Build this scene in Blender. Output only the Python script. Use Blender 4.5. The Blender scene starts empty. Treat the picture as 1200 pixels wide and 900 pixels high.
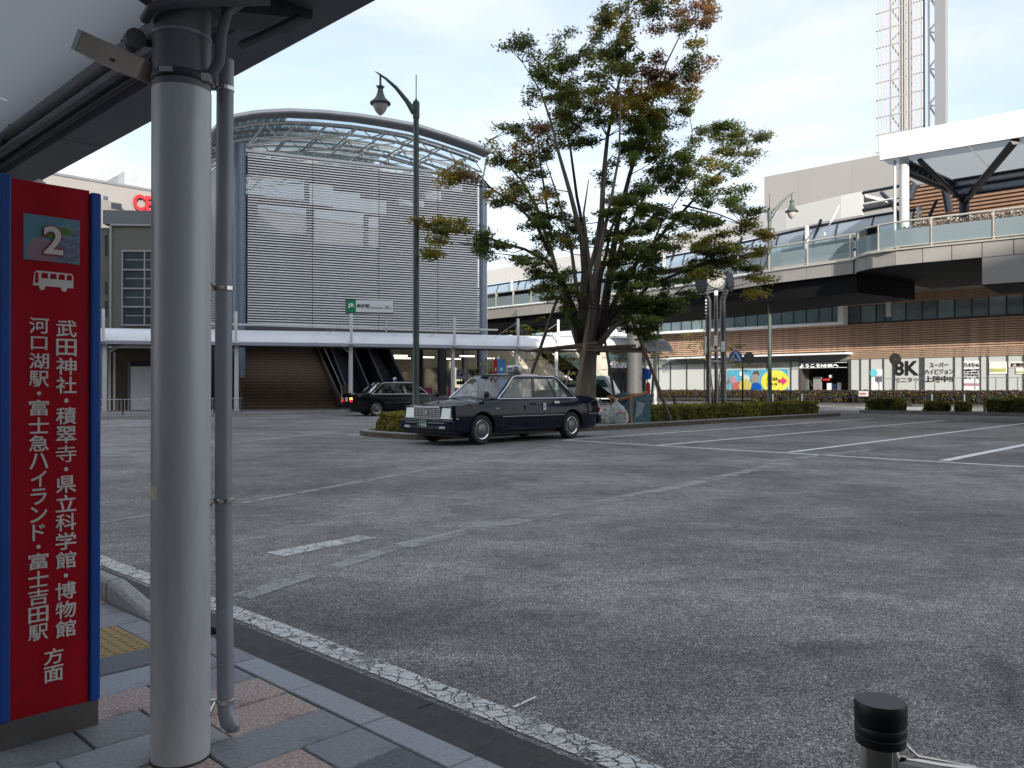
import bpy, bmesh, math, random
from mathutils import Vector, Matrix, noise
R = math.radians
random.seed(7)
S = bpy.context.scene
COL = S.collection

# ------------------------------------------------------------------ camera
EYE, FPX, HY, CX = 1.2, 970.0, 454.5, 600.0      # eye height; focal length and horizon in photo pixels
cam = bpy.data.cameras.new('camera')
cam.sensor_width = 36.0
cam.lens = 36.0 * FPX / 1200.0
cam.clip_start, cam.clip_end = 0.05, 3000
cam_o = bpy.data.objects.new('camera', cam)
COL.objects.link(cam_o)
cam_o.location = (0, 0, EYE)
cam_o.rotation_euler = (R(90) + math.atan((HY - 450) / FPX), 0, 0)
S.camera = cam_o

# ------------------------------------------------------------------ sky, sun, exposure
SUN_DIR = Vector((0.25, -0.92, 0.38)).normalized()   # towards the sun: low, behind the camera
w = bpy.data.worlds.new('World')
S.world = w
w.use_nodes = True
nt = w.node_tree
nt.nodes.clear()
out = nt.nodes.new('ShaderNodeOutputWorld')
bg = nt.nodes.new('ShaderNodeBackground')
bg.inputs['Strength'].default_value = 0.1
sky = nt.nodes.new('ShaderNodeTexSky')
sky.sky_type = 'NISHITA'
sky.sun_disc = False
sky.sun_elevation = math.asin(SUN_DIR.z)
sky.sun_rotation = math.atan2(SUN_DIR.x, SUN_DIR.y)
sky.altitude, sky.air_density, sky.dust_density, sky.ozone_density = 250, 1.0, 1.6, 1.0
tc = nt.nodes.new('ShaderNodeTexCoord')
mp = nt.nodes.new('ShaderNodeMapping')
mp.inputs['Scale'].default_value = (1.0, 1.3, 3.2)
mp.inputs['Rotation'].default_value = (0.25, 0.35, 0.3)
nz = nt.nodes.new('ShaderNodeTexNoise')
nz.inputs['Scale'].default_value = 1.7
nz.inputs['Detail'].default_value = 7
nz.inputs['Roughness'].default_value = 0.55
nz.inputs['Distortion'].default_value = 0.5
rp = nt.nodes.new('ShaderNodeValToRGB')
rp.color_ramp.elements[0].position = 0.38
rp.color_ramp.elements[0].color = (0.36, 0.36, 0.36, 1)
rp.color_ramp.elements[1].position = 0.66
rp.color_ramp.elements[1].color = (0.97, 0.97, 0.97, 1)
mx = nt.nodes.new('ShaderNodeMix')
mx.data_type = 'RGBA'
L = nt.links.new
L(tc.outputs['Generated'], mp.inputs['Vector'])
L(mp.outputs['Vector'], nz.inputs['Vector'])
L(nz.outputs['Fac'], rp.inputs['Fac'])
L(rp.outputs['Color'], mx.inputs[0])
L(sky.outputs['Color'], mx.inputs[6])
mx.inputs[7].default_value = (4.45, 4.55, 4.75, 1)        # thin bright cloud
L(mx.outputs[2], bg.inputs['Color'])
L(bg.outputs['Background'], out.inputs['Surface'])

sun = bpy.data.lights.new('sun', 'SUN')
sun.energy = 2.8
sun.angle = R(1.0)
sun.color = (1.0, 0.93, 0.84)
sun_o = bpy.data.objects.new('sun', sun)
COL.objects.link(sun_o)
sun_o.location = (15, -40, 60)
sun_o.rotation_euler = SUN_DIR.to_track_quat('Z', 'Y').to_euler()

S.view_settings.view_transform = 'Standard'
S.view_settings.look = 'None'
S.view_settings.gamma = 1
S.view_settings.exposure = 1.35
S.cycles.max_bounces = 6
S.cycles.transparent_max_bounces = 12

# ------------------------------------------------------------------ helpers
U1 = Vector((0.696, 0.718))     # away and to the right: across the kerb, along the parking bays
U2 = Vector((0.718, -0.696))    # near and to the right: along the kerb
def K(off, s, z=0.0):
    return Vector((off * U1.x + s * U2.x, off * U1.y + s * U2.y, z))
def W(px, py, Y):
    """point at photo column/row at depth Y"""
    return Vector(((px - CX) / FPX * Y, Y, EYE - (py - HY) / FPX * Y))
def G(px, py, z=0.0):
    Y = (EYE - z) * FPX / (py - HY)
    return Vector(((px - CX) / FPX * Y, Y, z))

ORG = {}
def tag(o, label=None, cat=None, group=None, kind=None):
    if label: o['label'] = label
    if cat: o['category'] = cat
    if group: o['group'] = group
    if kind: o['kind'] = kind
    return o
def thing(name, loc, label, cat, group=None):
    o = bpy.data.objects.new(name, None)
    o.empty_display_size = 0.3
    COL.objects.link(o)
    o.location = loc
    ORG[o.name] = Vector(loc)
    return tag(o, label, cat, group)

class MB:
    def __init__(s):
        s.v, s.f, s.m = [], [], []
    def add(s, vs, fs, mi=0):
        b = len(s.v)
        s.v += [Vector(p) for p in vs]
        s.f += [tuple(b + i for i in f) for f in fs]
        s.m += [mi] * len(fs)
        return s
    def hexa(s, a, mi=0):
        """8 points: bottom ring 0-3, top ring 4-7"""
        return s.add(a, [(3, 2, 1, 0), (4, 5, 6, 7), (0, 1, 5, 4), (1, 2, 6, 5), (2, 3, 7, 6), (3, 0, 4, 7)], mi)
    def box(s, lo, hi, mi=0):
        x0, y0, z0 = lo; x1, y1, z1 = hi
        return s.hexa([(x0,y0,z0),(x1,y0,z0),(x1,y1,z0),(x0,y1,z0),(x0,y0,z1),(x1,y0,z1),(x1,y1,z1),(x0,y1,z1)], mi)
    def obox(s, c, ax, ay, az, mi=0):
        """centre and three half-axis vectors"""
        c, ax, ay, az = Vector(c), Vector(ax), Vector(ay), Vector(az)
        return s.hexa([c-ax-ay-az, c+ax-ay-az, c+ax+ay-az, c-ax+ay-az, c-ax-ay+az, c+ax-ay+az, c+ax+ay+az, c-ax+ay+az], mi)
    def quad(s, a, b, c, d, mi=0):
        return s.add([a, b, c, d], [(0, 1, 2, 3)], mi)
    def tube(s, pts, rad, n=8, mi=0, cap=True):
        pts = [Vector(p) for p in pts]
        if not isinstance(rad, (list, tuple)): rad = [rad] * len(pts)
        rings = []; ref = None
        for i, p in enumerate(pts):
            t = (pts[min(i+1, len(pts)-1)] - pts[max(i-1, 0)]).normalized()
            if ref is None:
                ref = Vector((0, 0, 1)) if abs(t.z) < 0.9 else Vector((1, 0, 0))
            a = t.cross(ref).normalized(); b = a.cross(t).normalized(); ref = b
            rings.append([p + (a * math.cos(2*math.pi*k/n) + b * math.sin(2*math.pi*k/n)) * rad[i] for k in range(n)])
        vs = [q for r in rings for q in r]; fs = []
        for i in range(len(pts)-1):
            for k in range(n):
                k2 = (k+1) % n
                fs.append((i*n+k, (i+1)*n+k, (i+1)*n+k2, i*n+k2))
        if cap:
            fs.append(tuple(range(n))); fs.append(tuple((len(pts)-1)*n + k for k in reversed(range(n))))
        return s.add(vs, fs, mi)
    def lathe(s, c, prof, n=20, mi=0, axis=None):
        """prof: (r, h) pairs up the z axis (or axis)"""
        c = Vector(c)
        z = Vector(axis).normalized() if axis is not None else Vector((0, 0, 1))
        x = z.orthogonal().normalized(); y = z.cross(x)
        vs = [c + (x*math.cos(2*math.pi*k/n) + y*math.sin(2*math.pi*k/n))*r + z*h for r, h in prof for k in range(n)]
        fs = []
        for i in range(len(prof)-1):
            for k in range(n):
                k2 = (k+1) % n
                fs.append((i*n+k, i*n+k2, (i+1)*n+k2, (i+1)*n+k))
        fs.append(tuple(reversed(range(n)))); fs.append(tuple((len(prof)-1)*n + k for k in range(n)))
        return s.add(vs, fs, mi)
    def prism(s, poly, d, mi=0):
        """3D planar polygon pushed by vector d"""
        n = len(poly); d = Vector(d); poly = [Vector(p) for p in poly]
        return s.add(poly + [p + d for p in poly], [tuple(range(n)), tuple(reversed(range(n, 2*n)))] + [(i, n+i, n+(i+1) % n, (i+1) % n) for i in range(n)], mi)
    def mesh(s, name, mats, org=(0, 0, 0), smooth=False, fix=True):
        org = Vector(org)
        me = bpy.data.meshes.new(name)
        me.from_pydata([tuple(p - org) for p in s.v], [], s.f)
        for m in (mats if isinstance(mats, (list, tuple)) else [mats]): me.materials.append(m)
        if any(s.m): me.polygons.foreach_set('material_index', s.m)
        if fix:
            bm = bmesh.new(); bm.from_mesh(me)
            bmesh.ops.recalc_face_normals(bm, faces=bm.faces)
            bm.to_mesh(me); bm.free()
        if smooth:
            me.polygons.foreach_set('use_smooth', [True]*len(me.polygons))
            try: me.set_sharp_from_angle(angle=R(38))
            except Exception: pass
        me.update()
        return me
    def build(s, name, mats, parent=None, smooth=False, fix=True, bevel=0, label=None, cat=None, group=None, kind=None, org=None):
        if parent is not None: org = ORG[parent.name]
        elif org is None:
            xs = [p.x for p in s.v]; ys = [p.y for p in s.v]; zs = [p.z for p in s.v]
            org = Vector(((min(xs)+max(xs))/2, (min(ys)+max(ys))/2, min(zs)))
        me = s.mesh(name, mats, org, smooth, fix)
        o = bpy.data.objects.new(name, me)
        COL.objects.link(o)
        if parent is not None: o.parent = parent
        else: o.location = org
        ORG[o.name] = Vector(org)
        if bevel:
            b = o.modifiers.new('bevel', 'BEVEL'); b.width = bevel; b.segments = 2; b.limit_method = 'ANGLE'
        return tag(o, label, cat, group, kind)

def place(name, me, parent, loc, rotz=0.0, scale=(1, 1, 1), rot=None):
    """an object on a shared mesh, at a world location"""
    o = bpy.data.objects.new(name, me)
    COL.objects.link(o)
    loc = Vector(loc)
    if parent is not None:
        o.parent = parent; loc = loc - ORG[parent.name]
    o.location = loc
    if rot is not None: o.rotation_euler = rot
    else: o.rotation_euler = (0, 0, rotz)
    o.scale = scale
    return o
def copy_tree(o, parent=None):
    c = o.copy(); COL.objects.link(c)
    if parent is not None: c.parent = parent
    for ch in list(o.children): copy_tree(ch, c)
    return c

class Plane:
    """vertical plane through origin o along d; n measures towards the camera"""
    def __init__(s, o, d):
        s.o = Vector(o[:2]); s.d = Vector(d[:2]).normalized(); s.n = Vector((s.d.y, -s.d.x))
    def s(self, px, n=0.0):
        a = (px - CX) / FPX; o = self.o + self.n * n
        return (a * o.y - o.x) / (self.d.x - a * self.d.y)
    def pt(self, s, z, n=0.0):
        p = self.o + self.d * s + self.n * n
        return Vector((p.x, p.y, z))
    def z(self, px, py, n=0.0):
        Y = self.pt(self.s(px, n), 0, n).y
        return EYE - (py - HY) / FPX * Y
    def P(self, px, py, n=0.0):
        return self.pt(self.s(px, n), self.z(px, py, n), n)
    def box(self, mb, s0, s1, z0, z1, n0, n1, mi=0):
        p = self.pt
        return mb.hexa([p(s0,z0,n0), p(s1,z0,n0), p(s1,z0,n1), p(s0,z0,n1), p(s0,z1,n0), p(s1,z1,n0), p(s1,z1,n1), p(s0,z1,n1)], mi)
    def pbox(self, mb, x0, y0, x1, y1, n0, n1, mi=0):
        xm = (x0 + x1) / 2
        return self.box(mb, self.s(x0, n1), self.s(x1, n1), self.z(xm, y1, n1), self.z(xm, y0, n1), n0, n1, mi)

class Path:
    def __init__(s, pts):
        s.p = [Vector(q[:2]) for q in pts]; s.l = [0.0]
        for a, b in zip(s.p, s.p[1:]): s.l.append(s.l[-1] + (b-a).length)
        s.len = s.l[-1]
    def at(s, t):
        i = 0
        while i < len(s.l)-2 and t > s.l[i+1]: i += 1
        d = (s.p[i+1]-s.p[i]).normalized()
        return s.p[i] + d*(t - s.l[i]), d
    def pt(s, t, z, n=0.0):
        q, d = s.at(t); q2, d2 = s.at(min(t+0.6, s.len)); q3, d3 = s.at(max(t-0.6, 0))
        dd = (d2+d3).normalized(); q = q + Vector((dd.y, -dd.x))*n
        return Vector((q.x, q.y, z))
    def seg(s, mb, t0, t1, z0, z1, n0, n1, mi=0):
        za = z0 if callable(z0) else (lambda t: z0); zb = z1 if callable(z1) else (lambda t: z1)
        p = s.pt
        return mb.hexa([p(t0,za(t0),n0), p(t1,za(t1),n0), p(t1,za(t1),n1), p(t0,za(t0),n1), p(t0,zb(t0),n0), p(t1,zb(t1),n0), p(t1,zb(t1),n1), p(t0,zb(t0),n1)], mi)

# ------------------------------------------------------------------ materials
def nodes(name):
    m = bpy.data.materials.new(name); m.use_nodes = True
    t = m.node_tree; b = t.nodes['Principled BSDF']
    return m, t, b
def N(t, kind, **kw):
    n = t.nodes.new(kind)
    for k, v in kw.items():
        if k.startswith('_'): setattr(n, k[1:], v)
        else: n.inputs[k.replace('_', ' ')].default_value = v
    return n
def mat(name, col, rough=0.6, metal=0.0, var=0.12, scale=3.0, bump=0.0, bscale=40.0, stretch=(1, 1, 1), coat=0.0, spec=0.5, dark=None, dscale=0.7, dthr=(0.55, 0.75)):
    m, t, b = nodes(name)
    tc = N(t, 'ShaderNodeTexCoord'); mp = N(t, 'ShaderNodeMapping'); mp.inputs['Scale'].default_value = stretch
    t.links.new(tc.outputs['Object'], mp.inputs['Vector'])
    nz = N(t, 'ShaderNodeTexNoise', Scale=scale, Detail=5.0, Roughness=0.6)
    t.links.new(mp.outputs[0], nz.inputs['Vector'])
    rp = N(t, 'ShaderNodeValToRGB')
    c0 = [max(0, c*(1-var)) for c in col[:3]]; c1 = [min(1, c*(1+var)) for c in col[:3]]
    rp.color_ramp.elements[0].position = 0.3; rp.color_ramp.elements[0].color = (*c0, 1)
    rp.color_ramp.elements[1].position = 0.7; rp.color_ramp.elements[1].color = (*c1, 1)
    t.links.new(nz.outputs['Fac'], rp.inputs['Fac'])
    src = rp.outputs['Color']
    if dark is not None:
        n2 = N(t, 'ShaderNodeTexNoise', Scale=dscale, Detail=6.0, Roughness=0.7, Distortion=0.3)
        t.links.new(mp.outputs[0], n2.inputs['Vector'])
        r2 = N(t, 'ShaderNodeMapRange'); r2.inputs['From Min'].default_value = dthr[0]; r2.inputs['From Max'].default_value = dthr[1]
        t.links.new(n2.outputs['Fac'], r2.inputs['Value'])
        mx = N(t, 'ShaderNodeMix', _data_type='RGBA')
        t.links.new(r2.outputs[0], mx.inputs[0]); t.links.new(src, mx.inputs[6]); mx.inputs[7].default_value = (*dark, 1)
        src = mx.outputs[2]
    t.links.new(src, b.inputs['Base Color'])
    b.inputs['Roughness'].default_value = rough
    b.inputs['Metallic'].default_value = metal
    b.inputs['Coat Weight'].default_value = coat
    b.inputs['Specular IOR Level'].default_value = spec
    if bump:
        n3 = N(t, 'ShaderNodeTexNoise', Scale=bscale, Detail=4.0)
        t.links.new(tc.outputs['Object'], n3.inputs['Vector'])
        bp = N(t, 'ShaderNodeBump', Strength=bump, Distance=0.01)
        t.links.new(n3.outputs['Fac'], bp.inputs['Height']); t.links.new(bp.outputs[0], b.inputs['Normal'])
    return m
def glass_mat(name, tint=(0.8, 0.9, 0.88), refl=0.25, body=0.0, bodycol=(0.5, 0.6, 0.6), rough=0.03):
    """pane: mostly see-through, part mirror, optionally a frosted or tinted body"""
    m, t, b = nodes(name)
    t.nodes.remove(b)
    o = t.nodes['Material Output']
    tr = N(t, 'ShaderNodeBsdfTransparent', Color=(*tint, 1))
    gl = N(t, 'ShaderNodeBsdfGlossy', Color=(0.95, 0.97, 1, 1), Roughness=rough)
    lw = N(t, 'ShaderNodeLayerWeight', Blend=refl)
    m1 = N(t, 'ShaderNodeMixShader')
    t.links.new(lw.outputs['Fresnel'], m1.inputs[0]); t.links.new(tr.outputs[0], m1.inputs[1]); t.links.new(gl.outputs[0], m1.inputs[2])
    if body > 0:
        df = N(t, 'ShaderNodeBsdfDiffuse', Color=(*bodycol, 1))
        m2 = N(t, 'ShaderNodeMixShader', Fac=body)
        m2.inputs[0].default_value = body
        t.links.new(m1.outputs[0], m2.inputs[1]); t.links.new(df.outputs[0], m2.inputs[2])
        t.links.new(m2.outputs[0], o.inputs['Surface'])
    else: t.links.new(m1.outputs[0], o.inputs['Surface'])
    return m
def emit_mat(name, col, strength):
    m, t, b = nodes(name)
    b.inputs['Base Color'].default_value = (*col, 1)
    b.inputs['Emission Color'].default_value = (*col, 1)
    b.inputs['Emission Strength'].default_value = strength
    return m

def asphalt_mat():
    m, t, b = nodes('asphalt')
    l = t.links.new
    tc = N(t, 'ShaderNodeTexCoord')
    fine = N(t, 'ShaderNodeTexVoronoi', Scale=165.0, Randomness=1.0)
    l(tc.outputs['Object'], fine.inputs['Vector'])
    fr = N(t, 'ShaderNodeValToRGB')
    e = fr.color_ramp.elements
    e[0].position = 0.0; e[0].color = (0.040, 0.040, 0.040, 1)
    e[1].position = 1.0; e[1].color = (0.50, 0.48, 0.45, 1)
    e2 = e.new(0.55); e2.color = (0.158, 0.156, 0.152, 1)
    e3 = e.new(0.85); e3.color = (0.265, 0.26, 0.25, 1)
    sep = N(t, 'ShaderNodeSeparateColor')
    l(fine.outputs['Color'], sep.inputs[0]); l(sep.outputs[0], fr.inputs['Fac'])
    def mul(src, scale, lo, hi, p0=0.35, p1=0.65, detail=6.0, stretch=None, dist=0.0, rough=0.6):
        n = N(t, 'ShaderNodeTexNoise', Scale=scale, Detail=detail, Distortion=dist, Roughness=rough)
        if stretch:
            mp = N(t, 'ShaderNodeMapping'); mp.inputs['Scale'].default_value = stretch; mp.inputs['Rotation'].default_value = (0, 0, R(-45.9))
            l(tc.outputs['Object'], mp.inputs['Vector']); l(mp.outputs[0], n.inputs['Vector'])
        else: l(tc.outputs['Object'], n.inputs['Vector'])
        r = N(t, 'ShaderNodeMapRange'); r.inputs['From Min'].default_value = p0; r.inputs['From Max'].default_value = p1
        r.inputs['To Min'].default_value = lo; r.inputs['To Max'].default_value = hi
        l(n.outputs['Fac'], r.inputs['Value'])
        v = N(t, 'ShaderNodeVectorMath', _operation='SCALE')
        l(src, v.inputs[0]); l(r.outputs[0], v.inputs['Scale'])
        return v.outputs[0]
    c = mul(fr.outputs['Color'], 0.22, 0.72, 1.32)
    c = mul(c, 1.1, 0.78, 1.22, dist=0.6)
    c = mul(c, 6.0, 0.86, 1.14)
    c = mul(c, 0.35, 0.9, 1.12, stretch=(1, 3, 1), dist=0.6)     # wear running with the traffic
    c = mul(c, 0.9, 1.0, 0.6, p0=0.60, p1=0.72, dist=1.2)
    c = mul(c, 3.2, 1.0, 0.50, p0=0.62, p1=0.70, dist=2.5, detail=9.0, rough=.7, stretch=(1.6, 1, 1))
    c = mul(c, 0.16, 0.92, 1.1, p0=.42, p1=.58, dist=1.0)
    c = mul(c, 0.5, 1.0, 1.25, p0=0.56, p1=0.66, dist=1.5, stretch=(1, 4, 1))       # oily stains
    l(c, b.inputs['Base Color'])
    b.inputs['Roughness'].default_value = 0.78
    b.inputs['Specular IOR Level'].default_value = 0.35
    bp = N(t, 'ShaderNodeBump', Strength=0.35, Distance=0.006)
    l(fine.outputs['Distance'], bp.inputs['Height']); l(bp.outputs[0], b.inputs['Normal'])
    return m
def worn_paint(name, col=(0.62, 0.62, 0.60), wear=0.5, crack=0.06, cscale=9.0, cover=0.5):
    m, t, b = nodes(name)
    l = t.links.new
    tc = N(t, 'ShaderNodeTexCoord')
    vo = N(t, 'ShaderNodeTexVoronoi', Scale=cscale, _feature='DISTANCE_TO_EDGE')
    dn = N(t, 'ShaderNodeTexNoise', Scale=7.0, Detail=3.0)
    ad = N(t, 'ShaderNodeMix', _data_type='RGBA'); ad.inputs[0].default_value = 0.12
    l(tc.outputs['Object'], dn.inputs['Vector']); l(tc.outputs['Object'], ad.inputs[6]); l(dn.outputs['Color'], ad.inputs[7]); l(ad.outputs[2], vo.inputs['Vector'])
    r1 = N(t, 'ShaderNodeMapRange'); r1.inputs['From Min'].default_value = crack*0.5; r1.inputs['From Max'].default_value = crack
    l(vo.outputs['Distance'], r1.inputs['Value'])
    n2 = N(t, 'ShaderNodeTexNoise', Scale=3.5, Detail=10.0, Roughness=0.75)
    l(tc.outputs['Object'], n2.inputs['Vector'])
    r2 = N(t, 'ShaderNodeMapRange'); r2.inputs['From Min'].default_value = wear+0.08; r2.inputs['From Max'].default_value = wear-0.04
    l(n2.outputs['Fac'], r2.inputs['Value'])
    mu = N(t, 'ShaderNodeMath', _operation='MULTIPLY'); l(r1.outputs[0], mu.inputs[0]); l(r2.outputs[0], mu.inputs[1])
    b.inputs['Base Color'].default_value = (*col, 1); b.inputs['Roughness'].default_value = 0.7
    n3 = N(t, 'ShaderNodeTexNoise', Scale=90.0, Detail=2.0); l(tc.outputs['Object'], n3.inputs['Vector'])
    r3 = N(t, 'ShaderNodeMapRange'); r3.inputs['From Min'].default_value = .28; r3.inputs['From Max'].default_value = .48; r3.inputs['To Min'].default_value = 1-cover; l(n3.outputs['Fac'], r3.inputs['Value'])
    m2 = N(t, 'ShaderNodeMath', _operation='MULTIPLY'); l(mu.outputs[0], m2.inputs[0]); l(r3.outputs[0], m2.inputs[1])
    tr = N(t, 'ShaderNodeBsdfTransparent'); ms = N(t, 'ShaderNodeMixShader'); o = t.nodes['Material Output']
    l(m2.outputs[0], ms.inputs[0]); l(tr.outputs[0], ms.inputs[1]); l(b.outputs[0], ms.inputs[2]); l(ms.outputs[0], o.inputs['Surface'])
    return m
def wood_mat(name, col, var=0.35, scale=6.0, stretch=(1, 1, 12), rough=0.7):
    return mat(name, col, rough, var=var, scale=scale, stretch=stretch, bump=0.25, bscale=30)
def leaf_mat(name, col, var=0.45):
    m, t, b = nodes(name)
    l = t.links.new
    tc = N(t, 'ShaderNodeTexCoord')
    n = N(t, 'ShaderNodeTexNoise', Scale=1.3, Detail=5.0, Roughness=0.7); l(tc.outputs['Object'], n.inputs['Vector'])
    r = N(t, 'ShaderNodeValToRGB')
    r.color_ramp.elements[0].position = 0.35; r.color_ramp.elements[0].color = (*[c*(1-var) for c in col], 1)
    r.color_ramp.elements[1].position = 0.65; r.color_ramp.elements[1].color = (*[c*(1+var) for c in col], 1)
    l(n.outputs['Fac'], r.inputs['Fac']); l(r.outputs['Color'], b.inputs['Base Color'])
    b.inputs['Roughness'].default_value = 0.55
    tr = N(t, 'ShaderNodeBsdfTranslucent'); l(r.outputs['Color'], tr.inputs['Color'])
    ms = N(t, 'ShaderNodeMixShader'); ms.inputs[0].default_value = 0.5
    o = t.nodes['Material Output']
    l(b.outputs[0], ms.inputs[1]); l(tr.outputs[0], ms.inputs[2]); l(ms.outputs[0], o.inputs['Surface'])
    return m

M = {}
M['asphalt'] = asphalt_mat()
M['ground'] = mat('ground_surface', (0.16, 0.155, 0.145), 0.9, var=0.3, scale=0.3, bump=0.2)
M['concrete'] = mat('concrete', (0.30, 0.29, 0.27), 0.85, var=0.22, scale=5, bump=0.3, bscale=60, dark=(0.13, 0.125, 0.115), dscale=1.5)
M['kerb_stone'] = mat('kerb_stone', (0.32, 0.315, 0.305), 0.8, var=0.35, scale=55, bump=0.3, bscale=90, dark=(0.15, 0.145, 0.14), dscale=1.1)
M['gutter'] = mat('gutter_concrete', (0.045, 0.044, 0.043), 0.8, var=0.3, scale=12, bump=0.4, bscale=80, dark=(0.10, 0.092, 0.08), dscale=4, dthr=(0.58, 0.8))
M['slab_grey'] = mat('slab_grey', (0.235, 0.248, 0.26), 0.75, var=0.22, scale=60, bump=0.2, bscale=120, dark=(0.085, 0.09, 0.095), dscale=2.2)
M['slab_dark'] = mat('slab_dark', (0.115, 0.121, 0.131), 0.72, var=0.3, scale=70, bump=0.25, bscale=120, dark=(0.04, 0.043, 0.047), dscale=2.5)
M['slab_pale'] = mat('slab_pale', (0.32, 0.34, 0.36), 0.75, var=0.18, scale=60, bump=0.2, bscale=120, dark=(0.13, 0.14, 0.15), dscale=2)
M['slab_pink'] = mat('slab_pink_granite', (0.42, 0.325, 0.29), 0.8, var=0.55, scale=90, bump=0.5, bscale=90, dark=(0.13, 0.105, 0.095), dscale=3)
M['tactile'] = mat('tactile_yellow', (0.30, 0.21, 0.075), 0.75, var=0.25, scale=30, bump=0.2, dark=(0.20, 0.14, 0.05), dscale=6)
M['paint_old'] = worn_paint('cracked_road_paint', (0.66, 0.66, 0.64), 0.58, 0.055, 17.0, 0.75)
M['paint'] = worn_paint('road_paint', (0.85, 0.85, 0.83), 0.72, 0.01, 4.0, 0.35)
M['paint_worn'] = worn_paint('faded_road_paint', (0.30, 0.30, 0.29), 0.50, 0.05, 10.0)
M['seam'] = worn_paint('pale_asphalt_wear', (0.37, 0.365, 0.355), 0.54, 0.02, 16.0, 1.0)
M['trail'] = worn_paint('tyre_trail_wear', (0.34, 0.34, 0.33), 0.50, 0.0, 16.0, 1.0)
M['pillar'] = mat('grey_pillar_paint', (0.56, 0.562, 0.565), 0.36, metal=0.12, var=0.07, scale=4, bump=0.02, dark=(0.42, 0.42, 0.415), dscale=6, dthr=(0.52, 0.74), stretch=(1, 1, 0.2))
M['pipe'] = mat('grey_pipe', (0.30, 0.30, 0.325), 0.45, metal=0.2, var=0.12, scale=6, bump=0.05, dark=(0.20, 0.20, 0.22), dscale=3)
M['steel'] = mat('stainless_steel', (0.66, 0.62, 0.56), 0.16, metal=1.0, var=0.08, scale=12)
M['steel_dull'] = mat('dull_steel', (0.42, 0.42, 0.42), 0.4, metal=0.8, var=0.15, scale=10)
M['beam'] = mat('roof_beam_paint', (0.15, 0.15, 0.165), 0.5, metal=0.1, var=0.15, scale=3, dark=(0.04, 0.04, 0.045), dscale=2)
M['beam_dark'] = mat('dark_beam_paint', (0.035, 0.036, 0.042), 0.5, var=0.25, scale=3)
M['soffit'] = mat('shelter_soffit', (0.78, 0.83, 0.86), 0.6, var=0.06, scale=1.2, bump=0.02, dark=(0.68, 0.72, 0.74), dscale=1.0)
M['fixture'] = mat('fixture_enamel', (0.50, 0.41, 0.33), 0.5, var=0.15, scale=9, dark=(0.16, 0.12, 0.09), dscale=5)
M['black'] = mat('black_plastic', (0.006, 0.006, 0.007), 0.45, var=0.3, scale=20)
M['rubber'] = mat('rubber', (0.018, 0.018, 0.019), 0.75, var=0.3, scale=30)
M['sign_red'] = mat('sign_red', (0.50, 0.005, 0.018), 0.45, spec=0.2, var=0.12, scale=3, dark=(0.24, 0.006, 0.012), dscale=2)
M['sign_blue'] = mat('sign_blue', (0.005, 0.075, 0.36), 0.4, var=0.12, scale=3)
M['sign_cyan'] = mat('sign_map_blue', (0.10, 0.38, 0.55), 0.4, var=0.2, scale=4)
M['sign_base'] = mat('sign_base_steel', (0.17, 0.155, 0.14), 0.45, metal=0.5, var=0.25, scale=7)
M['white'] = mat('white_paint', (0.78, 0.79, 0.80), 0.45, var=0.04, scale=2)
M['offwhite'] = mat('off_white', (0.62, 0.63, 0.62), 0.5, var=0.06, scale=2)
M['cream_text'] = mat('letter_cream', (0.86, 0.82, 0.74), 0.5, var=0.05, scale=8)
M['text_black'] = mat('letter_black', (0.012, 0.012, 0.012), 0.5, var=0.1, scale=8)
M['pic_blue'] = mat('picture_blue', (0.13, 0.30, 0.38), 0.5, var=0.08)
M['pic_pink'] = mat('picture_pink', (0.45, 0.24, 0.28), 0.5, var=0.08)
M['pic_green'] = mat('picture_green', (0.11, 0.24, 0.05), 0.5, var=0.1)
M['pic_grape'] = mat('picture_grape', (0.19, 0.20, 0.30), 0.5, var=0.08)
M['pic_line'] = mat('picture_outline', (0.34, 0.40, 0.42), 0.5, var=0.05)
M['canopy'] = mat('canopy_white', (0.74, 0.76, 0.80), 0.4, var=0.03, scale=1, dark=(0.60, 0.62, 0.65), dscale=1.2)
M['canopy_edge'] = mat('canopy_edge', (0.42, 0.44, 0.49), 0.4, var=0.06, scale=2, metal=0.2)
M['louvre'] = mat('louvre_metal', (0.86, 0.87, 0.88), 0.38, var=0.06, scale=0.8, metal=0.3)
M['column_blue'] = mat('blue_grey_column', (0.15, 0.19, 0.25), 0.4, var=0.08, scale=2, metal=0.2)
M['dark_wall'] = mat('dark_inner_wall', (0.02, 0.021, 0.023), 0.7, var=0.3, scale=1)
M['roof_metal'] = mat('dark_roof_metal', (0.10, 0.11, 0.13), 0.4, var=0.15, scale=1, metal=0.3)
M['roof_edge'] = mat('roof_edge_metal', (0.45, 0.47, 0.50), 0.35, var=0.05, scale=1, metal=0.4)
M['truss'] = mat('truss_tube', (0.60, 0.60, 0.59), 0.45, var=0.08, scale=3, metal=0.2)
M['lamp_green'] = mat('lamp_post_green', (0.075, 0.095, 0.085), 0.42, var=0.12, scale=5, metal=0.2)
M['lamp_glass'] = mat('lamp_globe', (0.55, 0.50, 0.47), 0.3, var=0.04)
M['concrete_col'] = mat('column_concrete', (0.095, 0.095, 0.095), 0.6, var=0.12, scale=2, stretch=(1, 1, 0.3), dark=(0.085, 0.085, 0.085), dscale=1)
M['deck_panel'] = mat('deck_panel', (0.34, 0.325, 0.305), 0.5, var=0.05, scale=1.5, dark=(0.29, 0.275, 0.26), dscale=1)
M['deck_dark'] = mat('deck_girder_black', (0.006, 0.0055, 0.0065), 0.7, var=0.3, scale=1, spec=0.2)
M['deck_fascia'] = mat('deck_white_fascia', (0.80, 0.79, 0.76), 0.5, var=0.02, scale=1)
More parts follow.
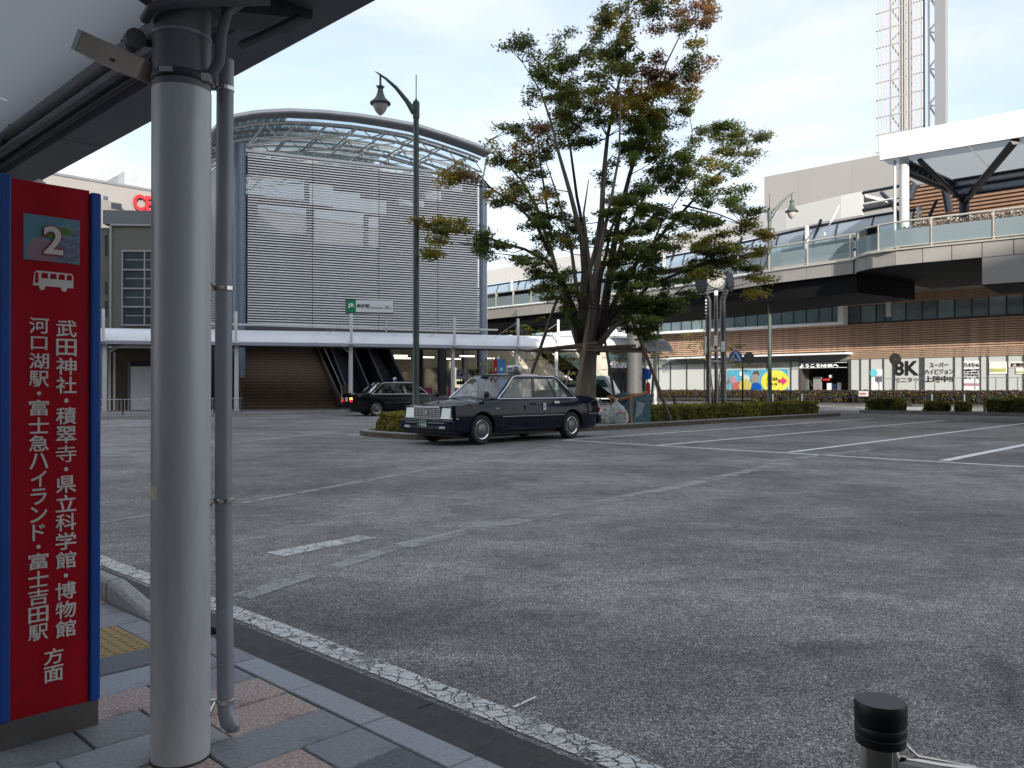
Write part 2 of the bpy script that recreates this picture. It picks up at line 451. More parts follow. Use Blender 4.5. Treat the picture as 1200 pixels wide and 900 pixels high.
M['rail'] = mat('rail_pale', (0.55, 0.53, 0.47), 0.4, var=0.06, scale=3, metal=0.3)
M['frame_dark'] = mat('dark_blue_frame', (0.018, 0.022, 0.034), 0.4, var=0.2, scale=2)
M['bld_grey'] = mat('grey_cladding', (0.33, 0.32, 0.31), 0.7, var=0.03, scale=0.4)
M['louvre_wood'] = wood_mat('brown_louvre', (0.47, 0.31, 0.225), 0.3, 2.0, (1, 1, 1))
M['wood_gap'] = mat('louvre_backing', (0.07, 0.045, 0.035), 0.8, var=0.3)
M['shop_panel'] = mat('shop_panel', (0.51, 0.535, 0.515), 0.35, var=0.05, scale=0.5)
M['shop_frame'] = mat('shop_frame', (0.06, 0.065, 0.07), 0.4, var=0.2)
M['wall_olive'] = mat('olive_grey_cladding', (0.15, 0.15, 0.13), 0.6, var=0.08, scale=0.6, dark=(0.12, 0.12, 0.105), dscale=0.4)
M['wall_grey'] = mat('mid_grey_cladding', (0.17, 0.18, 0.195), 0.6, var=0.08, scale=0.5)
M['wall_cream'] = mat('cream_parapet', (0.26, 0.25, 0.245), 0.7, var=0.05, scale=0.5)
M['win_frame'] = mat('window_frame', (0.40, 0.41, 0.42), 0.4, var=0.05, metal=0.3)
M['letter_red'] = mat('letter_red', (0.60, 0.02, 0.03), 0.4, var=0.04)
M['brown'] = mat('brown_panel', (0.10, 0.07, 0.045), 0.7, var=0.2)
M['step'] = mat('stair_stone', (0.10, 0.065, 0.045), 0.8, var=0.2, scale=4)
M['jr_green'] = mat('sign_green', (0.005, 0.24, 0.10), 0.4, var=0.04)
M['bark'] = mat('bark', (0.155, 0.128, 0.10), 0.9, var=0.35, scale=6, stretch=(1, 1, 0.25), bump=0.6, bscale=25, dark=(0.30, 0.27, 0.23), dscale=2.5, dthr=(0.5, 0.75))
M['branch'] = mat('branch_bark', (0.06, 0.048, 0.042), 0.9, var=0.35, scale=4, bump=0.4)
M['pole_wood'] = wood_mat('weathered_pole', (0.16, 0.12, 0.09), 0.4, 5.0, (1, 1, 0.4))
M['leaf_g'] = leaf_mat('leaf_green', (0.185, 0.235, 0.052))
M['leaf_d'] = leaf_mat('leaf_dark_green', (0.115, 0.16, 0.040))
M['leaf_y'] = leaf_mat('leaf_olive', (0.34, 0.30, 0.045))
M['leaf_o'] = leaf_mat('leaf_orange', (0.50, 0.28, 0.065))
M['leaf_p'] = leaf_mat('leaf_red_brown', (0.28, 0.15, 0.12))
M['leaf_s'] = leaf_mat('leaf_grey_green', (0.24, 0.25, 0.15))
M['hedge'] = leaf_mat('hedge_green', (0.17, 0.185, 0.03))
M['hedge_yellow'] = leaf_mat('hedge_yellow_green', (0.27, 0.22, 0.022))  # yellow-green foliage of the low hedge at the island tip
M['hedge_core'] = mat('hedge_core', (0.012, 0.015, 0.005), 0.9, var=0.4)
M['hedge_red'] = leaf_mat('hedge_russet', (0.10, 0.050, 0.03))
M['car_navy'] = mat('car_navy', (0.002, 0.0045, 0.017), 0.10, var=0.1, coat=0.0, spec=0.36)
M['car_black'] = mat('car_black', (0.004, 0.004, 0.006), 0.12, var=0.1, spec=0.4)
M['chrome'] = mat('chrome', (0.75, 0.76, 0.78), 0.15, metal=1.0, var=0.03)
M['hubcap'] = mat('hubcap', (0.17, 0.17, 0.175), 0.35, metal=0.7, var=0.08)
M['lens'] = mat('headlight_lens', (0.70, 0.72, 0.70), 0.15, var=0.15, scale=30, metal=0.3)
M['amber'] = mat('amber_lens', (0.55, 0.42, 0.30), 0.2, var=0.1)
M['seat'] = mat('seat_cover', (0.75, 0.75, 0.71), 0.8, var=0.12, scale=10)
M['interior'] = mat('car_interior', (0.12, 0.125, 0.13), 0.7, var=0.2)
M['plate_green'] = mat('plate_green', (0.004, 0.075, 0.035), 0.4, var=0.05)
M['tail_red'] = emit_mat('tail_lamp_red', (0.6, 0.01, 0.01), 0.6)
M['tail_amber'] = emit_mat('tail_lamp_amber', (0.9, 0.5, 0.1), 0.9)
M['net_blue'] = mat('blue_net', (0.075, 0.15, 0.19), 0.8, var=0.35, scale=14, bump=0.5, bscale=60)
M['strap_orange'] = mat('orange_strap', (0.42, 0.18, 0.07), 0.7, var=0.3, scale=14)
M['red_plastic'] = mat('red_plastic', (0.55, 0.04, 0.03), 0.4, var=0.1)
M['blue_sheet'] = mat('blue_sheet', (0.02, 0.13, 0.55), 0.5, var=0.25, scale=9)
M['litter_a'] = mat('bottle_green', (0.20, 0.33, 0.11), 0.4, var=0.3, scale=20)
M['litter_b'] = mat('bottle_white', (0.55, 0.57, 0.55), 0.4, var=0.2, scale=20)
M['litter_c'] = mat('bottle_yellow', (0.50, 0.43, 0.12), 0.4, var=0.3, scale=20)
M['litter_d'] = mat('bottle_blue', (0.08, 0.16, 0.32), 0.4, var=0.3, scale=20)
M['litter_e'] = mat('bottle_red', (0.42, 0.12, 0.10), 0.4, var=0.3, scale=20)
M['bag_film'] = glass_mat('bag_film', (0.95, 0.97, 0.96), 0.15, 0.42, (0.70, 0.73, 0.72), 0.25)
M['pane'] = glass_mat('clear_pane', (0.85, 0.93, 0.92), 0.35)
M['pane_dark'] = mat('dark_window_glass', (0.045, 0.065, 0.075), 0.08, var=0.4, scale=0.5, spec=0.9)
M['pane_mid'] = mat('grey_window_glass', (0.11, 0.17, 0.185), 0.10, var=0.35, scale=0.35, spec=0.9)
M['pane_deck'] = glass_mat('frosted_deck_glass', (0.75, 0.85, 0.87), 0.3, 0.62, (0.33, 0.41, 0.44), 0.2)
M['pane_frost'] = glass_mat('frosted_hall_glass', (0.85, 0.88, 0.9), 0.1, 0.45, (0.5, 0.52, 0.55), 0.3)
M['pane_poly'] = glass_mat('curved_polycarbonate', (0.6, 0.7, 0.8), 0.55, 0.55, (0.32, 0.39, 0.47), 0.15)
M['car_glass'] = glass_mat('car_glass', (0.78, 0.86, 0.84), 0.42)
M['skylight'] = glass_mat('skylight_glass', (0.92, 0.97, 0.98), 0.04, 0.06, (0.5, 0.6, 0.6))
M['warm_light'] = emit_mat('warm_ceiling_light', (1.0, 0.93, 0.8), 1.2)

m_, t_, b_ = nodes('translucent_roof_sheet')
tl = N(t_, 'ShaderNodeBsdfTranslucent', Color=(0.78, 0.84, 0.86, 1)); ms_ = N(t_, 'ShaderNodeMixShader'); ms_.inputs[0].default_value = 0.30
b_.inputs['Base Color'].default_value = (0.7, 0.74, 0.77, 1); b_.inputs['Roughness'].default_value = 0.6
t_.links.new(b_.outputs[0], ms_.inputs[1]); t_.links.new(tl.outputs[0], ms_.inputs[2]); t_.links.new(ms_.outputs[0], t_.nodes['Material Output'].inputs['Surface'])
M['soffit_sheet'] = m_
# ------------------------------------------------------------------ lettering
def text(body, mt, name, parent, o, rx, up, w=None, h=None, depth=0.004, bold=0.0, align='fit', label=None):
    """text mesh fitted in the rectangle with lower left corner o, unit vectors rx and up, width w, height h"""
    c = bpy.data.curves.new('lettering', 'FONT')
    c.body = body; c.offset = bold; c.resolution_u = 4; c.extrude = 0.02
    ob = bpy.data.objects.new('lettering', c)
    me = bpy.data.meshes.new_from_object(ob)
    bpy.data.objects.remove(ob); bpy.data.curves.remove(c)
    me.name = name
    xs = [v.co.x for v in me.vertices]; ys = [v.co.y for v in me.vertices]
    x0, x1, y0, y1 = min(xs), max(xs), min(ys), max(ys)
    sx = w/(x1-x0) if w else None; sy = h/(y1-y0) if h else None
    sx = sx or sy; sy = sy or sx
    o, rx, up = Vector(o), Vector(rx).normalized(), Vector(up).normalized()
    nz_ = rx.cross(up)
    org = ORG[parent.name] if parent is not None else Vector(o)
    for v in me.vertices:
        q = o + rx*((v.co.x-x0)*sx) + up*((v.co.y-y0)*sy) + nz_*(v.co.z/0.02*depth*0.5)
        v.co = q - org
    me.materials.clear(); me.materials.append(mt)
    ob = bpy.data.objects.new(name, me); COL.objects.link(ob)
    if parent is not None: ob.parent = parent
    else: ob.location = org
    ORG[ob.name] = org
    if label: ob['label'] = label
    return ob
def ptext(pl, body, x0, y0, x1, y1, n, mt, parent, name='lettering', bold=0.0, depth=0.01):
    """lettering on a Plane between photo columns x0, x1 and rows y0 (top), y1"""
    s0, s1 = pl.s(x0, n), pl.s(x1, n); xm = (x0+x1)/2
    z0, z1 = pl.z(xm, y1, n), pl.z(xm, y0, n)
    return text(body, mt, name, parent, pl.pt(s0, z0, n), (pl.d.x, pl.d.y, 0), (0, 0, 1), abs(s1-s0), z1-z0, depth, bold)
# ================================================================== ground, plaza, pavement
g = MB().quad((-900, -300, -0.06), (900, -300, -0.06), (900, 1500, -0.06), (-900, 1500, -0.06))
g.build('ground', M['ground'], kind='structure')
g = MB()
# plaza asphalt: everything beyond the gutter, and the road under the far side
def poly_slab(mb, pts, z, t=0.05, mi=0):
    mb.prism([(p[0], p[1], z-t) for p in pts], (0, 0, t), mi)
a0, a1 = K(2.05, -60), K(2.05, 60)
poly_slab(g, [a0, a1, K(110, 60), K(110, -60)], 0.0)
g.build('plaza_asphalt', M['asphalt'], kind='structure')

gut = MB()
for i in range(40):
    s0 = -24 + i*0.9
    gut.prism([K(1.93, s0+.004), K(1.93, s0+.896), K(2.05, s0+.896), K(2.05, s0+.004)], (0, 0, -0.02))
for v in gut.v: v.z += 0.006
gut.prism([K(1.80, -24, -0.045), K(1.80, 12, -0.045), K(2.06, 12, -0.045), K(2.06, -24, -0.045)], (0, 0, 0.02))
gut.build('gutter', M['gutter'], kind='structure')

sidewalk = MB().prism([K(-14, -24, -0.05), K(-14, 14, -0.05), K(1.80, 14, -0.05), K(1.80, -24, -0.05)], (0, 0, 0.075)).build('sidewalk', M['gutter'], kind='structure')
SWZ = 0.042
# dropped kerb strip then the raised kerb further along
kmesh = MB().box((-0.449, -0.063, -0.05), (0.449, 0.063, 0.0)).mesh('kerb_stone', M['gutter'])
ang2 = math.atan2(U2.y, U2.x)
for i in range(16):
    p = K(1.868, -3.75 + i*0.9 + 0.45, SWZ-0.012)
    place('kerb_stone', kmesh, sidewalk, p, ang2)
# raised kerb: one ramp stone and full stones
def kerb_stone(s0, s1, h0, h1):
    mb = MB(); a, b = 1.70, 1.805
    pr = lambda s, h: [K(a, s, 0), K(b+.02, s, 0), K(b, s, h), K(b-.03, s, h+.018), K(a+.02, s, h+.018), K(a, s, h)]
    p0, p1 = pr(s0, h0), pr(s1, h1); n = 6
    mb.add(p0+p1, [tuple(range(n)), tuple(reversed(range(n, 2*n)))] + [(i, n+i, n+(i+1) % n, (i+1) % n) for i in range(n)])
    mb.build('raised_kerb_stone', M['kerb_stone'], sidewalk, bevel=0.006)
kerb_stone(-4.72, -4.08, 0.135, 0.03)
for i in range(14): kerb_stone(-5.335 - i*0.61, -4.728 - i*0.61, 0.135, 0.135)

# paving slabs: courses run away from the kerb (along U1)
slab_cache = {}
def slab_mesh(w_, l_, m_):
    k = (round(w_, 3), round(l_, 3), m_)
    if k not in slab_cache:
        mb = MB(); a, b = l_/2-.0032, w_/2-.0032; c = .004
        mb.add([(-a,-b,-.03),(a,-b,-.03),(a,b,-.03),(-a,b,-.03),(-a,-b,-c),(a,-b,-c),(a,b,-c),(-a,b,-c),(-a+c,-b+c,0),(a-c,-b+c,0),(a-c,b-c,0),(-a+c,b-c,0)],
               [(0,1,5,4),(1,2,6,5),(2,3,7,6),(3,0,4,7),(4,5,9,8),(5,6,10,9),(6,7,11,10),(7,4,8,11),(8,9,10,11)])
        slab_cache[k] = mb.mesh('paving_slab', M[m_])
    return slab_cache[k]
ang1 = math.atan2(U1.y, U1.x)
rs = random.Random(11)
nsl = 0
# edge row along the kerb
for i in range(13):
    s0 = -3.72 + i*0.455
    place('paving_slab', slab_mesh(0.125, 0.455, 'slab_pale' if i % 5 else 'slab_grey'), sidewalk, K(1.741, s0+.2275, SWZ+rs.uniform(-.0015, .0015)), ang2); nsl += 1
# tactile blocks
tb = MB(); a = .117
tb.box((-a, -a, -.03), (a, a, 0))
for i in range(5):
    for j in range(5):
        x, y = -.09 + i*.045, -.09 + j*.045
        tb.lathe((x, y, 0), [(.011, 0), (.008, .004)], 6)
tbm = tb.mesh('tactile_block', M['tactile'])
s = -6.29
ci = 0
while s < 0.6:
    wd = 0.232
    off = 1.676 if s > -3.9 else 1.695
    if -4.25 < s < -3.8:                      # the course with the two tactile blocks
        place('paving_slab', slab_mesh(wd, round(off-1.556, 3), 'slab_grey'), sidewalk, K((off+1.556)/2, s+wd/2, SWZ), ang1)
        place('tactile_block', tbm, sidewalk, K(1.436, s+wd/2, SWZ), ang2)
        off = 1.316
    while off > 0.55:
        l_ = rs.choice([0.232, 0.348, 0.464, 0.464])
        o1 = off - l_
        sm = s + wd/2
        px_ = K((off+o1)/2, sm); 
        pxx = CX + FPX*px_.x/px_.y if px_.y > 0.3 else 9999
        if pxx < 760 and px_.y > 0.9:
            mm = rs.choices(['slab_grey', 'slab_dark', 'slab_pale', 'slab_pink'], [5, 3.2, 2, 2.2])[0]
            place('paving_slab', slab_mesh(wd, l_, mm), sidewalk, K((off+o1)/2, sm, SWZ+rs.uniform(-.002, .002)), ang1); nsl += 1
        off = o1
    s += wd; ci += 1

# ------------------------------------------------------------------ road markings (sheets 4 mm above the asphalt)
def strip(name, a, b, width, mt, z=0.004, label=None, col=None, jitter=0):
    a, b = Vector(a[:2]), Vector(b[:2]); d = (b-a).normalized(); n = Vector((-d.y, d.x))*width/2
    mb = MB(); k = max(1, int((b-a).length/0.5)) if jitter else 1; vs = []; rr = random.Random(int(a.x*100))
    for i in range(k+1):
        p = a + (b-a)*i/k
        j0, j1 = (rr.uniform(-jitter, jitter), rr.uniform(-jitter, jitter)) if jitter else (0, 0)
        vs += [(p.x+n.x*(1+j0), p.y+n.y*(1+j0), z), (p.x-n.x*(1+j1), p.y-n.y*(1+j1), z)]
    mb.add(vs, [(2*i, 2*i+1, 2*i+3, 2*i+2) for i in range(k)])
    return mb.build(name, mt, kind='structure', fix=False)
strip('road_marking', K(2.15, -16), K(2.15, 7), 0.125, M['paint_old'], jitter=0.05)
u1v, u2v = U1, U2
def line_from(px, py, d, l0, l1, width, mt, name='road_marking', z=0.004, jitter=0):
    p = G(px, py); p = Vector((p.x, p.y))
    strip(name, p + d*l0, p + d*l1, width, mt, z, jitter=jitter)
line_from(771, 522.3, U2, -2.6, 9.0, 0.125, M['paint'])
for px, py, w_ in ((664, 515.7, .13), (771, 522.3, .13), (925, 530.3, .14), (1106, 540.3, .17)):
    line_from(px, py, U1, 0.0, 18.5 if px < 1000 else 16, w_, M['paint'], z=0.008)
line_from(682, 505.6, U1, 0.0, 9.5, 0.08, M['paint_worn'])
# old seams, scraped paint and pale tyre trails
for a, b, wd, mt in (((283, 590), (655, 522), .10, 'seam'), ((283, 622), (360, 610), .05, 'paint_worn'), ((300, 607), (356, 614), .05, 'paint_worn'),
                     ((280, 700), (470, 640), .16, 'seam'), ((470, 640), (905, 546), .22, 'seam'), ((117, 613), (180, 603), .07, 'seam'),
                     ((322, 650), (432, 629), .20, 'paint_old'), ((272, 519), (395, 506), .16, 'seam'), ((602, 829), (628, 817), .012, 'paint'),
                     ((1020, 527), (900, 541), .18, 'seam')):
    strip('road_marking' if 'paint' in mt else 'asphalt_seam', G(*a), G(*b), wd, M[mt], 0.004, jitter=0.15)
# pale curving tyre trails
def arc(pts, wd):
    pts = [G(*p) for p in pts]; mb = MB(); vs = []; rr = random.Random(len(pts)); n_ = 14
    for i in range(n_+1):
        t = i/n_; p = pts[0]*(1-t)**2 + pts[1]*2*t*(1-t) + pts[2]*t*t; d = ((pts[1]-pts[0])*(1-t) + (pts[2]-pts[1])*t).normalized(); n = Vector((-d.y, d.x, 0))*wd/2*rr.uniform(.7, 1.2)
        vs += [(p.x+n.x, p.y+n.y, .004), (p.x-n.x, p.y-n.y, .004)]
    mb.add(vs, [(2*i, 2*i+1, 2*i+3, 2*i+2) for i in range(n_)]); mb.build('tyre_trail', M['trail'], kind='structure', fix=False)
for i, (pts, wd) in enumerate(((((300, 640), (400, 655), (460, 760)), .22), (((420, 628), (500, 660), (560, 720)), .15), (((290, 600), (420, 610), (640, 560)), .2), (((470, 650), (650, 590), (820, 575)), .25),
                ((((880, 650), (1000, 690), (1210, 710))), .12), (((560, 700), (720, 650), (1000, 600)), .3), (((420, 560), (560, 575), (700, 620)), .2), (((270, 575), (330, 600), (420, 640)), .12))):
    arc(pts, wd)
# far zebra crossing and the stop line near the steps
for i in range(7):
    p = G(966 + i*0, 480.5); c = Vector((p.x, p.y)) + U1*(i*1.5 + 1) + U2*1.5
    strip('road_marking', c - U2*2.6, c + U2*2.6, 0.55, M['paint'], 0.004)
for i in range(6):
    strip('road_marking', G(300 + i*14, 489.6 - i*.25), G(309 + i*14, 489.4 - i*.25), .12, M['paint_worn'], 0.004)

# ------------------------------------------------------------------ station forecourt pavement beyond the roadway
FK = [(-30, 15.5), (-15.6, 31.0), (-8.6, 38.6), (-6, 40.0), (8.2, 43.6), (9.5, 45.5), (9.5, 90), (-70, 90), (-70, 15.5)]
fc = MB(); poly_slab(fc, FK, 0.12, 0.13)
forecourt = fc.build('forecourt_pavement', mat('forecourt_paving', (0.17, 0.165, 0.16), 0.8, var=0.2, scale=3, bump=0.2, dark=(0.11, 0.105, 0.1), dscale=.6), kind='structure')
fp = Path(FK[:6]); t = 0
while t < fp.len - 1:
    kb = MB(); fp.seg(kb, t+.01, t+1.19, 0, 0.135, -0.16, 0.02); kb.build('kerb_stone', M['kerb_stone'], forecourt); t += 1.2
# pavement in front of the broadcasting office, behind the fence
NPL = Plane((21.3, 68.8), (0.718, -0.696))
pv = MB(); q = NPL.pt
poly_slab(pv, [q(-14, 0, 7.5), q(40, 0, 7.5), q(40, 0, -30), q(-14, 0, -30)], 0.13, 0.14)
pv.build('office_pavement', mat('office_paving', (0.09, 0.088, 0.085), .8, var=.2), kind='structure')
# kerbed verge on the right with low shrubs
RK = Plane((G(1008, 484).x, G(1008, 484).y), (0.718, -0.696))
vb = MB(); RK.box(vb, 0, 22, 0, 0.13, -1.6, 0); verge = vb.build('kerbed_verge', mat('verge_soil', (0.12, 0.10, 0.08), 0.9, var=.3, scale=8), kind='structure')
for i in range(22):
    kb = MB(); RK.box(kb, i+.008, i+.992, 0, .15, 0.0, .14); kb.build('kerb_stone', M['kerb_stone'], verge)

# ------------------------------------------------------------------ the tree island
IC = Vector((-2.02, 18.75))                      # near corner
def I(a, b, z=0.0):                               # a along U1 (away), b along -U2 (left)
    p = IC + U1*a - U2*b
    return Vector((p.x, p.y, z))
def rounded(pts, rad, k=5):
    out = []; n = len(pts)
    for i in range(n):
        p, a, b = pts[i], pts[i-1], pts[(i+1) % n]
        r = rad[i] if isinstance(rad, (list, tuple)) else rad
        if r <= 0: out.append(p); continue
        da, db = (a-p).normalized(), (b-p).normalized()
        for j in range(k+1):
            t = j/k
            out.append((p+da*r)*(1-t)**2 + p*2*t*(1-t) + (p+db*r)*t*t)
    return out
ISL = rounded([I(0, 0), I(23.2, 0), I(23.2, 3.3), I(0, 3.3)], [0.5, 0.25, 0.4, 1.5])
ik = MB(); ik.prism([(p.x, p.y, 0) for p in ISL], (0, 0, 0.12))
island = ik.build('tree_island', mat('island_soil', (0.10, 0.085, 0.065), 0.9, var=.35, scale=8, bump=.5), kind='structure')
ip = Path([(p.x, p.y) for p in ISL] + [(ISL[0].x, ISL[0].y)])
t = 0
while t < ip.len - .05:
    t1 = min(t + 0.6, ip.len)
    kb = MB(); ip.seg(kb, t+.006, t1-.006, 0, 0.15, -0.02, -0.16)
    kb.build('kerb_stone', M['kerb_stone'], island, bevel=0.012); t = t1
ap = MB(); apr = rounded([I(-.05, -.1), I(-.05, 3.4), I(1.6, 4.0), I(1.6, 0)], [0, .9, .3, 0])
ap.prism([(p.x, p.y, 0.0) for p in apr], (0, 0, 0.004)); ap.build('gutter_apron', M['concrete'], kind='structure')
# ================================================================== station building
ST = Plane((-14.5, 45.0), (0.911, 0.411))
station = thing('station_building', (-8, 48, 0), 'station hall clad in grey horizontal louvres under an arched steel truss roof', 'building')
sR = ST.s(563); ZT = 14.05
L_ = sR - 0.15
lm = MB(); lm.add([(0,-.06,-.045),(L_,-.06,-.045),(L_,.03,.01),(0,.03,.01),(0,-.06,.002),(L_,-.06,.002),(L_,.03,.045),(0,.03,.045)],
    [(3,2,1,0),(4,5,6,7),(0,1,5,4),(1,2,6,5),(2,3,7,6),(3,0,4,7)])
lmesh = lm.mesh('louvre', M['louvre'], fix=True)
aST = math.atan2(ST.d.y, ST.d.x)
for i in range(66):
    place('louvre', lmesh, station, ST.pt(0.1, 4.62 + i*0.1435, 0.05), aST)
cap = MB(); ST.box(cap, 0, sR, ZT-.02, ZT+.12, -.1, .12); cap.build('wall_coping', M['roof_edge'], station)
for s_ in (3.6, 7.4, 11.0):
    mb = MB(); ST.box(mb, s_-.012, s_+.012, 4.55, ZT, 0.06, 0.115); mb.build('wall_joint', M['frame_dark'], station)
# wall behind the louvres: dark, with openings that let the sky through
def hole_wall(pl, s0, s1, z0, z1, holes, n0, n1, name, mt, parent):
    ss = sorted({s0, s1, *[h[0] for h in holes], *[h[1] for h in holes]}); zs = sorted({z0, z1, *[h[2] for h in holes], *[h[3] for h in holes]})
    mb = MB()
    for a, b in zip(ss, ss[1:]):
        run = None
        for c, d in zip(zs, zs[1:]):
            if any(h[0] <= a and b <= h[1] and h[2] <= c and d <= h[3] for h in holes):
                if run: pl.box(mb, a, b, run[0], run[1], n0, n1); run = None
            else: run = (run[0], d) if run else (c, d)
        if run: pl.box(mb, a, b, run[0], run[1], n0, n1)
    return mb.build(name, mt, parent)
hp = lambda x0, y0, x1, y1: (ST.s(x0), ST.s(x1), ST.z((x0+x1)/2, y1), ST.z((x0+x1)/2, y0))
holes = [hp(289, 203, 312, 226), hp(312, 206, 358, 230), hp(364, 214, 392, 238), hp(392, 222, 424, 243), hp(424, 232, 455, 248), hp(470, 232, 500, 240), hp(500, 222, 520, 232), hp(520, 214, 545, 222),
         hp(303, 240, 360, 270), hp(370, 246, 428, 284), hp(434, 252, 447, 287)]
hole_wall(ST, 0, sR, 4.5, ZT-.1, holes, -0.55, -0.45, 'inner_wall', mat('inner_wall_dark_grey', (0.085, 0.09, 0.095), 0.7, var=.15, scale=.5), station)
def round_col(pl, s_, n_, r_, z0, z1, name, mt, parent, nn=20):
    p = pl.pt(s_, 0, n_)
    return MB().lathe((p.x, p.y, 0), [(r_, z0), (r_, z1)], nn).build(name, mt, parent, smooth=True)
round_col(ST, ST.s(280), .1, .33, 0.12, ZT+.35, 'corner_column', M['column_blue'], station)
round_col(ST, ST.s(565.5), .05, .24, 0.12, ZT-.2, 'corner_column', M['column_blue'], station)
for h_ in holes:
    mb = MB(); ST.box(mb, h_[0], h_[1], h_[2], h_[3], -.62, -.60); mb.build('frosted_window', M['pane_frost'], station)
# side wall going back on the left
SL = Plane((-18.6, 50.2), (3.5, -5.3)); LL = Vector((3.5, -5.3)).length - .3
lm2 = MB().box((0, -.05, -.03), (LL, .05, .03)).mesh('side_louvre', M['louvre'])
for i in range(66):
    place('side_louvre', lm2, station, SL.pt(0.1, 4.62 + i*0.1435, 0.05), math.atan2(SL.d.y, SL.d.x))
mb = MB(); SL.box(mb, 0, LL, 0.12, ZT-.3, -.5, -.3); mb.build('side_wall', M['frame_dark'], station)
mb = MB(); mb.tube([W(269.5, 200, 45.2)+Vector((0,0,1)), W(269.5, 400, 45.2)], .035, 6); mb.build('downpipe', M['white'], station)
mb = MB(); p0 = ST.pt(sR+.42, 0, 0); mb.tube([(p0.x, p0.y, .1), (p0.x, p0.y, 13.6)], .04, 6); mb.build('downpipe', M['canopy_edge'], station)

# arched roof: rim traced on the plane 1.6 m in front of the wall, running back over the hall
RIMPX = [(238, 172), (244, 155), (255, 142), (272, 134), (300, 129), (339, 127), (380, 129), (420, 133), (452, 138), (484.5, 144), (523.5, 156), (555, 167), (577, 176)]
rim = []
for px, py in RIMPX:
    s_ = ST.s(px, 1.6); rim.append((s_, ST.z(px, py, 1.6)))
def rimz(s_):
    for (a, za), (b, zb) in zip(rim, rim[1:]):
        if s_ <= b: return za + (zb-za)*(s_-a)/(b-a)
    return rim[-1][1]
s0r, s1r = rim[0][0], rim[-1][0]
fe = MB(); NR = 40
ss = [s0r + (s1r-s0r)*i/NR for i in range(NR+1)]
for a, b in zip(ss, ss[1:]):
    p = ST.pt; za, zb = rimz(a), rimz(b)
    fe.hexa([p(a,za-.16,1.75), p(b,zb-.16,1.75), p(b,zb-.16,1.45), p(a,za-.16,1.45), p(a,za,1.75), p(b,zb,1.75), p(b,zb,1.45), p(a,za,1.45)])
fe.build('roof_rim', M['roof_edge'], station)
# roof skin in strips running along the arch: metal, glass, metal...
bands = [(1.45, .35, 'roof_metal'), (.35, -.65, 'skylight'), (-.65, -.95, 'roof_metal'), (-.95, -1.9, 'skylight'), (-1.9, -2.2, 'roof_metal'), (-2.2, -3.0, 'skylight'), (-3.0, -3.3, 'roof_metal'), (-3.3, -4.1, 'skylight'), (-4.1, -4.4, 'roof_metal'), (-4.4, -5.2, 'skylight'), (-5.2, -5.5, 'roof_metal'), (-5.5, -6.3, 'skylight'),
         (-6.3, -6.7, 'roof_metal'), (-6.7, -8.4, 'skylight'), (-8.4, -8.8, 'roof_metal'), (-8.8, -9.6, 'skylight'), (-9.6, -10, 'roof_metal'), (-10, -10.8, 'skylight'), (-10.8, -13.5, 'roof_metal')]
for n0, n1, mt in bands:
    mb = MB(); th = .07 if mt == 'roof_metal' else .03
    for a, b in zip(ss, ss[1:]):
        p = ST.pt; za, zb = rimz(a)-.05, rimz(b)-.05
        mb.hexa([p(a,za-th,n1), p(b,zb-th,n1), p(b,zb-th,n0), p(a,za-th,n0), p(a,za,n1), p(b,zb,n1), p(b,zb,n0), p(a,za,n0)])
    mb.build('roof_strip' if mt == 'roof_metal' else 'skylight', M[mt], station, kind=None)
# trusses
botz = lambda s_: 14.3 + 1.35*math.sin(math.pi*max(0, min(1, (s_ - 0)/(sR+.2))))
unit = MB().tube([(0, 0, 0), (0, 0, 1)], 1.0, 6).mesh('truss_tube', M['truss'])
def rod(a, b, r_, parent, name='truss_tube', me=None):
    d = b - a
    return place(name, me or unit, parent, a, scale=(r_, r_, d.length), rot=d.to_track_quat('Z', 'Y').to_euler())
nodes_t = [0.05 + i*(sR)/8 for i in range(9)]
tr_n = [0.7, -2.3, -5.3, -8.3, -11.3]
for ti, n_ in enumerate(tr_n):
    mb = MB(); mb.tube([ST.pt(s_, rimz(s_)-.45, n_) for s_ in ss[2:-1]], .07, 6)
    tt = mb.build('truss_chord', M['truss'], station, smooth=True)
    mb = MB(); mb.tube([ST.pt(sR*i/16, botz(sR*i/16), n_-.5) for i in range(17)], .06, 6); mb.build('truss_chord', M['truss'], station, smooth=True)
    for a, b in zip(nodes_t, nodes_t[1:]):
        m_ = (a+b)/2
        T = ST.pt(m_, rimz(m_)-.45, n_)
        rod(ST.pt(a, botz(a), n_-.5), T, .045, tt); rod(T, ST.pt(b, botz(b), n_-.5), .035, tt)
        if ti + 1 < len(tr_n):
            nb = tr_n[ti+1]
            rod(T, ST.pt(a, botz(a), nb-.5), .05, tt); rod(ST.pt(a, botz(a), n_-.5), ST.pt(m_, rimz(m_)-.45, nb), .035, tt)
            rod(ST.pt(b, botz(b), n_-.5), ST.pt(m_, rimz(m_)-.45, nb), .03, tt)
# struts from the right column up to the rim
for sx in (13.2, 13.8, 14.6): 
    rod(ST.pt(sR+.1, ZT-.2, .05), ST.pt(min(sx, s1r-.05), rimz(min(sx, s1r))-.2, 1.0 if sx > 13.5 else -1.5), .045, station, 'strut')

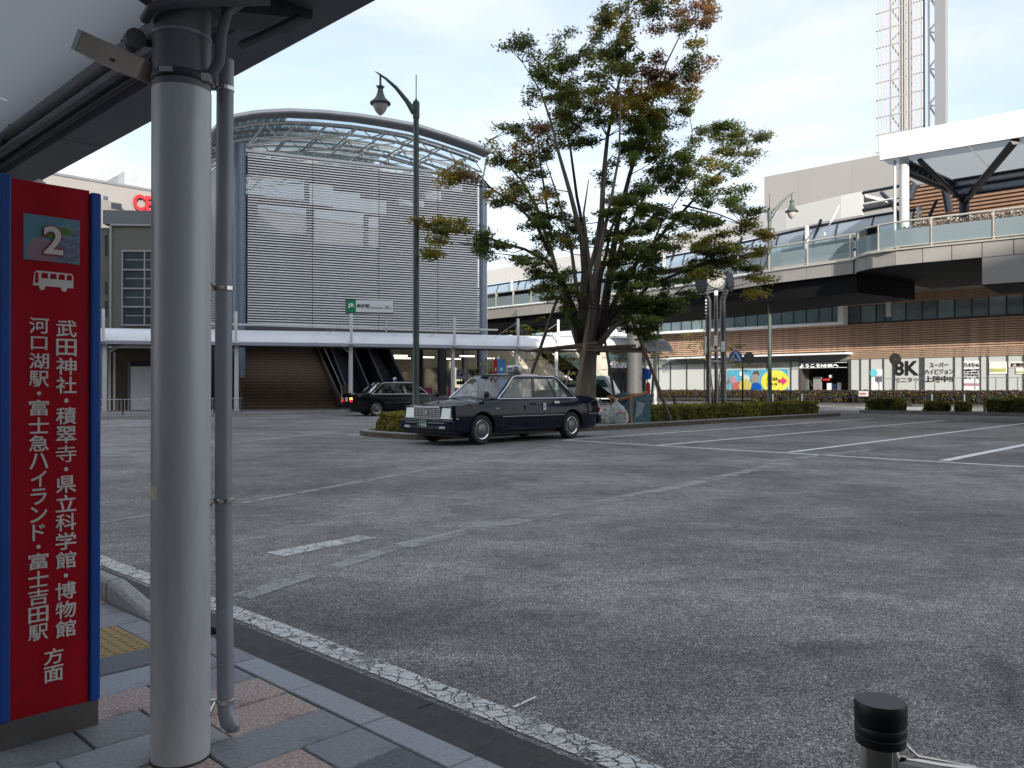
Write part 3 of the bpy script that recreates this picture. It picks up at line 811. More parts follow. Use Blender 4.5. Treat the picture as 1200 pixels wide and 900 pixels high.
# hall behind: floor over the stairs, dark inner walls, columns
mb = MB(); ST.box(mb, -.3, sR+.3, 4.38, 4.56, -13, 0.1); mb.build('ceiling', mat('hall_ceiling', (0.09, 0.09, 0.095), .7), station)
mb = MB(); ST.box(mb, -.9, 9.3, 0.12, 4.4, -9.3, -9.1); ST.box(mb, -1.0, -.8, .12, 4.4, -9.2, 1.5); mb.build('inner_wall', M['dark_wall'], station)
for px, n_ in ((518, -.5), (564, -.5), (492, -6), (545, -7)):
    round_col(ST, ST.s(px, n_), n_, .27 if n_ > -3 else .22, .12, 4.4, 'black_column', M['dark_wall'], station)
# stairs
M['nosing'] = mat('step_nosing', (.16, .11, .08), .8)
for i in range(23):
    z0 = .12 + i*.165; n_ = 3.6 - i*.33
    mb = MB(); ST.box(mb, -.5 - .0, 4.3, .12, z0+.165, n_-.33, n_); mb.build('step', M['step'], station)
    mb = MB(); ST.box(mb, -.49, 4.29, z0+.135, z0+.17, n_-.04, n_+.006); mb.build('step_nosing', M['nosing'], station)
sd = MB()
for s_ in (4.32, -.62):
    sd.prism([ST.pt(s_, .12, 3.9), ST.pt(s_, .65, 3.7), ST.pt(s_, 4.35, -4.2), ST.pt(s_, .12, -4.2)], (ST.d.x*.12, ST.d.y*.12, 0))
sd.build('stair_wall', mat('stair_side', (.07, .055, .045), .7), station)
hr = MB(); hr.tube([ST.pt(4.38, .95, 4.0), ST.pt(4.38, 1.35, 3.7), ST.pt(4.38, 5.0, -3.6)], .035, 6); hr.tube([ST.pt(4.38, .2, 3.95), ST.pt(4.38, .95, 3.95)], .03, 6)
hr.build('handrail', M['steel_dull'], station)
# escalators
esc_b = mat('escalator_side', (0.10, 0.12, 0.15), .3, metal=.4)
for s_ in (5.0, 6.3, 7.2, 8.5):
    pr = [ST.pt(s_, .12, 2.8), ST.pt(s_, 1.05, 3.0), ST.pt(s_, 1.12, 2.2), ST.pt(s_, 5.2, -4.6), ST.pt(s_, .12, -4.6)]
    mb = MB().prism(pr, (ST.d.x*.05, ST.d.y*.05, 0)); mb.build('escalator_side', M['frame_dark'], station)
    mb = MB().tube([p + Vector((ST.d.x*.025, ST.d.y*.025, .05)) for p in pr[1:4]], .06, 6); mb.build('escalator_handrail', esc_b, station)
for s_ in (5.15, 7.35):
    mb = MB(); 
    for i in range(22):
        n_ = 2.2 - i*.31; ST.box(mb, s_, s_+1.1, .12, .2 + i*.175, n_-.31, n_)
    mb.build('escalator_steps', M['frame_dark'], station)
for s_ in (4.75, 6.75):
    mb = MB(); ST.box(mb, s_-.16, s_+.16, .12, 1.35, 3.0, 3.25); mb.build('escalator_newel', mat('newel', (.13, .10, .07), .5), station, bevel=.03)
# lit concourse beyond the columns
cw = MB(); ST.box(cw, 9.4, 30, .12, 4.4, -12.2, -12.0); cw.build('concourse_wall', mat('concourse_wall', (.42, .38, .31), .7, var=.2, scale=1.2), station)
for i, (s_, w_, z0, z1, mt) in enumerate([(10.2, 1.6, .12, 2.6, 'pane_dark'), (12.4, .9, .4, 2.4, 'pane_dark'), (14, 2.2, .12, 2.7, 'pane_dark'), (17.2, 1.8, .12, 2.6, 'pane_dark'), (20, 3, .12, 2.7, 'pane_dark')]):
    mb = MB(); ST.box(mb, s_, s_+w_, z0, z1, -12.0, -11.9); mb.build('shop_window', M[mt], station)
mg = mat('magenta_panel', (.35, .03, .16), .5)
for s_ in (10.0, 12.1, 14.6):
    mb = MB(); ST.box(mb, s_, s_+1.3, .5, 1.2, -8.05, -8.0); mb.build('magenta_board', mg, station)
for s_, n_, w_ in ((9.8, -5, .9), (12.0, -7, 1.2), (10.9, -9.5, 1.4), (14.5, -9, 1.4), (14.0, -4, 1.0), (16.5, -7, 1.2)):
    mb = MB(); ST.box(mb, s_, s_+w_, 3.25, 3.33, n_-.15, n_); mb.build('ceiling_light', M['warm_light'], station)
for s_, n_ in ((9.9, -5.2), (11.6, -5.2), (14.2, -5.2)):
    mb = MB(); ST.box(mb, s_, s_+1.2, .42, .50, n_-.05, n_); ST.box(mb, s_, s_+1.2, .68, .76, n_-.05, n_); mb.build('barrier_board', M['white'], station)

# ================================================================== covered walkway with a white barrel roof
CP = Path([(-23, 36.4), (-18.7, 37.6), (-8.2, 40.0), (8.9, 45.9)])
walk = thing('walkway_canopy', (-6, 40.5, .12), 'long white barrel-roofed walkway canopy in front of the station', 'canopy')
prof = [(0, 3.33), (-.12, 3.5), (-.45, 3.74), (-1.0, 3.94), (-1.75, 4.03), (-2.5, 3.94), (-3.05, 3.74), (-3.4, 3.45)]
t = 0; TE = CP.len
while t < TE - .1:
    t1 = min(t + 2.55, TE)
    mb = MB(); rows = []
    k = 1
    for j in range(k+1):
        tt_ = t + (t1-t)*j/k - (0.0 if j else -.006)
        sh = 1.0 if k == 1 else max(.03, math.sqrt(max(0, 1 - max(0, (j/k - .35)/.65)**2)))
        rows.append([CP.pt(tt_, 3.33 + (z-3.33)*sh, n_) for n_, z in prof])
    vs = [p for r_ in rows for p in r_] + [p - Vector((0, 0, .05)) for r_ in rows for p in r_]; m_ = len(prof); off = m_*(k+1); fs = []
    for j in range(k):
        for i in range(m_-1):
            fs.append((j*m_+i, (j+1)*m_+i, (j+1)*m_+i+1, j*m_+i+1)); fs.append(tuple(off+q_ for q_ in (j*m_+i, j*m_+i+1, (j+1)*m_+i+1, (j+1)*m_+i)))
    mb.add(vs, fs); mb.build('roof_panel', M['canopy'], walk, smooth=True)
    t = t1
for i in range(14):
    a = TE*i/14; b = TE*(i+1)/14
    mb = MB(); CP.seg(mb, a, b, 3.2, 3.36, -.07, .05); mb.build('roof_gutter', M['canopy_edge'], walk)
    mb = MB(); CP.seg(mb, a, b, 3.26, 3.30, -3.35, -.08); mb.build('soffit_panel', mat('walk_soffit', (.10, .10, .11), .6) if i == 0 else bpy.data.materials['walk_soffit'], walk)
def t_at(path, px, n=0.0):
    best = min((abs(CX + FPX*path.pt(path.len*i/400, 0, n).x/path.pt(path.len*i/400, 0, n).y - px), path.len*i/400) for i in range(401))
    return best[1]
for px in (122, 277, 411, 531.5, 605, 651, 767):
    t = t_at(CP, px, -.3)
    p = CP.pt(t, 0, -.3)
    MB().lathe((p.x, p.y, .12), [(.105, 0), (.105, 3.1)], 12).build('column', M['offwhite'], walk, smooth=True)
    p = CP.pt(t, 0, .0)
    MB().lathe((p.x, p.y, 3.3), [(.16, 0), (.16, .03), (.07, .04), (.07, 1.45), (.05, 1.5)], 10).build('mast', M['offwhite'], walk, smooth=True)
    MB().tube([CP.pt(t, 4.62, -.02), CP.pt(max(t-1.2, 0), 3.75, -.6)], .012, 4).build('stay_rod', M['canopy_edge'], walk)
    MB().tube([CP.pt(t, 2.85, -.3), CP.pt(max(t-.4, 0), 3.25, -.5)], .04, 6).build('bracket', M['canopy_edge'], walk)
mb = MB(); a, b = t_at(CP, 240, -.6), t_at(CP, 583, -.6); mb.tube([CP.pt(a + (b-a)*i/10, 4.22, -.6) for i in range(11)], .055, 6); mb.build('roof_pipe', M['offwhite'], walk)

# station name sign above the canopy
SG = Plane((-8.3, 41.2), (1, .25))
sg = thing('station_name_sign', SG.pt(SG.s(433), 4.4, 0), 'long white and green station name board above the white canopy', 'sign')
mb = MB(); SG.pbox(mb, 405, 351.3, 461.5, 367.2, -.3, -.02); mb.build('sign_box', M['frame_dark'], sg)
mb = MB(); SG.pbox(mb, 417, 352, 461, 366, -.02, .02); mb.build('sign_face', M['white'], sg)
mb = MB(); SG.pbox(mb, 405.3, 351.5, 416.8, 366.2, -.02, .02); mb.build('sign_end', M['jr_green'], sg)
ptext(SG, 'JR', 407.4, 355.4, 415.6, 361, .028, M['white'], sg, bold=.04)
ptext(SG, '甲府駅', 418.2, 356.2, 433.4, 361.4, .028, M['text_black'], sg, bold=.02)
ptext(SG, 'KOFU STATION', 434.2, 360, 448.5, 361.8, .028, M['text_black'], sg)
ptext(SG, '北口', 451, 358, 456, 360.4, .028, M['text_black'], sg)
ptext(SG, 'North Exit', 450.8, 361, 460, 362.2, .028, M['text_black'], sg)
for px in (413, 453):
    p = SG.pt(SG.s(px), 0, -.15); MB().tube([(p.x, p.y, 4.0), (p.x, p.y, 4.85)], .04, 6).build('bracket', M['canopy_edge'], sg)

# ================================================================== pedestrian deck
DP_ = Path([(-7, 62.4), (-1.9, 55.6), (2.55, 49.5), (8.2, 40.5), (11.0, 35.0), (13.2, 32.0)])
lerp3 = lambda t, a, b, T: a + (b-a)*min(1, max(0, t/T))
TM = DP_.l[3]
pb_ = lambda t: lerp3(t, 5.86, 5.62, TM)
pt_ = lambda t: lerp3(t, 6.62, 6.16, TM)
rl_ = lambda t: pt_(t) + 1.0
deck = thing('pedestrian_deck', (9, 40, 0), 'raised pedestrian deck with grey fascia panels and glass parapet beside the big tree', 'footbridge')
mb = MB(); k = 24
for i in range(k): DP_.seg(mb, DP_.len*i/k, DP_.len*(i+1)/k, lambda t: pb_(t)-.72, lambda t: pt_(t)-.05, -4.6, -.25)
mb.build('girder', M['deck_dark'], deck)
def fascia(path, t0, t1, step, z0, z1, parent, n0=-.06, n1=.0, name='fascia_panel', mt='deck_panel', gap=.012):
    t = t0
    while t < t1-.05:
        b = min(t+step, t1); mb = MB(); path.seg(mb, t+gap, b-gap, z0, z1, n0, n1); mb.build(name, M[mt], parent); t = b
fascia(DP_, 0, DP_.len, 1.15, pb_, lambda t: pt_(t)-.03, deck)
mb = MB(); [DP_.seg(mb, DP_.len*i/k, DP_.len*(i+1)/k, lambda t: pt_(t)-.03, lambda t: pt_(t)+.03, -.3, .05) for i in range(k)]; mb.build('edge_trim', M['rail'], deck)
def parapet(path, t0, t1, base, parent, step=1.9):
    t = t0; k = max(2, int((t1-t0)/.6))
    mb = MB(); mb.tube([path.pt(t0+(t1-t0)*i/k, base(t0+(t1-t0)*i/k)+1.0, -.1) for i in range(k+1)], .035, 6); mb.build('handrail', M['rail'], parent)
    mb = MB(); mb.tube([path.pt(t0+(t1-t0)*i/k, base(t0+(t1-t0)*i/k)+.11, -.1) for i in range(k+1)], .02, 5); mb.build('bottom_rail', M['rail'], parent)
    while t < t1-.1:
        b = min(t+step, t1)
        mb = MB(); path.seg(mb, t-.025, t+.025, base, lambda q: base(q)+1.0, -.14, -.06); mb.build('rail_post', M['rail'], parent)
        kk = max(1, round((b-t)/.7)); mb = MB()
        for j in range(kk): path.seg(mb, t+.04+(b-t-.08)*j/kk, t+.04+(b-t-.08)*(j+1)/kk, lambda q: base(q)+.13, lambda q: base(q)+.72, -.11, -.09)
        mb.build('frosted_pane', M['pane_deck'], parent)
        mb = MB()
        for j in range(kk): path.seg(mb, t+.04+(b-t-.08)*j/kk, t+.04+(b-t-.08)*(j+1)/kk, lambda q: base(q)+.72, lambda q: base(q)+.96, -.11, -.09)
        mb.build('clear_pane', M['pane'], parent)
        t = b
parapet(DP_, 0.3, DP_.len, pt_, deck)
BP_ = Path([(13.3, 32.2), (13.08, 31.4), (13.12, 30.7), (13.45, 29.95), (14.1, 29.3), (15.2, 28.4), (16.8, 27.1), (20.4, 23.9), (23.5, 21.1)])
BZ0, BZ1 = 5.6, 6.12
fascia(BP_, 0, BP_.len, .92, BZ0, BZ1, deck)
mb = MB(); pts = [(p.x, p.y) for p in BP_.p] + [(29, 27), (18.5, 36.5)]
mb.prism([(a, b, BZ0-.02) for a, b in pts], (0, 0, BZ1-BZ0)); mb.v = [Vector((v.x + (.06 if v.x < 23 else 0), v.y + .06, v.z)) for v in mb.v]; mb.build('deck_slab', M['deck_dark'], deck)
mb = MB(); k = 26; [BP_.seg(mb, BP_.len*i/k, BP_.len*(i+1)/k, BZ1, BZ1+.06, -.3, .05) for i in range(k)]; mb.build('edge_trim', M['rail'], deck)
parapet(BP_, .15, BP_.len, lambda t: BZ1+.03, deck)
# deeper box under the right part
tb0 = t_at(BP_, 1151)
mb = MB(); k = 6
for i in range(k): BP_.seg(mb, tb0+(BP_.len-tb0)*i/k, tb0+(BP_.len-tb0)*(i+1)/k, 4.66, BZ0-.03, -3.4, -.08)
mb.build('girder', M['deck_dark'], deck)
fascia(BP_, tb0, BP_.len, 1.35, 4.68, BZ0-.02, deck, -.07, .015)
# columns
for px, Y, r_, zt in ((743.5, 43.5, .40, 5.0),):
    x = (px-CX)/FPX*Y; MB().lathe((x, Y, 0), [(r_, 0), (r_, zt)], 24).build('deck_column', M['concrete_col'], deck, smooth=True)
MB().lathe((24, 25.5, 0), [(.5, 0), (.5, 5.0)], 24).build('deck_column', M['concrete_col'], deck, smooth=True)

# covered way on the back of the deck
DC = Path([(p.x + 4.3*U1.x, p.y + 4.3*U1.y) for p in DP_.p] + [(21.5, 30.0), (27, 24.8)])
dcv = thing('deck_roof', (12, 43, 6.2), 'covered way on the deck with white fascia and curved glazed sides', 'canopy')
tF = t_at(DC, 1012)
zz = lambda z: (lambda t: z + lerp3(t, .3, 0, TM))
fascia(DC, 0, tF, 3.1, zz(8.78), zz(9.82), dcv, -.1, 0, 'fascia_panel', 'deck_fascia', .008)
mb = MB(); k = 20; [DC.seg(mb, tF*i/k, tF*(i+1)/k, zz(9.6), zz(9.72), -3.2, -.1) for i in range(k)]; mb.build('roof_slab', M['deck_fascia'], dcv)
tG = t_at(DC, 1075)
k = 0; t = 0
while t < tG:
    b = min(t+1.7, tG)
    mb = MB()
    prof2 = [(0.0, 7.3), (.16, 7.6), (.22, 7.95), (.16, 8.3), (0, 8.62)]
    zo = lambda z, q: z + lerp3(q, .3, 0, TM)
    vs = [DC.pt(q_, zo(z, q_), n_) for q_ in (t+.03, b-.03) for n_, z in prof2]
    mb.add(vs, [(i, i+5, i+6, i+1) for i in range(4)]); mb.build('curved_pane', M['pane_poly'], dcv, smooth=True)
    mb = MB().tube([DC.pt(t, zo(z, t), n_+.02) for n_, z in prof2], .035, 5); mb.build('mullion', M['frame_dark'], dcv)
    if k % 3 == 1:
        p = DC.pt(t+.3, 0, .35); MB().lathe((p.x, p.y, pt_(t)), [(.1, 0), (.1, 2.5)], 10).build('roof_post', M['offwhite'], dcv, smooth=True)
        MB().tube([DC.pt(t+.9, 8.9, .1), DC.pt(t+.5, 8.0, .1), DC.pt(t+.6, 7.2, .2)], .07, 6).build('strut', M['frame_dark'], dcv)
    t = b; k += 1
for z_ in (7.3, 7.75, 8.64):
    kk = 24; mb = MB(); mb.tube([DC.pt(tG*i/kk, zo(z_, tG*i/kk), .19 if z_ == 7.75 else .02) for i in range(kk+1)], .06 if z_ != 7.75 else .075, 6); mb.build('side_rail', M['frame_dark'], dcv)
# open end of the covered way, past the last fascia panel
for z_, r_ in ((9.0, .07), (9.25, .05), (9.75, .07)):
    MB().tube([DC.pt(tF, z_, -.05), DC.pt(t_at(DC, 1066), z_, -.05)], r_, 6).build('side_rail', M['frame_dark'] if z_ != 9.25 else M['offwhite'], dcv)
a_ = DC.pt(tF+.6, 9.7, -.5); MB().tube([a_, DC.pt(tF+1.4, 9.0, .0), DC.pt(tF+2.0, 7.5, .2)], .09, 6).build('strut', M['frame_dark'], dcv)
MB().tube([W(966, 276, 34), W(984, 241, 36.5)], .04, 6).build('strut', M['offwhite'], dcv)
mb = MB(); DC.seg(mb, t_at(DC, 1118), t_at(DC, 1260), 9.0, 9.55, -.1, -.05); mb.build('curved_pane', M['pane_poly'], dcv)
for z_ in (8.95, 9.3, 9.6): MB().tube([DC.pt(t_at(DC, 1118), z_, 0), DC.pt(t_at(DC, 1260), z_, 0)], .06, 6).build('side_rail', M['frame_dark'], dcv)
# far glazed stretch against the station
ZF = Plane((-3, 61), (.72, -.69))

# big canopy over the bulge
bc = thing('deck_entrance_canopy', (17, 31, 6.15), 'large canopy with deep white fascia and dark trusses over the deck at right', 'canopy')
CF = Path([(13.5, 30.35), (17.0, 27.5), (24.5, 21.4)])
fascia(CF, 0, CF.len, 3.6, 9.56, 10.46, bc, -.12, 0, 'fascia_panel', 'deck_fascia', .004)
sof = mat('canopy_soffit', (.72, .73, .71), .6, var=.05)
mb = MB(); k = 5
for i in range(k):
    mb = MB(); a_, b_ = CF.len*i/k+.01, CF.len*(i+1)/k-.01; mb.quad(CF.pt(a_, 9.64, -.12), CF.pt(b_, 9.64, -.12), CF.pt(b_, 9.7, -5.5), CF.pt(a_, 9.7, -5.5)); mb.build('roof_sheet', M['soffit_sheet'], bc)
c1 = Vector((14.35, 30.25)); c2 = Vector((18.75, 34.3))
MB().lathe((c1.x, c1.y, 6.15), [(.165, 0), (.165, 3.45)], 16).build('column', M['offwhite'], bc, smooth=True)
MB().lathe((c1.x-.3, c1.y+.1, 6.15), [(.05, 0), (.05, 3.4)], 8).build('rain_pipe', M['offwhite'], bc, smooth=True)
MB().lathe((c2.x, c2.y, 6.15), [(.2, 0), (.2, 3.2)], 12).build('column', M['frame_dark'], bc, smooth=True)
def truss(a, b, z0, z1, r_, n_, parent):
    MB().tube([(a.x, a.y, z1), (b.x, b.y, z1)], r_, 6).build('truss_chord', M['frame_dark'], parent)
    MB().tube([(a.x, a.y, z0), (b.x, b.y, z0)], r_, 6).build('truss_chord', M['frame_dark'], parent)
    mb = MB()
    for i in range(n_):
        p = a.lerp(b, i/n_); m_ = a.lerp(b, (i+.5)/n_); q_ = a.lerp(b, (i+1)/n_)
        mb.tube([(p.x, p.y, z0), (m_.x, m_.y, z1), (q_.x, q_.y, z0)], r_*.6, 5)
    mb.build('truss_web', M['frame_dark'], parent)
truss(c1, c2, 9.12, 9.5, .11, 12, bc)
e2 = c2 + U2*9
MB().tube([(c2.x, c2.y, 9.3), (e2.x, e2.y, 9.3)], .16, 6).build('back_beam', M['frame_dark'], bc)
MB().tube([(c2.x, c2.y, 8.9), (16.9, 27.75, 9.5)], .15, 6).build('raking_strut', M['frame_dark'], bc)
MB().tube([(c2.x, c2.y, 8.9), (14.8, 30.0, 9.45)], .10, 6).build('raking_strut', M['frame_dark'], bc)
arc = [(1066, 234), (1071, 220), (1080, 209), (1092, 204), (1102, 208), (1108, 222), (1113, 248)]
MB().tube([W(a, b, 36.5) for a, b in arc], .17, 8).build('arch_rib', M['frame_dark'], bc, smooth=True)
# blossom planter behind the parapet
# ================================================================== broadcasting office
office = thing('broadcasting_office', (30, 66, 0), 'broadcasting office with brown louvred front and shop windows below the deck', 'building')
NP = NPL
sA, sU = NP.s(757), NP.s(896, 5)
mb = MB(); NP.box(mb, sA, NP.s(938.5), 0, 8.6, -22, -.12); mb.build('lower_block', M['wood_gap'], office)
mb = MB(); NP.box(mb, NP.s(994.5), 42, 0, 8.6, -22, -.12); mb.build('lower_block', M['wood_gap'], office)
mb = MB(); NP.box(mb, NP.s(938.5)+.01, NP.s(994.5)-.01, 3.35, 8.6, -6, -.13); mb.build('lintel_block', M['wood_gap'], office)
mb = MB(); NP.box(mb, sU, 44, 8.6, NP.z(896, 207, 5), -22, 5.0); mb.build('upper_block', M['bld_grey'], office)
mb = MB(); NP.box(mb, NP.s(960), 44, 8.2, 8.6, -.1, 5.0); mb.build('overhang_soffit', mat('overhang_soffit', (.30, .31, .29), .3, var=.3, scale=.4), office)
# louvred band
bandx = 44 - sA
bl = MB().box((0, -.05, -.055), (bandx, .05, .055)).mesh('brown_louvre', M['louvre_wood'])
for i in range(12): place('brown_louvre', bl, office, NP.pt(sA, 4.12 + i*.172, .0), ang2)
s990 = NP.s(992)
bl2 = MB().box((0, -.04, -.035), (44-s990, .04, .035)).mesh('thin_louvre', mat('pale_wood_louvre', (.42, .28, .19), .7, var=.25))
for i in range(5): place('thin_louvre', bl2, office, NP.pt(s990, 3.98 - i*.13, .04), ang2)
s996 = NP.s(994)
for i in range(7): place('thin_louvre', bl2, office, NP.pt(s990, 7.56 + i*.1, .04), ang2)
mb = MB(); NP.pbox(mb, 1038, 346, 1043.5, 371, 0, .25); mb.build('white_post', M['offwhite'], office)
wl = MB().box((0, -.06, -.07), (44-NP.s(1058, 5), .06, .07)).mesh('brown_louvre', mat('red_brown_louvre', (.27, .155, .095), .7, var=.15))
mb = MB(); NP.box(mb, NP.s(1058, 5), 44, 8.65, 16.4, 4.99, 5.03); mb.build('louvre_backing', M['wood_gap'], office)
for i in range(30): place('brown_louvre', wl, office, NP.pt(NP.s(1058, 5), 8.8 + i*.25, 5.08), ang2)
# joints of the grey upper wall
for s_ in range(5, 44, 4):
    if NP.pt(s_, 0, 5).y and s_ > sU: 
        mb = MB(); NP.box(mb, s_-.02, s_+.02, 9, NP.z(896, 207, 5)-.02, 5.0, 5.006); mb.build('wall_joint', mat('joint_grey', (.30, .29, .28), .7) if 'joint_grey' not in bpy.data.materials else bpy.data.materials['joint_grey'], office)
# bay window strip in its white frame
fr = MB(); sB = NP.s(989, .8)
NP.box(fr, sA, sB, 6.1, 6.30, 0, .9); fr.build('bay_sill', M['white'], office)
fr = MB(); NP.box(fr, sB-.42, sB, 6.30, 8.45, 0, .9); fr.build('bay_end_frame', M['white'], office)
fr = MB(); NP.box(fr, sA, sB-.42, 8.25, 8.45, 0, .9); fr.build('bay_soffit', M['offwhite'], office)
s_ = sA
pm = None
rr = random.Random(3)
while s_ < sB-.5:
    b = min(s_+1.05, sB-.42); mb = MB(); NP.box(mb, s_+.03, b-.03, 6.30, 8.25, .5, .53); w_ = mb.build('bay_pane', M['pane_mid'], office)
    mb = MB(); NP.box(mb, b-.03, b+.03, 6.30, 8.25, .48, .58); mb.build('mullion', M['frame_dark'], office); s_ = b
xs = [994, 1009, 1027, 1038, 1043.5, 1062, 1081, 1099, 1119, 1139, 1159, 1180, 1200, 1222, 1245]
for a, b in zip(xs, xs[1:]):
    mb = MB(); NP.box(mb, NP.s(a)+.04, NP.s(b)-.04, 6.22, 7.5, -.02, .02); mb.build('window_pane', M['pane_dark'] if rr.random() < .5 else M['pane_mid'], office)
    mb = MB(); NP.box(mb, NP.s(b)-.04, NP.s(b)+.04, 6.2, 7.52, 0, .08); mb.build('mullion', M['frame_dark'], office)
mb = MB(); NP.box(mb, NP.s(994), 44, 6.08, 6.2, 0, .1); mb.build('window_sill', M['wood_gap'], office)
# shop front
xs = [757, 772, 786, 805, 826, 846, 899, 927, 938]
def shop(a, b):
    mb = MB(); NP.box(mb, NP.s(a)+.05, NP.s(b)-.05, .35, 3.95, -.1, .0); return mb.build('shop_panel', M['shop_panel'], office)
for a, b in zip(xs, xs[1:]): shop(a, b)
xs2 = [996, 1008.5, 1020, 1035.5, 1047, 1080, 1083, 1118.5, 1129, 1149, 1158, 1181, 1200, 1222, 1245]
for a, b in zip(xs2, xs2[1:]): shop(a, b)
for x in xs + xs2:
    thick = .11 if x in (1080, 996, 938) else .04
    mb = MB(); NP.box(mb, NP.s(x)-thick, NP.s(x)+thick, .13, 3.95, -.08, .05); mb.build('shop_mullion', M['shop_frame'], office)
mb = MB(); NP.pbox(mb, 785, 414.6, 993, 416.8, 0, 1.2); mb.v = []; mb.f = []; mb.m = []
NP.box(mb, NP.s(785, 1), NP.s(993, 1), 3.78, 3.92, 0, 1.2); mb.build('thin_canopy', M['white'], office)
mb = MB(); NP.box(mb, sA, NP.s(996), 3.3, 3.78, 0.01, .05); mb.build('fascia_band', mat('grey_green_band', (.16, .18, .18), .5), office)
# entrance
mb = MB(); NP.box(mb, NP.s(939), NP.s(994), .13, 3.3, -3.0, -2.9); NP.box(mb, NP.s(939), NP.s(994), .13, .2, -3, 0); mb.build('entrance_recess', M['dark_wall'], office)
mb = MB(); NP.pbox(mb, 928, 424.8, 992, 425.6, .0, .08); NP.pbox(mb, 928, 430.6, 992, 431.3, .0, .08); mb.build('entrance_rail', M['offwhite'], office)
ptext(NP, 'ようこそNHKへ', 937, 426.2, 982.5, 430.4, .1, emit_mat('lit_lettering', (.9, .9, .88), .5), office, bold=.03)
for x0, y0, x1, y1, mt in ((953, 442, 962, 457, 'wall_cream'), (964, 443, 972, 446, 'red_plastic'), (971.5, 439.5, 975, 443, 'white'), (969, 449, 975, 457, 'white'), (981, 448.5, 985.5, 457, 'white'), (941, 431.5, 947, 457, 'pane_mid'), (976, 450, 980, 457, 'litter_d')):
    mb = MB(); NP.pbox(mb, x0, y0, x1, y1, -1.2, -1.0); mb.build('lobby_display', M[mt], office)
# mural: blue board with a yellow balloon, an arrow and simple flowers
mb = MB(); NP.pbox(mb, 853.5, 433, 923.5, 459.5, .05, .08); mb.build('mural_board', M['sign_cyan'], office)
ptext(NP, 'NHK甲府放送局 オープン', 858.5, 426.8, 917, 431, .09, mat('brown_letter', (.30, .13, .06), .6), office)
def disc(pl, px, py, rx, rz, n_, mt, name, parent, k=18, n0=None):
    c = pl.P(px, py, n_); mb = MB()
    poly = [c + Vector((pl.d.x, pl.d.y, 0))*rx*math.cos(2*math.pi*i/k) + Vector((0, 0, rz*math.sin(2*math.pi*i/k))) for i in range(k)]
    mb.prism(poly, (-pl.n.x*.02, -pl.n.y*.02, 0)); return mb.build(name, mt, parent)
yl = mat('mural_yellow', (.72, .68, .08), .5)
disc(NP, 908, 447, 1.25, .95, .11, yl, 'mural_balloon', office)
arrow = [(912, 444.5), (917, 444.5), (917, 441.5), (922.5, 446.5), (917, 451.5), (917, 448.5), (912, 448.5)]
mb = MB(); mb.prism([NP.P(a, b, .15) for a, b in arrow], (-NP.n.x*.02, -NP.n.y*.02, 0)); mb.build('mural_arrow', mat('mural_pink', (.65, .05, .18), .5), office)
ptext(NP, '入口は', 898, 442, 911.5, 446, .14, M['text_black'], office, bold=.02); ptext(NP, 'コチラ', 898, 449, 911, 452.5, .14, M['text_black'], office, bold=.02)
for px, py, r_, mt in ((859, 445, .33, 'pic_pink'), (862, 453, .36, 'litter_e'), (869, 438, .22, 'white'), (873, 452, .6, 'litter_c'), (874, 444, .35, 'litter_b'), (885, 444, .42, 'wall_cream'), (886, 455, .5, 'sign_blue'), (866, 451, .3, 'red_plastic'), (880, 454, .28, 'red_plastic'), (886, 438.5, .3, 'brown')):
    disc(NP, px, py, r_, r_, .11 + r_*.03, M[mt], 'mural_flower', office, 10)
# lettering on the window panels
ptext(NP, '8K', 1048, 422.8, 1077, 440.2, .03, M['text_black'], office, bold=.03)
ptext(NP, 'モニター', 1049.5, 442, 1076.5, 448.2, .03, M['text_black'], office, bold=.012)
ptext(NP, 'スーパー', 1089.5, 424.6, 1111.5, 430.6, .03, M['text_black'], office, bold=.012)
ptext(NP, 'ハイビジョン', 1083.8, 432.2, 1117.4, 438.6, .03, M['text_black'], office, bold=.012)
ptext(NP, '上映中!!', 1083.8, 440.2, 1117, 447.9, .03, M['text_black'], office, bold=.03)
mb = MB(); NP.pbox(mb, 1021, 433, 1034.5, 458, .0, .03); mb.build('poster', M['white'], office)
disc(NP, 1023.5, 437, .3, .3, .05, mat('poster_cyan', (.15, .55, .62), .5), 'poster_spot', office)
for i in range(5):
    mb = MB(); NP.pbox(mb, 1026 + i*1.6, 440+(i % 2)*1.5, 1027 + i*1.6, 447+(i % 3), .03, .05); mb.build('poster_figure', M['shop_frame'], office)
mb = MB(); NP.pbox(mb, 1128.5, 423, 1148.5, 458, 0, .03); mb.build('poster', M['white'], office)
ptext(NP, '乃木坂46', 1129.5, 425, 1147.5, 430.5, .05, M['brown'], office, bold=.03)
for i in range(4): ptext(NP, ['山梨の番組', '夕方六時', '受信相談', 'ニュース'][i], 1130, 432.2+i*3.1, 1147.5, 434.9+i*3.1, .05, M['text_black'], office, bold=.05)
mb = MB(); NP.pbox(mb, 1130, 449, 1147.5, 452, .03, .05); mb.build('poster_strip', M['pic_pink'], office)
pyel = mat('poster_lime', (.45, .50, .16), .5)
for x0, y0, x1, y1 in ((1159.5, 424, 1180, 438), (1190.5, 431, 1214, 438)):
    mb = MB(); NP.pbox(mb, x0, y0, x1, y1, 0, .05); mb.build('notice_board', M['cream_text'], office)
    mb = MB(); NP.pbox(mb, x0+1, y0+(y1-y0)*.55, x1-1, y0+(y1-y0)*.82, .05, .07); mb.build('notice_strip', pyel, office)
mb = MB(); NP.pbox(mb, 1182, 424, 1212, 430.6, 0, .05); mb.build('notice_board', M['cream_text'], office)
ptext(NP, '放送体験', 1184, 425, 1210, 429.8, .07, M['text_black'], office, bold=.04)
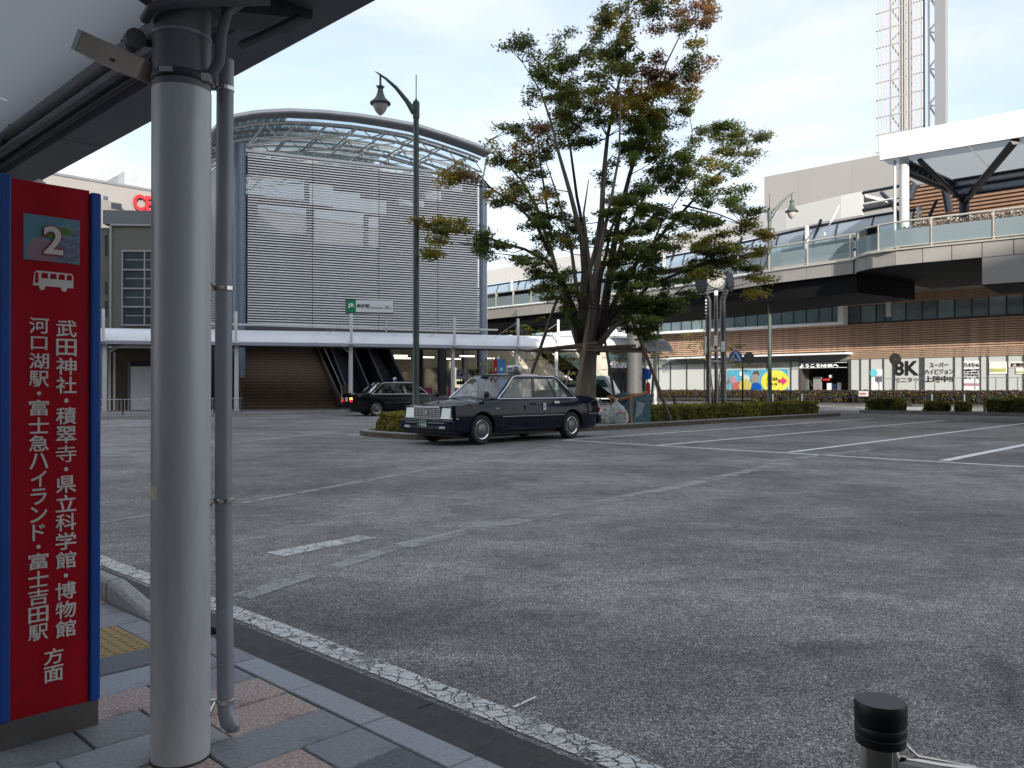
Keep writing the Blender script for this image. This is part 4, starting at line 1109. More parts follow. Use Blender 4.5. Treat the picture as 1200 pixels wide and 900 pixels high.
# louvre joints
for x in (1028, 1058, 1097, 1136, 1177, 930, 868, 800):
    mb = MB(); NP.box(mb, NP.s(x)-.012, NP.s(x)+.012, 4.05, 6.05, .0, .052); mb.build('louvre_joint', M['wood_gap'], office)

# ================================================================== lattice tower far behind
TW = Plane((100*(1057-CX)/FPX, 100), (0.718, -0.696))
tower = thing('broadcast_tower', TW.pt(0, 0, -4), 'tall pale lattice tower screened with thin vertical rods', 'tower')
mb = MB(); TW.box(mb, TW.s(1031), TW.s(1108), 0, 12, -8, -.2); mb.build('tower_base', M['bld_grey'], tower)
z0, z1 = 12, 52
tw_w = mat('tower_white', (.46, .44, .43), .5, var=.05)
rm = MB().box((-.05, -.05, 0), (.05, .05, z1-z0)).mesh('screen_rod', tw_w)
sa, sb = TW.s(1037), TW.s(1083)
for i in range(16): place('screen_rod', rm, tower, TW.pt(sa + (sb-sa)*i/15, z0, 0), ang2)
rm2 = MB().box((-.06, -.05, 0), (.06, .05, z1-z0)).mesh('outer_rod', tw_w)
for px in (1030.5, 1034): place('outer_rod', rm2, tower, TW.pt(TW.s(px), z0, 0.1), ang2)
rg = MB().box((0, -.06, -.06), (TW.s(1084)-TW.s(1027), .06, .06)).mesh('screen_ring', tw_w)
for i in range(19): place('screen_ring', rg, tower, TW.pt(TW.s(1027), z0+1+i*2.15, -.12), ang2)
mb = MB(); TW.box(mb, TW.s(1083.3), TW.s(1084), z0, z1, -.3, .1); mb.build('dark_joint', M['frame_dark'], tower)
mb = MB(); TW.box(mb, TW.s(1096), TW.s(1109), z0, z1, -.9, 0); mb.build('clad_shaft', mat('tower_panel', (.25, .255, .275), .5, var=.03), tower)
mb = MB(); TW.box(mb, TW.s(1047), TW.s(1056), z0, z1, -4.5, -2.0); mb.build('lift_shaft', mat('tower_shaft', (.36, .36, .37), .6, var=.06), tower)
tb_ = mat('tower_steel', (.62, .66, .72), .5)
for px, n_ in ((1040, -1), (1086, -1), (1094, -3), (1062, -6)):
    p = TW.pt(TW.s(px), 0, n_); MB().tube([(p.x, p.y, z0), (p.x, p.y, z1)], .13, 8).build('tower_leg', tb_, tower)
utw = MB().tube([(0, 0, 0), (0, 0, 1)], 1.0, 6).mesh('tower_brace', tb_)
for i in range(9):
    z = z0 + 1 + i*4.4
    a, b = TW.pt(TW.s(1086), z, -1), TW.pt(TW.s(1095), z+2.2, -2.8)
    rod(a, b, .13, tower, 'tower_brace', utw); rod(b, a + Vector((0, 0, 4.4)), .13, tower, 'tower_brace', utw)
    rod(a, TW.pt(TW.s(1095), z, -2.8), .12, tower, 'tower_brace', utw)
    rod(TW.pt(TW.s(1040), z, -1), TW.pt(TW.s(1050), z+2.2, -3), .12, tower, 'tower_brace', utw); rod(TW.pt(TW.s(1050), z+2.2, -3), TW.pt(TW.s(1040), z+4.4, -1), .12, tower, 'tower_brace', utw)

# ================================================================== buildings on the left
GB = Plane((-24.8, 50), (1, .06))
gb = thing('grey_annex', (-22, 53, .12), 'olive grey annex with a tall framed window left of the station, behind the canopy', 'building')
mb = MB(); GB.pbox(mb, 130, 264, 300, 470, -9, 0); GB.box(mb, GB.s(130), GB.s(300), .1, 3.5, -9, 0.0); mb.build('wall', M['wall_olive'], gb)
mb = MB(); GB.pbox(mb, 120, 247, 300, 263, -9, .12); mb.build('parapet', M['wall_grey'], gb)
mb = MB(); GB.box(mb, GB.s(96), GB.s(131), .12, GB.z(125, 265), -8, -.5); mb.build('side_wing', M['wall_olive'], gb)
mb = MB(); GB.pbox(mb, 128.5, 263, 300, 265, 0, .16); GB.box(mb, GB.s(128.8), GB.s(131), .12, GB.z(130, 264), 0, .1); mb.build('corner_trim', M['win_frame'], gb)
wx0, wx1 = 142.5, 196
mb = MB(); 
for y in (294, 316, 338, 359.5, 381): GB.pbox(mb, wx0, y-.9, wx1, y+.9, 0, .14)
for x in (142.8, 169, 195): GB.pbox(mb, x-.8, 294, x+.8, 381, 0, .12)
mb.build('window_frame', M['win_frame'], gb)
for i, (a, b) in enumerate(((294, 316), (316, 338), (338, 359.5), (359.5, 381))):
    mb = MB(); GB.pbox(mb, wx0, a, wx1, b, .0, .03); mb.build('window_pane', M['pane_dark'], gb)
    mb = MB(); GB.pbox(mb, 147, a+10, wx1, a+11, .03, .06); mb.build('blind_rail', M['win_frame'], gb)
for y0, y1 in ((275, 300), (330, 345), (352, 370)):
    mb = MB(); GB.pbox(mb, 122.5, y0, 124.5, y1, -.5, -.44); mb.build('side_window', M['pane_dark'], gb)
# lift tower entrance under the canopy
lf = thing('lift_entrance', (-19.5, 40.2, .12), 'small lift entrance with arched hood and white shutter left of the steps', 'building')
LF = Plane((-20, 40.6), (1, .1))
mb = MB(); LF.box(mb, LF.s(126), LF.s(232), .12, 3.15, -3, 0); mb.build('wall', M['brown'], lf)
mb = MB(); LF.pbox(mb, 153, 429.5, 196, 484, 0, .06); mb.build('shutter', M['white'], lf)
mb = MB(); LF.pbox(mb, 153, 423.5, 232, 428.5, 0, .05); mb.build('dark_lintel', M['frame_dark'], lf)
mb = MB(); LF.pbox(mb, 149.5, 423, 152.5, 486, 0, .08); mb.build('door_jamb', M['wall_grey'], lf)
mb = MB(); mb.tube([LF.P(128, 412, 1.2), LF.P(138, 406.5, 1.2), LF.P(152, 403.8, 1.2), LF.P(180, 403, 1.2)], .07, 6); mb.build('hood_edge', M['offwhite'], lf)
mb = MB(); mb.add([LF.P(128, 413, 1.2), LF.P(138, 407.5, 1.2), LF.P(152, 404.8, 1.2), LF.P(200, 403.6, 1.2), LF.P(128, 413, 0), LF.P(138, 407.5, 0), LF.P(152, 404.8, 0), LF.P(200, 403.6, 0)], [(0,1,5,4),(1,2,6,5),(2,3,7,6)]); mb.build('hood', M['wall_grey'], lf)
for px in (128.5, 134): 
    p = LF.pt(LF.s(px, 1.1), 0, 1.1); MB().tube([(p.x, p.y, .12), (p.x, p.y, 2.9)], .05, 8).build('hood_post', M['offwhite'], lf)

# department store along U1, far left
DS = Plane((85*(118-CX)/FPX, 85), (U1.x, U1.y))
ds = thing('department_store', DS.pt(-8, 0, -12), 'cream department store with red roof letters behind the grey annex', 'building')
zt = DS.z(118, 214)
mb = MB(); DS.box(mb, -26, 42, 0, zt, -26, 0); mb.build('wall', M['wall_cream'], ds)
mb = MB(); DS.box(mb, -26.1, 42.1, zt, zt+.25, -26, .1); mb.build('coping', M['wall_grey'], ds)
mb = MB(); DS.pbox(mb, 110, 235, 142.5, 300, 0, 1.0); mb.build('plant_room', mat('plant_room', (.20, .185, .18), .7), ds)
mb = MB(); DS.pbox(mb, 130, 238, 142, 245, 1.0, 1.05); mb.build('louvre_grille', M['frame_dark'], ds)
mb = MB(); DS.pbox(mb, 120.5, 229.5, 126, 234, 0, .05); mb.build('window_pane', M['pane_dark'], ds)
for x in (124, 141):
    mb = MB(); s_ = DS.s(x); mb.prism([DS.pt(s_-1.5, zt+.2, -1), DS.pt(s_+2.2, zt+.2, -1), DS.pt(s_+2.2, zt+1.9, -1), DS.pt(s_+.8, zt+1.9, -1)], (-DS.n.x*3, -DS.n.y*3, 0)); mb.build('roof_vent', M['canopy_edge'], ds)
# red letters
s_c = DS.s(154.5); zc0, zc1 = DS.z(164, 247, .2), DS.z(164, 228, .2)
text('CELEO', M['letter_red'], 'sign_letters', ds, DS.pt(s_c, zc0, .25), (DS.d.x, DS.d.y, 0), (0, 0, 1), (DS.s(169.5)-s_c)*3.9, zc1-zc0, .25, .03)
for i in range(6):
    mb = MB(); DS.box(mb, -25, 40, 1.5+i*3.2, 3.2+i*3.2, 0, .04); mb.build('window_band', M['pane_dark'], ds)

# made-up blocks behind the camera, added unseen to shade the plaza from the sun
def block(name, x0, x1, y0, y1, h, mt, label, fl):
    t_ = thing(name, ((x0+x1)/2, (y0+y1)/2, 0), label, 'building')
    MB().box((x0, y0, 0), (x1, y1, h)).build('wall', M[mt], t_)
    mb = MB()
    for i in range(fl):
        z = 1.2 + i*(h-1)/fl; MB().box((x0+1, y1, z), (x1-1, y1+.05, z+1.7)).build('window_band', M['pane_dark'], t_)
    MB().box((x0-.2, y0-.2, h), (x1+.2, y1+.2, h+.5)).build('coping', M['wall_grey'], t_)
block('added_shade_block', -75, 19, -48, -24, 46, 'wall_cream', 'tall cream block added out of view behind the bus shelter to shade the plaza', 13)
block('added_shade_block', 19.5, 62, -46, -24, 26.5, 'wall_grey', 'lower grey block added out of view behind the bus shelter to shade the plaza', 8)

# low far buildings and a dark canopied stair seen under the deck
fb = thing('far_block', (6, 96, 0), 'low pale building glimpsed under the deck beyond the tree', 'building')
mb = MB().box((-2, 92, 0), (16.5, 100, 7)); mb.build('wall', M['wall_grey'], fb)
for i in range(6):
    MB().box((-1.5+i*3, 91.9, 1), (.6+i*3, 92, 3), ).build('window_pane', M['pane_dark'], fb)
    MB().box((-1.5+i*3, 91.9, 4.2), (.6+i*3, 92, 6)).build('window_pane', M['pane_dark'], fb)
mb = MB().box((-2.2, 90.5, 3.4), (16.7, 92, 3.9)); mb.build('awning', M['white'], fb)
st = thing('deck_stair', (3.6, 53, .12), 'dark steel stair with glass sides rising to the deck behind the canopy', 'stairs')
for i in range(18):
    p = Vector((6.0 - i*.34, 52.5 + i*.1, .3 + i*.26)); MB().box((p.x-.2, p.y, p.z-.05), (p.x+.2, p.y+2.2, p.z)).build('step', M['deck_dark'], st)
for yy in (52.4, 56.6):
    MB().prism([(6.4, yy, .1), (6.4, yy, .7), (.2, yy+.1, 5.4), (.2, yy+.1, 4.7)], (0, .1, 0)).build('stringer', M['deck_dark'], st)
    MB().prism([(6.4, yy, .7), (6.4, yy, 1.6), (.2, yy+.1, 6.2), (.2, yy+.1, 5.4)], (0, .03, 0)).build('side_pane', M['pane'], st)
# ================================================================== bus shelter over the camera
shel = thing('bus_shelter', K(1.163, -2.65, SWZ), 'bus shelter with grey round pillar, dark gutter beam and pale sloping soffit', 'bus shelter')
PC = Vector((-1.041, 2.605))
def on(off, s, z): return K(off, s, z)
pso, pss = PC.dot(U1), PC.dot(U2)           # pillar in kerb coordinates
MB().lathe((PC.x, PC.y, SWZ), [(.0885, 0), (.0885, 2.09)], 40).build('pillar', M['pillar'], shel, smooth=True)
MB().lathe((PC.x, PC.y, SWZ), [(.091, 0), (.091, .006)], 32).build('pillar_foot', M['gutter'], shel)
MB().lathe((PC.x, PC.y, 2.13), [(.087, 0), (.087, .30)], 32).build('pillar_head', M['beam'], shel, smooth=True)
MB().lathe((PC.x, PC.y, 2.155), [(.0895, 0), (.0925, .004), (.0925, .022), (.0895, .026)], 32).build('clamp_band', M['beam_dark'], shel, smooth=True)
MB().lathe((PC.x, PC.y, 2.295), [(.089, 0), (.090, .002), (.090, .008), (.089, .01)], 32).build('clamp_band', M['pipe'], shel, smooth=True)
hx = MB().obox((PC.x+.088, PC.y-.03, 2.165), (.012, .006, 0), (-.003, .012, 0), (0, 0, .012)); hx.build('clamp_bolt', M['steel_dull'], shel); hx = MB().obox((PC.x-.01, PC.y-.094, 2.168), (.02, 0, 0), (0, .006, 0), (0, 0, .008)); hx.build('clamp_bolt', M['steel_dull'], shel)
# sticker
a0 = math.atan2(-.93, -.36)
mb = MB(); vs = []
for i in range(7):
    a = R(205) + i*R(6); vs += [(PC.x+.0892*math.cos(a), PC.y+.0892*math.sin(a), z) for z in (.855, .898)]
mb.add(vs, [(2*i, 2*i+2, 2*i+3, 2*i+1) for i in range(6)]); mb.build('sticker', mat('yellowed_sticker', (.80, .74, .55), .5, var=.2, scale=60), shel)
# main gutter beam along the kerb, with its arms and pipes
def kbox(mb, o0, o1, s0, s1, z0, z1, mi=0):
    return mb.hexa([K(o0,s0,z0), K(o1,s0,z0), K(o1,s1,z0), K(o0,s1,z0), K(o0,s0,z1), K(o1,s0,z1), K(o1,s1,z1), K(o0,s1,z1)], mi)
mb = MB()
sec = [(1.40, 2.58), (1.46, 2.50), (1.67, 2.50), (1.70, 2.56), (1.70, 2.86), (1.40, 2.86)]
for s0, s1 in ((-14, -4.7), (-4.69, -1.2), (-1.19, 5)):
    mb = MB(); r0 = [K(o, s0, z) for o, z in sec]; r1 = [K(o, s1, z) for o, z in sec]; n = 6
    mb.add(r0+r1, [tuple(range(n)), tuple(reversed(range(n, 2*n)))] + [(i, n+i, n+(i+1) % n, (i+1) % n) for i in range(n)]); mb.build('gutter_beam', M['beam'], shel)
mb = MB(); mb.tube([K(1.36, -14, 2.60), K(1.36, 5, 2.60)], .045, 10); mb.build('roof_pipe', M['beam'], shel, smooth=True)
mb = MB(); mb.tube([K(1.335, -14, 2.52), K(1.335, 5, 2.52)], .022, 8); mb.build('cable_conduit', M['beam'], shel, smooth=True)
mb = MB(); mb.tube([K(1.385, -14, 2.50), K(1.385, 5, 2.50)], .016, 8); mb.build('cable_conduit', M['beam_dark'], shel, smooth=True)
for s_ in (-3.6, -2.9, -5.2, -6.4):
    mb = MB(); kbox(mb, 1.31, 1.41, s_, s_+.025, 2.545, 2.565); mb.tube([K(1.35, s_+.012, 2.50), K(1.35, s_+.012, 2.66)], .006, 5); mb.build('pipe_clip', M['beam_dark'], shel)
def arm(s_, nm='roof_arm'):
    mb = MB(); w_ = .085
    z_at = lambda o: 2.335 + (pso - o)*.42
    prof_ = [(pso+.12, 2.40), (pso+.42, 2.47), (pso+.42, 2.75), (pso+.12, 2.75), (-.9, z_at(-.9)+.18), (-.9, z_at(-.9)), (pso-.05, z_at(pso-.05)+.04)]
    mb.prism([K(o, s_-w_, z) for o, z in prof_], (U2.x*2*w_, U2.y*2*w_, 0)); mb.build(nm, M['beam_dark'], shel)
for s_ in (pss, pss-3.4, pss+3.4): arm(s_)
for d_ in (-3.4, 3.4):
    p = K(pso, pss+d_); MB().lathe((p.x, p.y, SWZ), [(.0885, 0), (.0885, 2.38)], 32).build('pillar', M['pillar'], shel, smooth=True)
# soffit panels rising away from the kerb
for i in range(9):
    s0 = -9 + i*1.9 + .3; s1 = s0+1.896
    mb = MB(); mb.quad(K(1.42, s0, 2.66), K(1.42, s1, 2.66), K(-1.6, s1, 3.45), K(-1.6, s0, 3.45)); mb.build('roof_sheet', M['soffit_sheet'], shel)
mb = MB(); kbox(mb, -1.75, -1.6, -9, 8, 3.3, 3.6); mb.build('back_beam', M['beam'], shel)
# conduit loops at the pillar head
V = lambda x, y, z: Vector((PC.x+x, PC.y+y, z))
for pts, r_, m_ in (([V(-.09, -.06, 2.335), V(-.05, -.105, 2.35), V(.04, -.11, 2.365), V(.13, -.07, 2.385), V(.26, .04, 2.44)], .016, 'beam'),
                    ([V(.10, -.02, 2.18), V(.125, -.02, 2.22), V(.135, -.03, 2.30), V(.15, -.02, 2.38), V(.22, .03, 2.46)], .017, 'beam'),
                    ([V(.0, -.13, 2.40), V(.12, -.12, 2.44), V(.3, -.02, 2.52)], .024, 'beam_dark'), ([V(.17, .05, 2.30), V(.24, .10, 2.36), V(.33, .16, 2.44)], .014, 'beam_dark')):
    MB().tube(pts, r_, 10).build('conduit', M[m_], shel, smooth=True)
MB().lathe(V(-.135, -.03, 2.285), [(.031, -.018), (.031, .018)], 20, axis=(.62, -.75, 0)).build('junction_box', M['beam'], shel, smooth=False)
MB().tube([V(-.13, -.02, 2.285), V(-.07, .02, 2.285)], .012, 8).build('conduit', M['beam_dark'], shel)
# fluorescent fixture clamped to the pillar
f0, f1 = W(173, 84, 2.58), W(100, 51, 2.66)
d = (f1-f0).normalized(); upv = Vector((0, 0, 1)); sd_ = d.cross(upv).normalized(); up2 = sd_.cross(d).normalized()
mb = MB(); c = (f0+f1)/2; mb.obox(c, d*((f1-f0).length/2), sd_*.030, up2*.033); fx = mb.build('light_fixture', M['fixture'], shel, bevel=.005)
mb = MB(); mb.obox(f1 + d*.008, d*.010, sd_*.031, up2*.034); mb.build('fixture_end_cap', M['offwhite'], fx)
mb = MB(); mb.obox(c - up2*.034 + d*.02, d*((f1-f0).length/2-.06), sd_*.022, up2*.003); mb.build('fixture_lens', M['cream_text'], fx)
MB().obox(c - sd_*.0315 - d*.02 - up2*.012 if (c-sd_).y < c.y else c + sd_*.0315, d*.008, sd_*.002, up2*.005).build('fixture_screw', M['black'], fx)
# downpipe
dpp = [W(263.5, 70, 2.74), W(262, 338, 2.74), W(262, 586, 2.74), W(265, 820, 2.74), W(266, 834, 2.735), W(269, 845, 2.725), W(273, 849, 2.71), W(277, 850, 2.70), W(280, 850, 2.695)]
MB().tube(dpp, [.0275]*4 + [.0285, .029, .027, .02, .004], 18).build('downpipe', M['pipe'], shel, smooth=True)
for py in (104, 338, 586, 820):
    q = W(263 if py < 700 else 265, py, 2.74)
    MB().lathe(q - Vector((0, 0, .007)), [(.0285, 0), (.0305, .001), (.0305, .013), (.0285, .014)], 18).build('pipe_clamp', M['steel'], shel)
    mb = MB(); mb.tube([q + Vector((-.03, -.01, 0)), (PC.x+.086, PC.y+.01, q.z)], .006, 6); mb.obox((q.x-.036, q.y-.014, q.z), (.008, 0, 0), (0, .006, 0), (0, 0, .008)); mb.build('clamp_arm', M['steel'], shel)

# ================================================================== bus stop sign "2"
SP = Plane((G(12, 872).x, G(12, 872).y), (U1.x, U1.y))
o12 = Vector(((12-CX)/FPX*2.66, 2.66)); SP = Plane(o12, (U1.x, U1.y))
bs = thing('bus_stop_sign', (o12.x-.3, o12.y+.4, SWZ), 'red bus stop pylon numbered 2 with blue edges beside the grey shelter pillar', 'sign')
sw0, sw1 = SP.s(12), SP.s(105); zb, zt_ = .13, 1.875
LEN = .95
def sbox(mb, s0, s1, z0, z1, n0, n1): return SP.box(mb, s0, s1, z0, z1, n0, n1)
mb = MB(); sbox(mb, sw0+.002, sw1-.002, zb, zt_, -LEN, 0.0); mb.build('sign_body', M['sign_red'], bs)
mb = MB(); sbox(mb, sw1, sw1+.034, zb-.0, zt_-.006, -LEN-.02, .012); mb.build('edge_post', M['sign_blue'], bs, bevel=.006)
mb = MB(); sbox(mb, sw0-.034, sw0, zb-.0, zt_+.01, -LEN-.02, .012); mb.build('edge_post', M['sign_blue'], bs, bevel=.006)
mb = MB(); sbox(mb, sw0-.020, sw0-.005, zb, zt_-.01, -LEN, -.02); mb.v = []; mb.f = []; mb.m = []
mb = MB(); sbox(mb, sw0-.044, sw0-.034, zb+.02, zt_-.02, -LEN+.03, -.006); mb.build('map_panel', M['sign_cyan'], bs)
mb = MB(); sbox(mb, sw0-.047, sw0-.044, .62, .85, -.6, -.012); mb.build('timetable', M['cream_text'], bs)
mb = MB(); sbox(mb, sw0-.03, sw1+.03, SWZ-.01, zb, -LEN, .002); mb.build('sign_plinth', M['sign_base'], bs)
p = SP.pt(sw1-.07, zt_, -.3); MB().lathe(p, [(.028, -.02), (.028, .05), (.02, .07), (.006, .078)], 14).build('top_lamp', M['cream_text'], bs, smooth=True)
# picture
fd = Vector((SP.d.x, SP.d.y, 0)); up = Vector((0, 0, 1)); nn = Vector((SP.n.x, SP.n.y, 0))
sp0, sp1 = SP.s(27), SP.s(93); zp0, zp1 = SP.z(60, 307), SP.z(60, 254)
mb = MB(); sbox(mb, sp0, sp1, zp0, zp1, 0, .0015); pic = mb.build('number_picture', M['pic_blue'], bs)
pw, ph = sp1-sp0, zp1-zp0
def pd(u, v, ru, rv, lvl, mt, nm='picture_shape', k=20, a0=0, a1=2*math.pi):
    c = SP.pt(sp0+u*pw, zp0+v*ph, .0015+lvl*.0004); poly = []
    for i in range(k):
        a = a0 + (a1-a0)*i/k
        x = min(max(u*pw+ru*pw*math.cos(a), .001), pw-.001)-u*pw; z = min(max(v*ph+rv*pw*math.sin(a), .001), ph-.001)-v*ph
        poly.append(c + fd*x + up*z)
    MB().prism(poly, -nn*.001).build(nm, mt, pic)
pd(.30, .22, .25, .26, 1, M['pic_line']); pd(.30, .22, .235, .245, 2, M['pic_pink']); pd(.42, .2, .24, .24, 3, M['pic_line']); pd(.42, .2, .225, .225, 4, M['pic_pink'])
pd(.70, .70, .17, .10, 3, M['pic_line']); pd(.70, .70, .155, .085, 4, M['pic_green']); pd(.47, .6, .12, .07, 5, M['pic_green'])
gi = 0
for u, v in ((.95, .7), (.74, .5), (.88, .5), (.98, .42), (.66, .36), (.76, .28), (.88, .3), (.64, .12), (.76, .08), (.88, .12), (.98, .2), (.62, .55)):
    pd(u, v, .085, .085, 5 + gi % 2, M['pic_line'], 'grape_outline', 14); pd(u, v, .07, .07, 7, M['pic_grape'], 'grape', 14); gi += 1
mb = MB(); sbox(mb, sp0+.75*pw, sp0+.77*pw, zp0+.78*ph, zp0+.96*ph, .0015, .003); mb.build('grape_stalk', M['pic_line'], pic)
text('2', M['sign_red'], 'number_outline', pic, SP.pt(sp0+.315*pw, zp0+.145*ph, .0058), fd, up, .39*pw, .66*ph, .0008, bold=.045)
text('2', M['cream_text'], 'number', pic, SP.pt(sp0+.335*pw, zp0+.165*ph, .0068), fd, up, .35*pw, .62*ph, .0008, bold=.02)
# bus pictogram
bx0, bx1 = SP.s(38), SP.s(86); bz0, bz1 = SP.z(62, 341), SP.z(62, 318.5); bw, bh = bx1-bx0, bz1-bz0
def bp(pts, l0, l1, mt, nm):
    MB().prism([SP.pt(bx0+u*bw, bz0+v*bh, l1) for u, v in pts], -nn*(l1-l0)).build(nm, mt, bs)
bp([(0, .22), (.99, .22), (.99, .85), (.95, .97), (.1, 1), (.04, .9)], 0, .0015, M['cream_text'], 'bus_pictogram')
for u in (.22, .76):
    c = SP.pt(bx0+u*bw, bz0+.2*bh, .0016); MB().prism([c+fd*.075*bw*math.cos(2*math.pi*i/14)+up*.2*bh*math.sin(2*math.pi*i/14) for i in range(14)], -nn*.0015).build('bus_pictogram_wheel', M['cream_text'], bs)
for u0, u1_ in ((.05, .13), (.2, .36), (.41, .57), (.62, .77), (.82, .95)):
    z0_ = .36 if u0 < .1 else .62
    bp([(u0, z0_), (u1_, z0_), (u1_, .90), (u0+.012, .90)], .0015, .0022, M['sign_red'], 'bus_pictogram_window')
# vertical lettering, one character at a time
def vtext(chars, px, y0, y1, wpx):
    """chars spaced down the sign between rows y0 and y1; the dot takes less room"""
    wts = [.62 if c == '・' else 1.0 for c in chars]; tot = sum(wts); y = y0
    for c, w_ in zip(chars, wts):
        hh = (y1-y0)*w_/tot; ym = y + hh/2; y += hh
        zc = SP.z(px, ym); sc = SP.s(px); cw_ = SP.s(px+wpx/2)-SP.s(px-wpx/2)
        if c == '・': text(c, M['cream_text'], 'lettering', bs, SP.pt(sc-cw_*.1, zc-cw_*.12, .0015), fd, up, cw_*.2, cw_*.22, .002)
        elif c == 'ー': continue
        else:
            fw = {'ハ': .95, 'イ': .8, 'ラ': .8, 'ン': .85, 'ド': .62, '口': .82}.get(c, 1.0); fh = {'口': .75}.get(c, .9)
            ch_ = SP.z(px, ym-hh*fh/2)-SP.z(px, ym+hh*fh/2)
            text(c, M['cream_text'], 'lettering', bs, SP.pt(sc-cw_*fw/2, zc-ch_/2, .0015), fd, up, cw_*fw, ch_, .002, bold=.0 if c in '寺' else .012)
vtext('武田神社・積翠寺・県立科学館・博物館', 77.5, 374, 747, 24)
vtext('河口湖駅・富士急ハイランド・富士吉田駅', 45.5, 371, 751, 23.5)
vtext('方面', 63.5, 758, 799, 23)

# ================================================================== bollard with rail
bo = Vector((.471, 1.06))
def bollard(p, label):
    b = thing('bollard', (p.x, p.y, SWZ), label, 'bollard', 'bollards along the bus stop edge')
    MB().lathe((p.x, p.y, SWZ), [(.05, 0), (.05, .012), (.0235, .014), (.0235, .72)], 28).build('post', M['steel'], b, smooth=True)
    MB().lathe((p.x, p.y, .745), [(.026, 0), (.0302, .002), (.0308, .012), (.0295, .0135), (.0312, .016), (.0312, .024), (.0298, .026), (.0315, .029), (.0318, .052), (.0302, .0555), (.012, .056)], 36).build('cap', M['black'], b, smooth=True)
    return b
b1 = bollard(bo, 'steel bollard with black cap at the edge of the bus stop, lower right')
e = Vector((bo.x+.718*1.5, bo.y-.696*1.5))
rl = MB().tube([(bo.x+.015, bo.y-.008, .722), (bo.x+.06, bo.y-.03, .722), (bo.x+.25, bo.y-.10, .724), (bo.x+.8, bo.y-.30, .724)], .0125, 14)
rl.build('rail', M['steel'], b1, smooth=True)
mb = MB().tube([(bo.x+.024, bo.y-.002, .775), (bo.x+.030, bo.y-.004, .745), (bo.x+.042, bo.y-.012, .733), (bo.x+.1, bo.y-.04, .732)], .0032, 8); mb.build('bracket', M['steel'], b1, smooth=True)
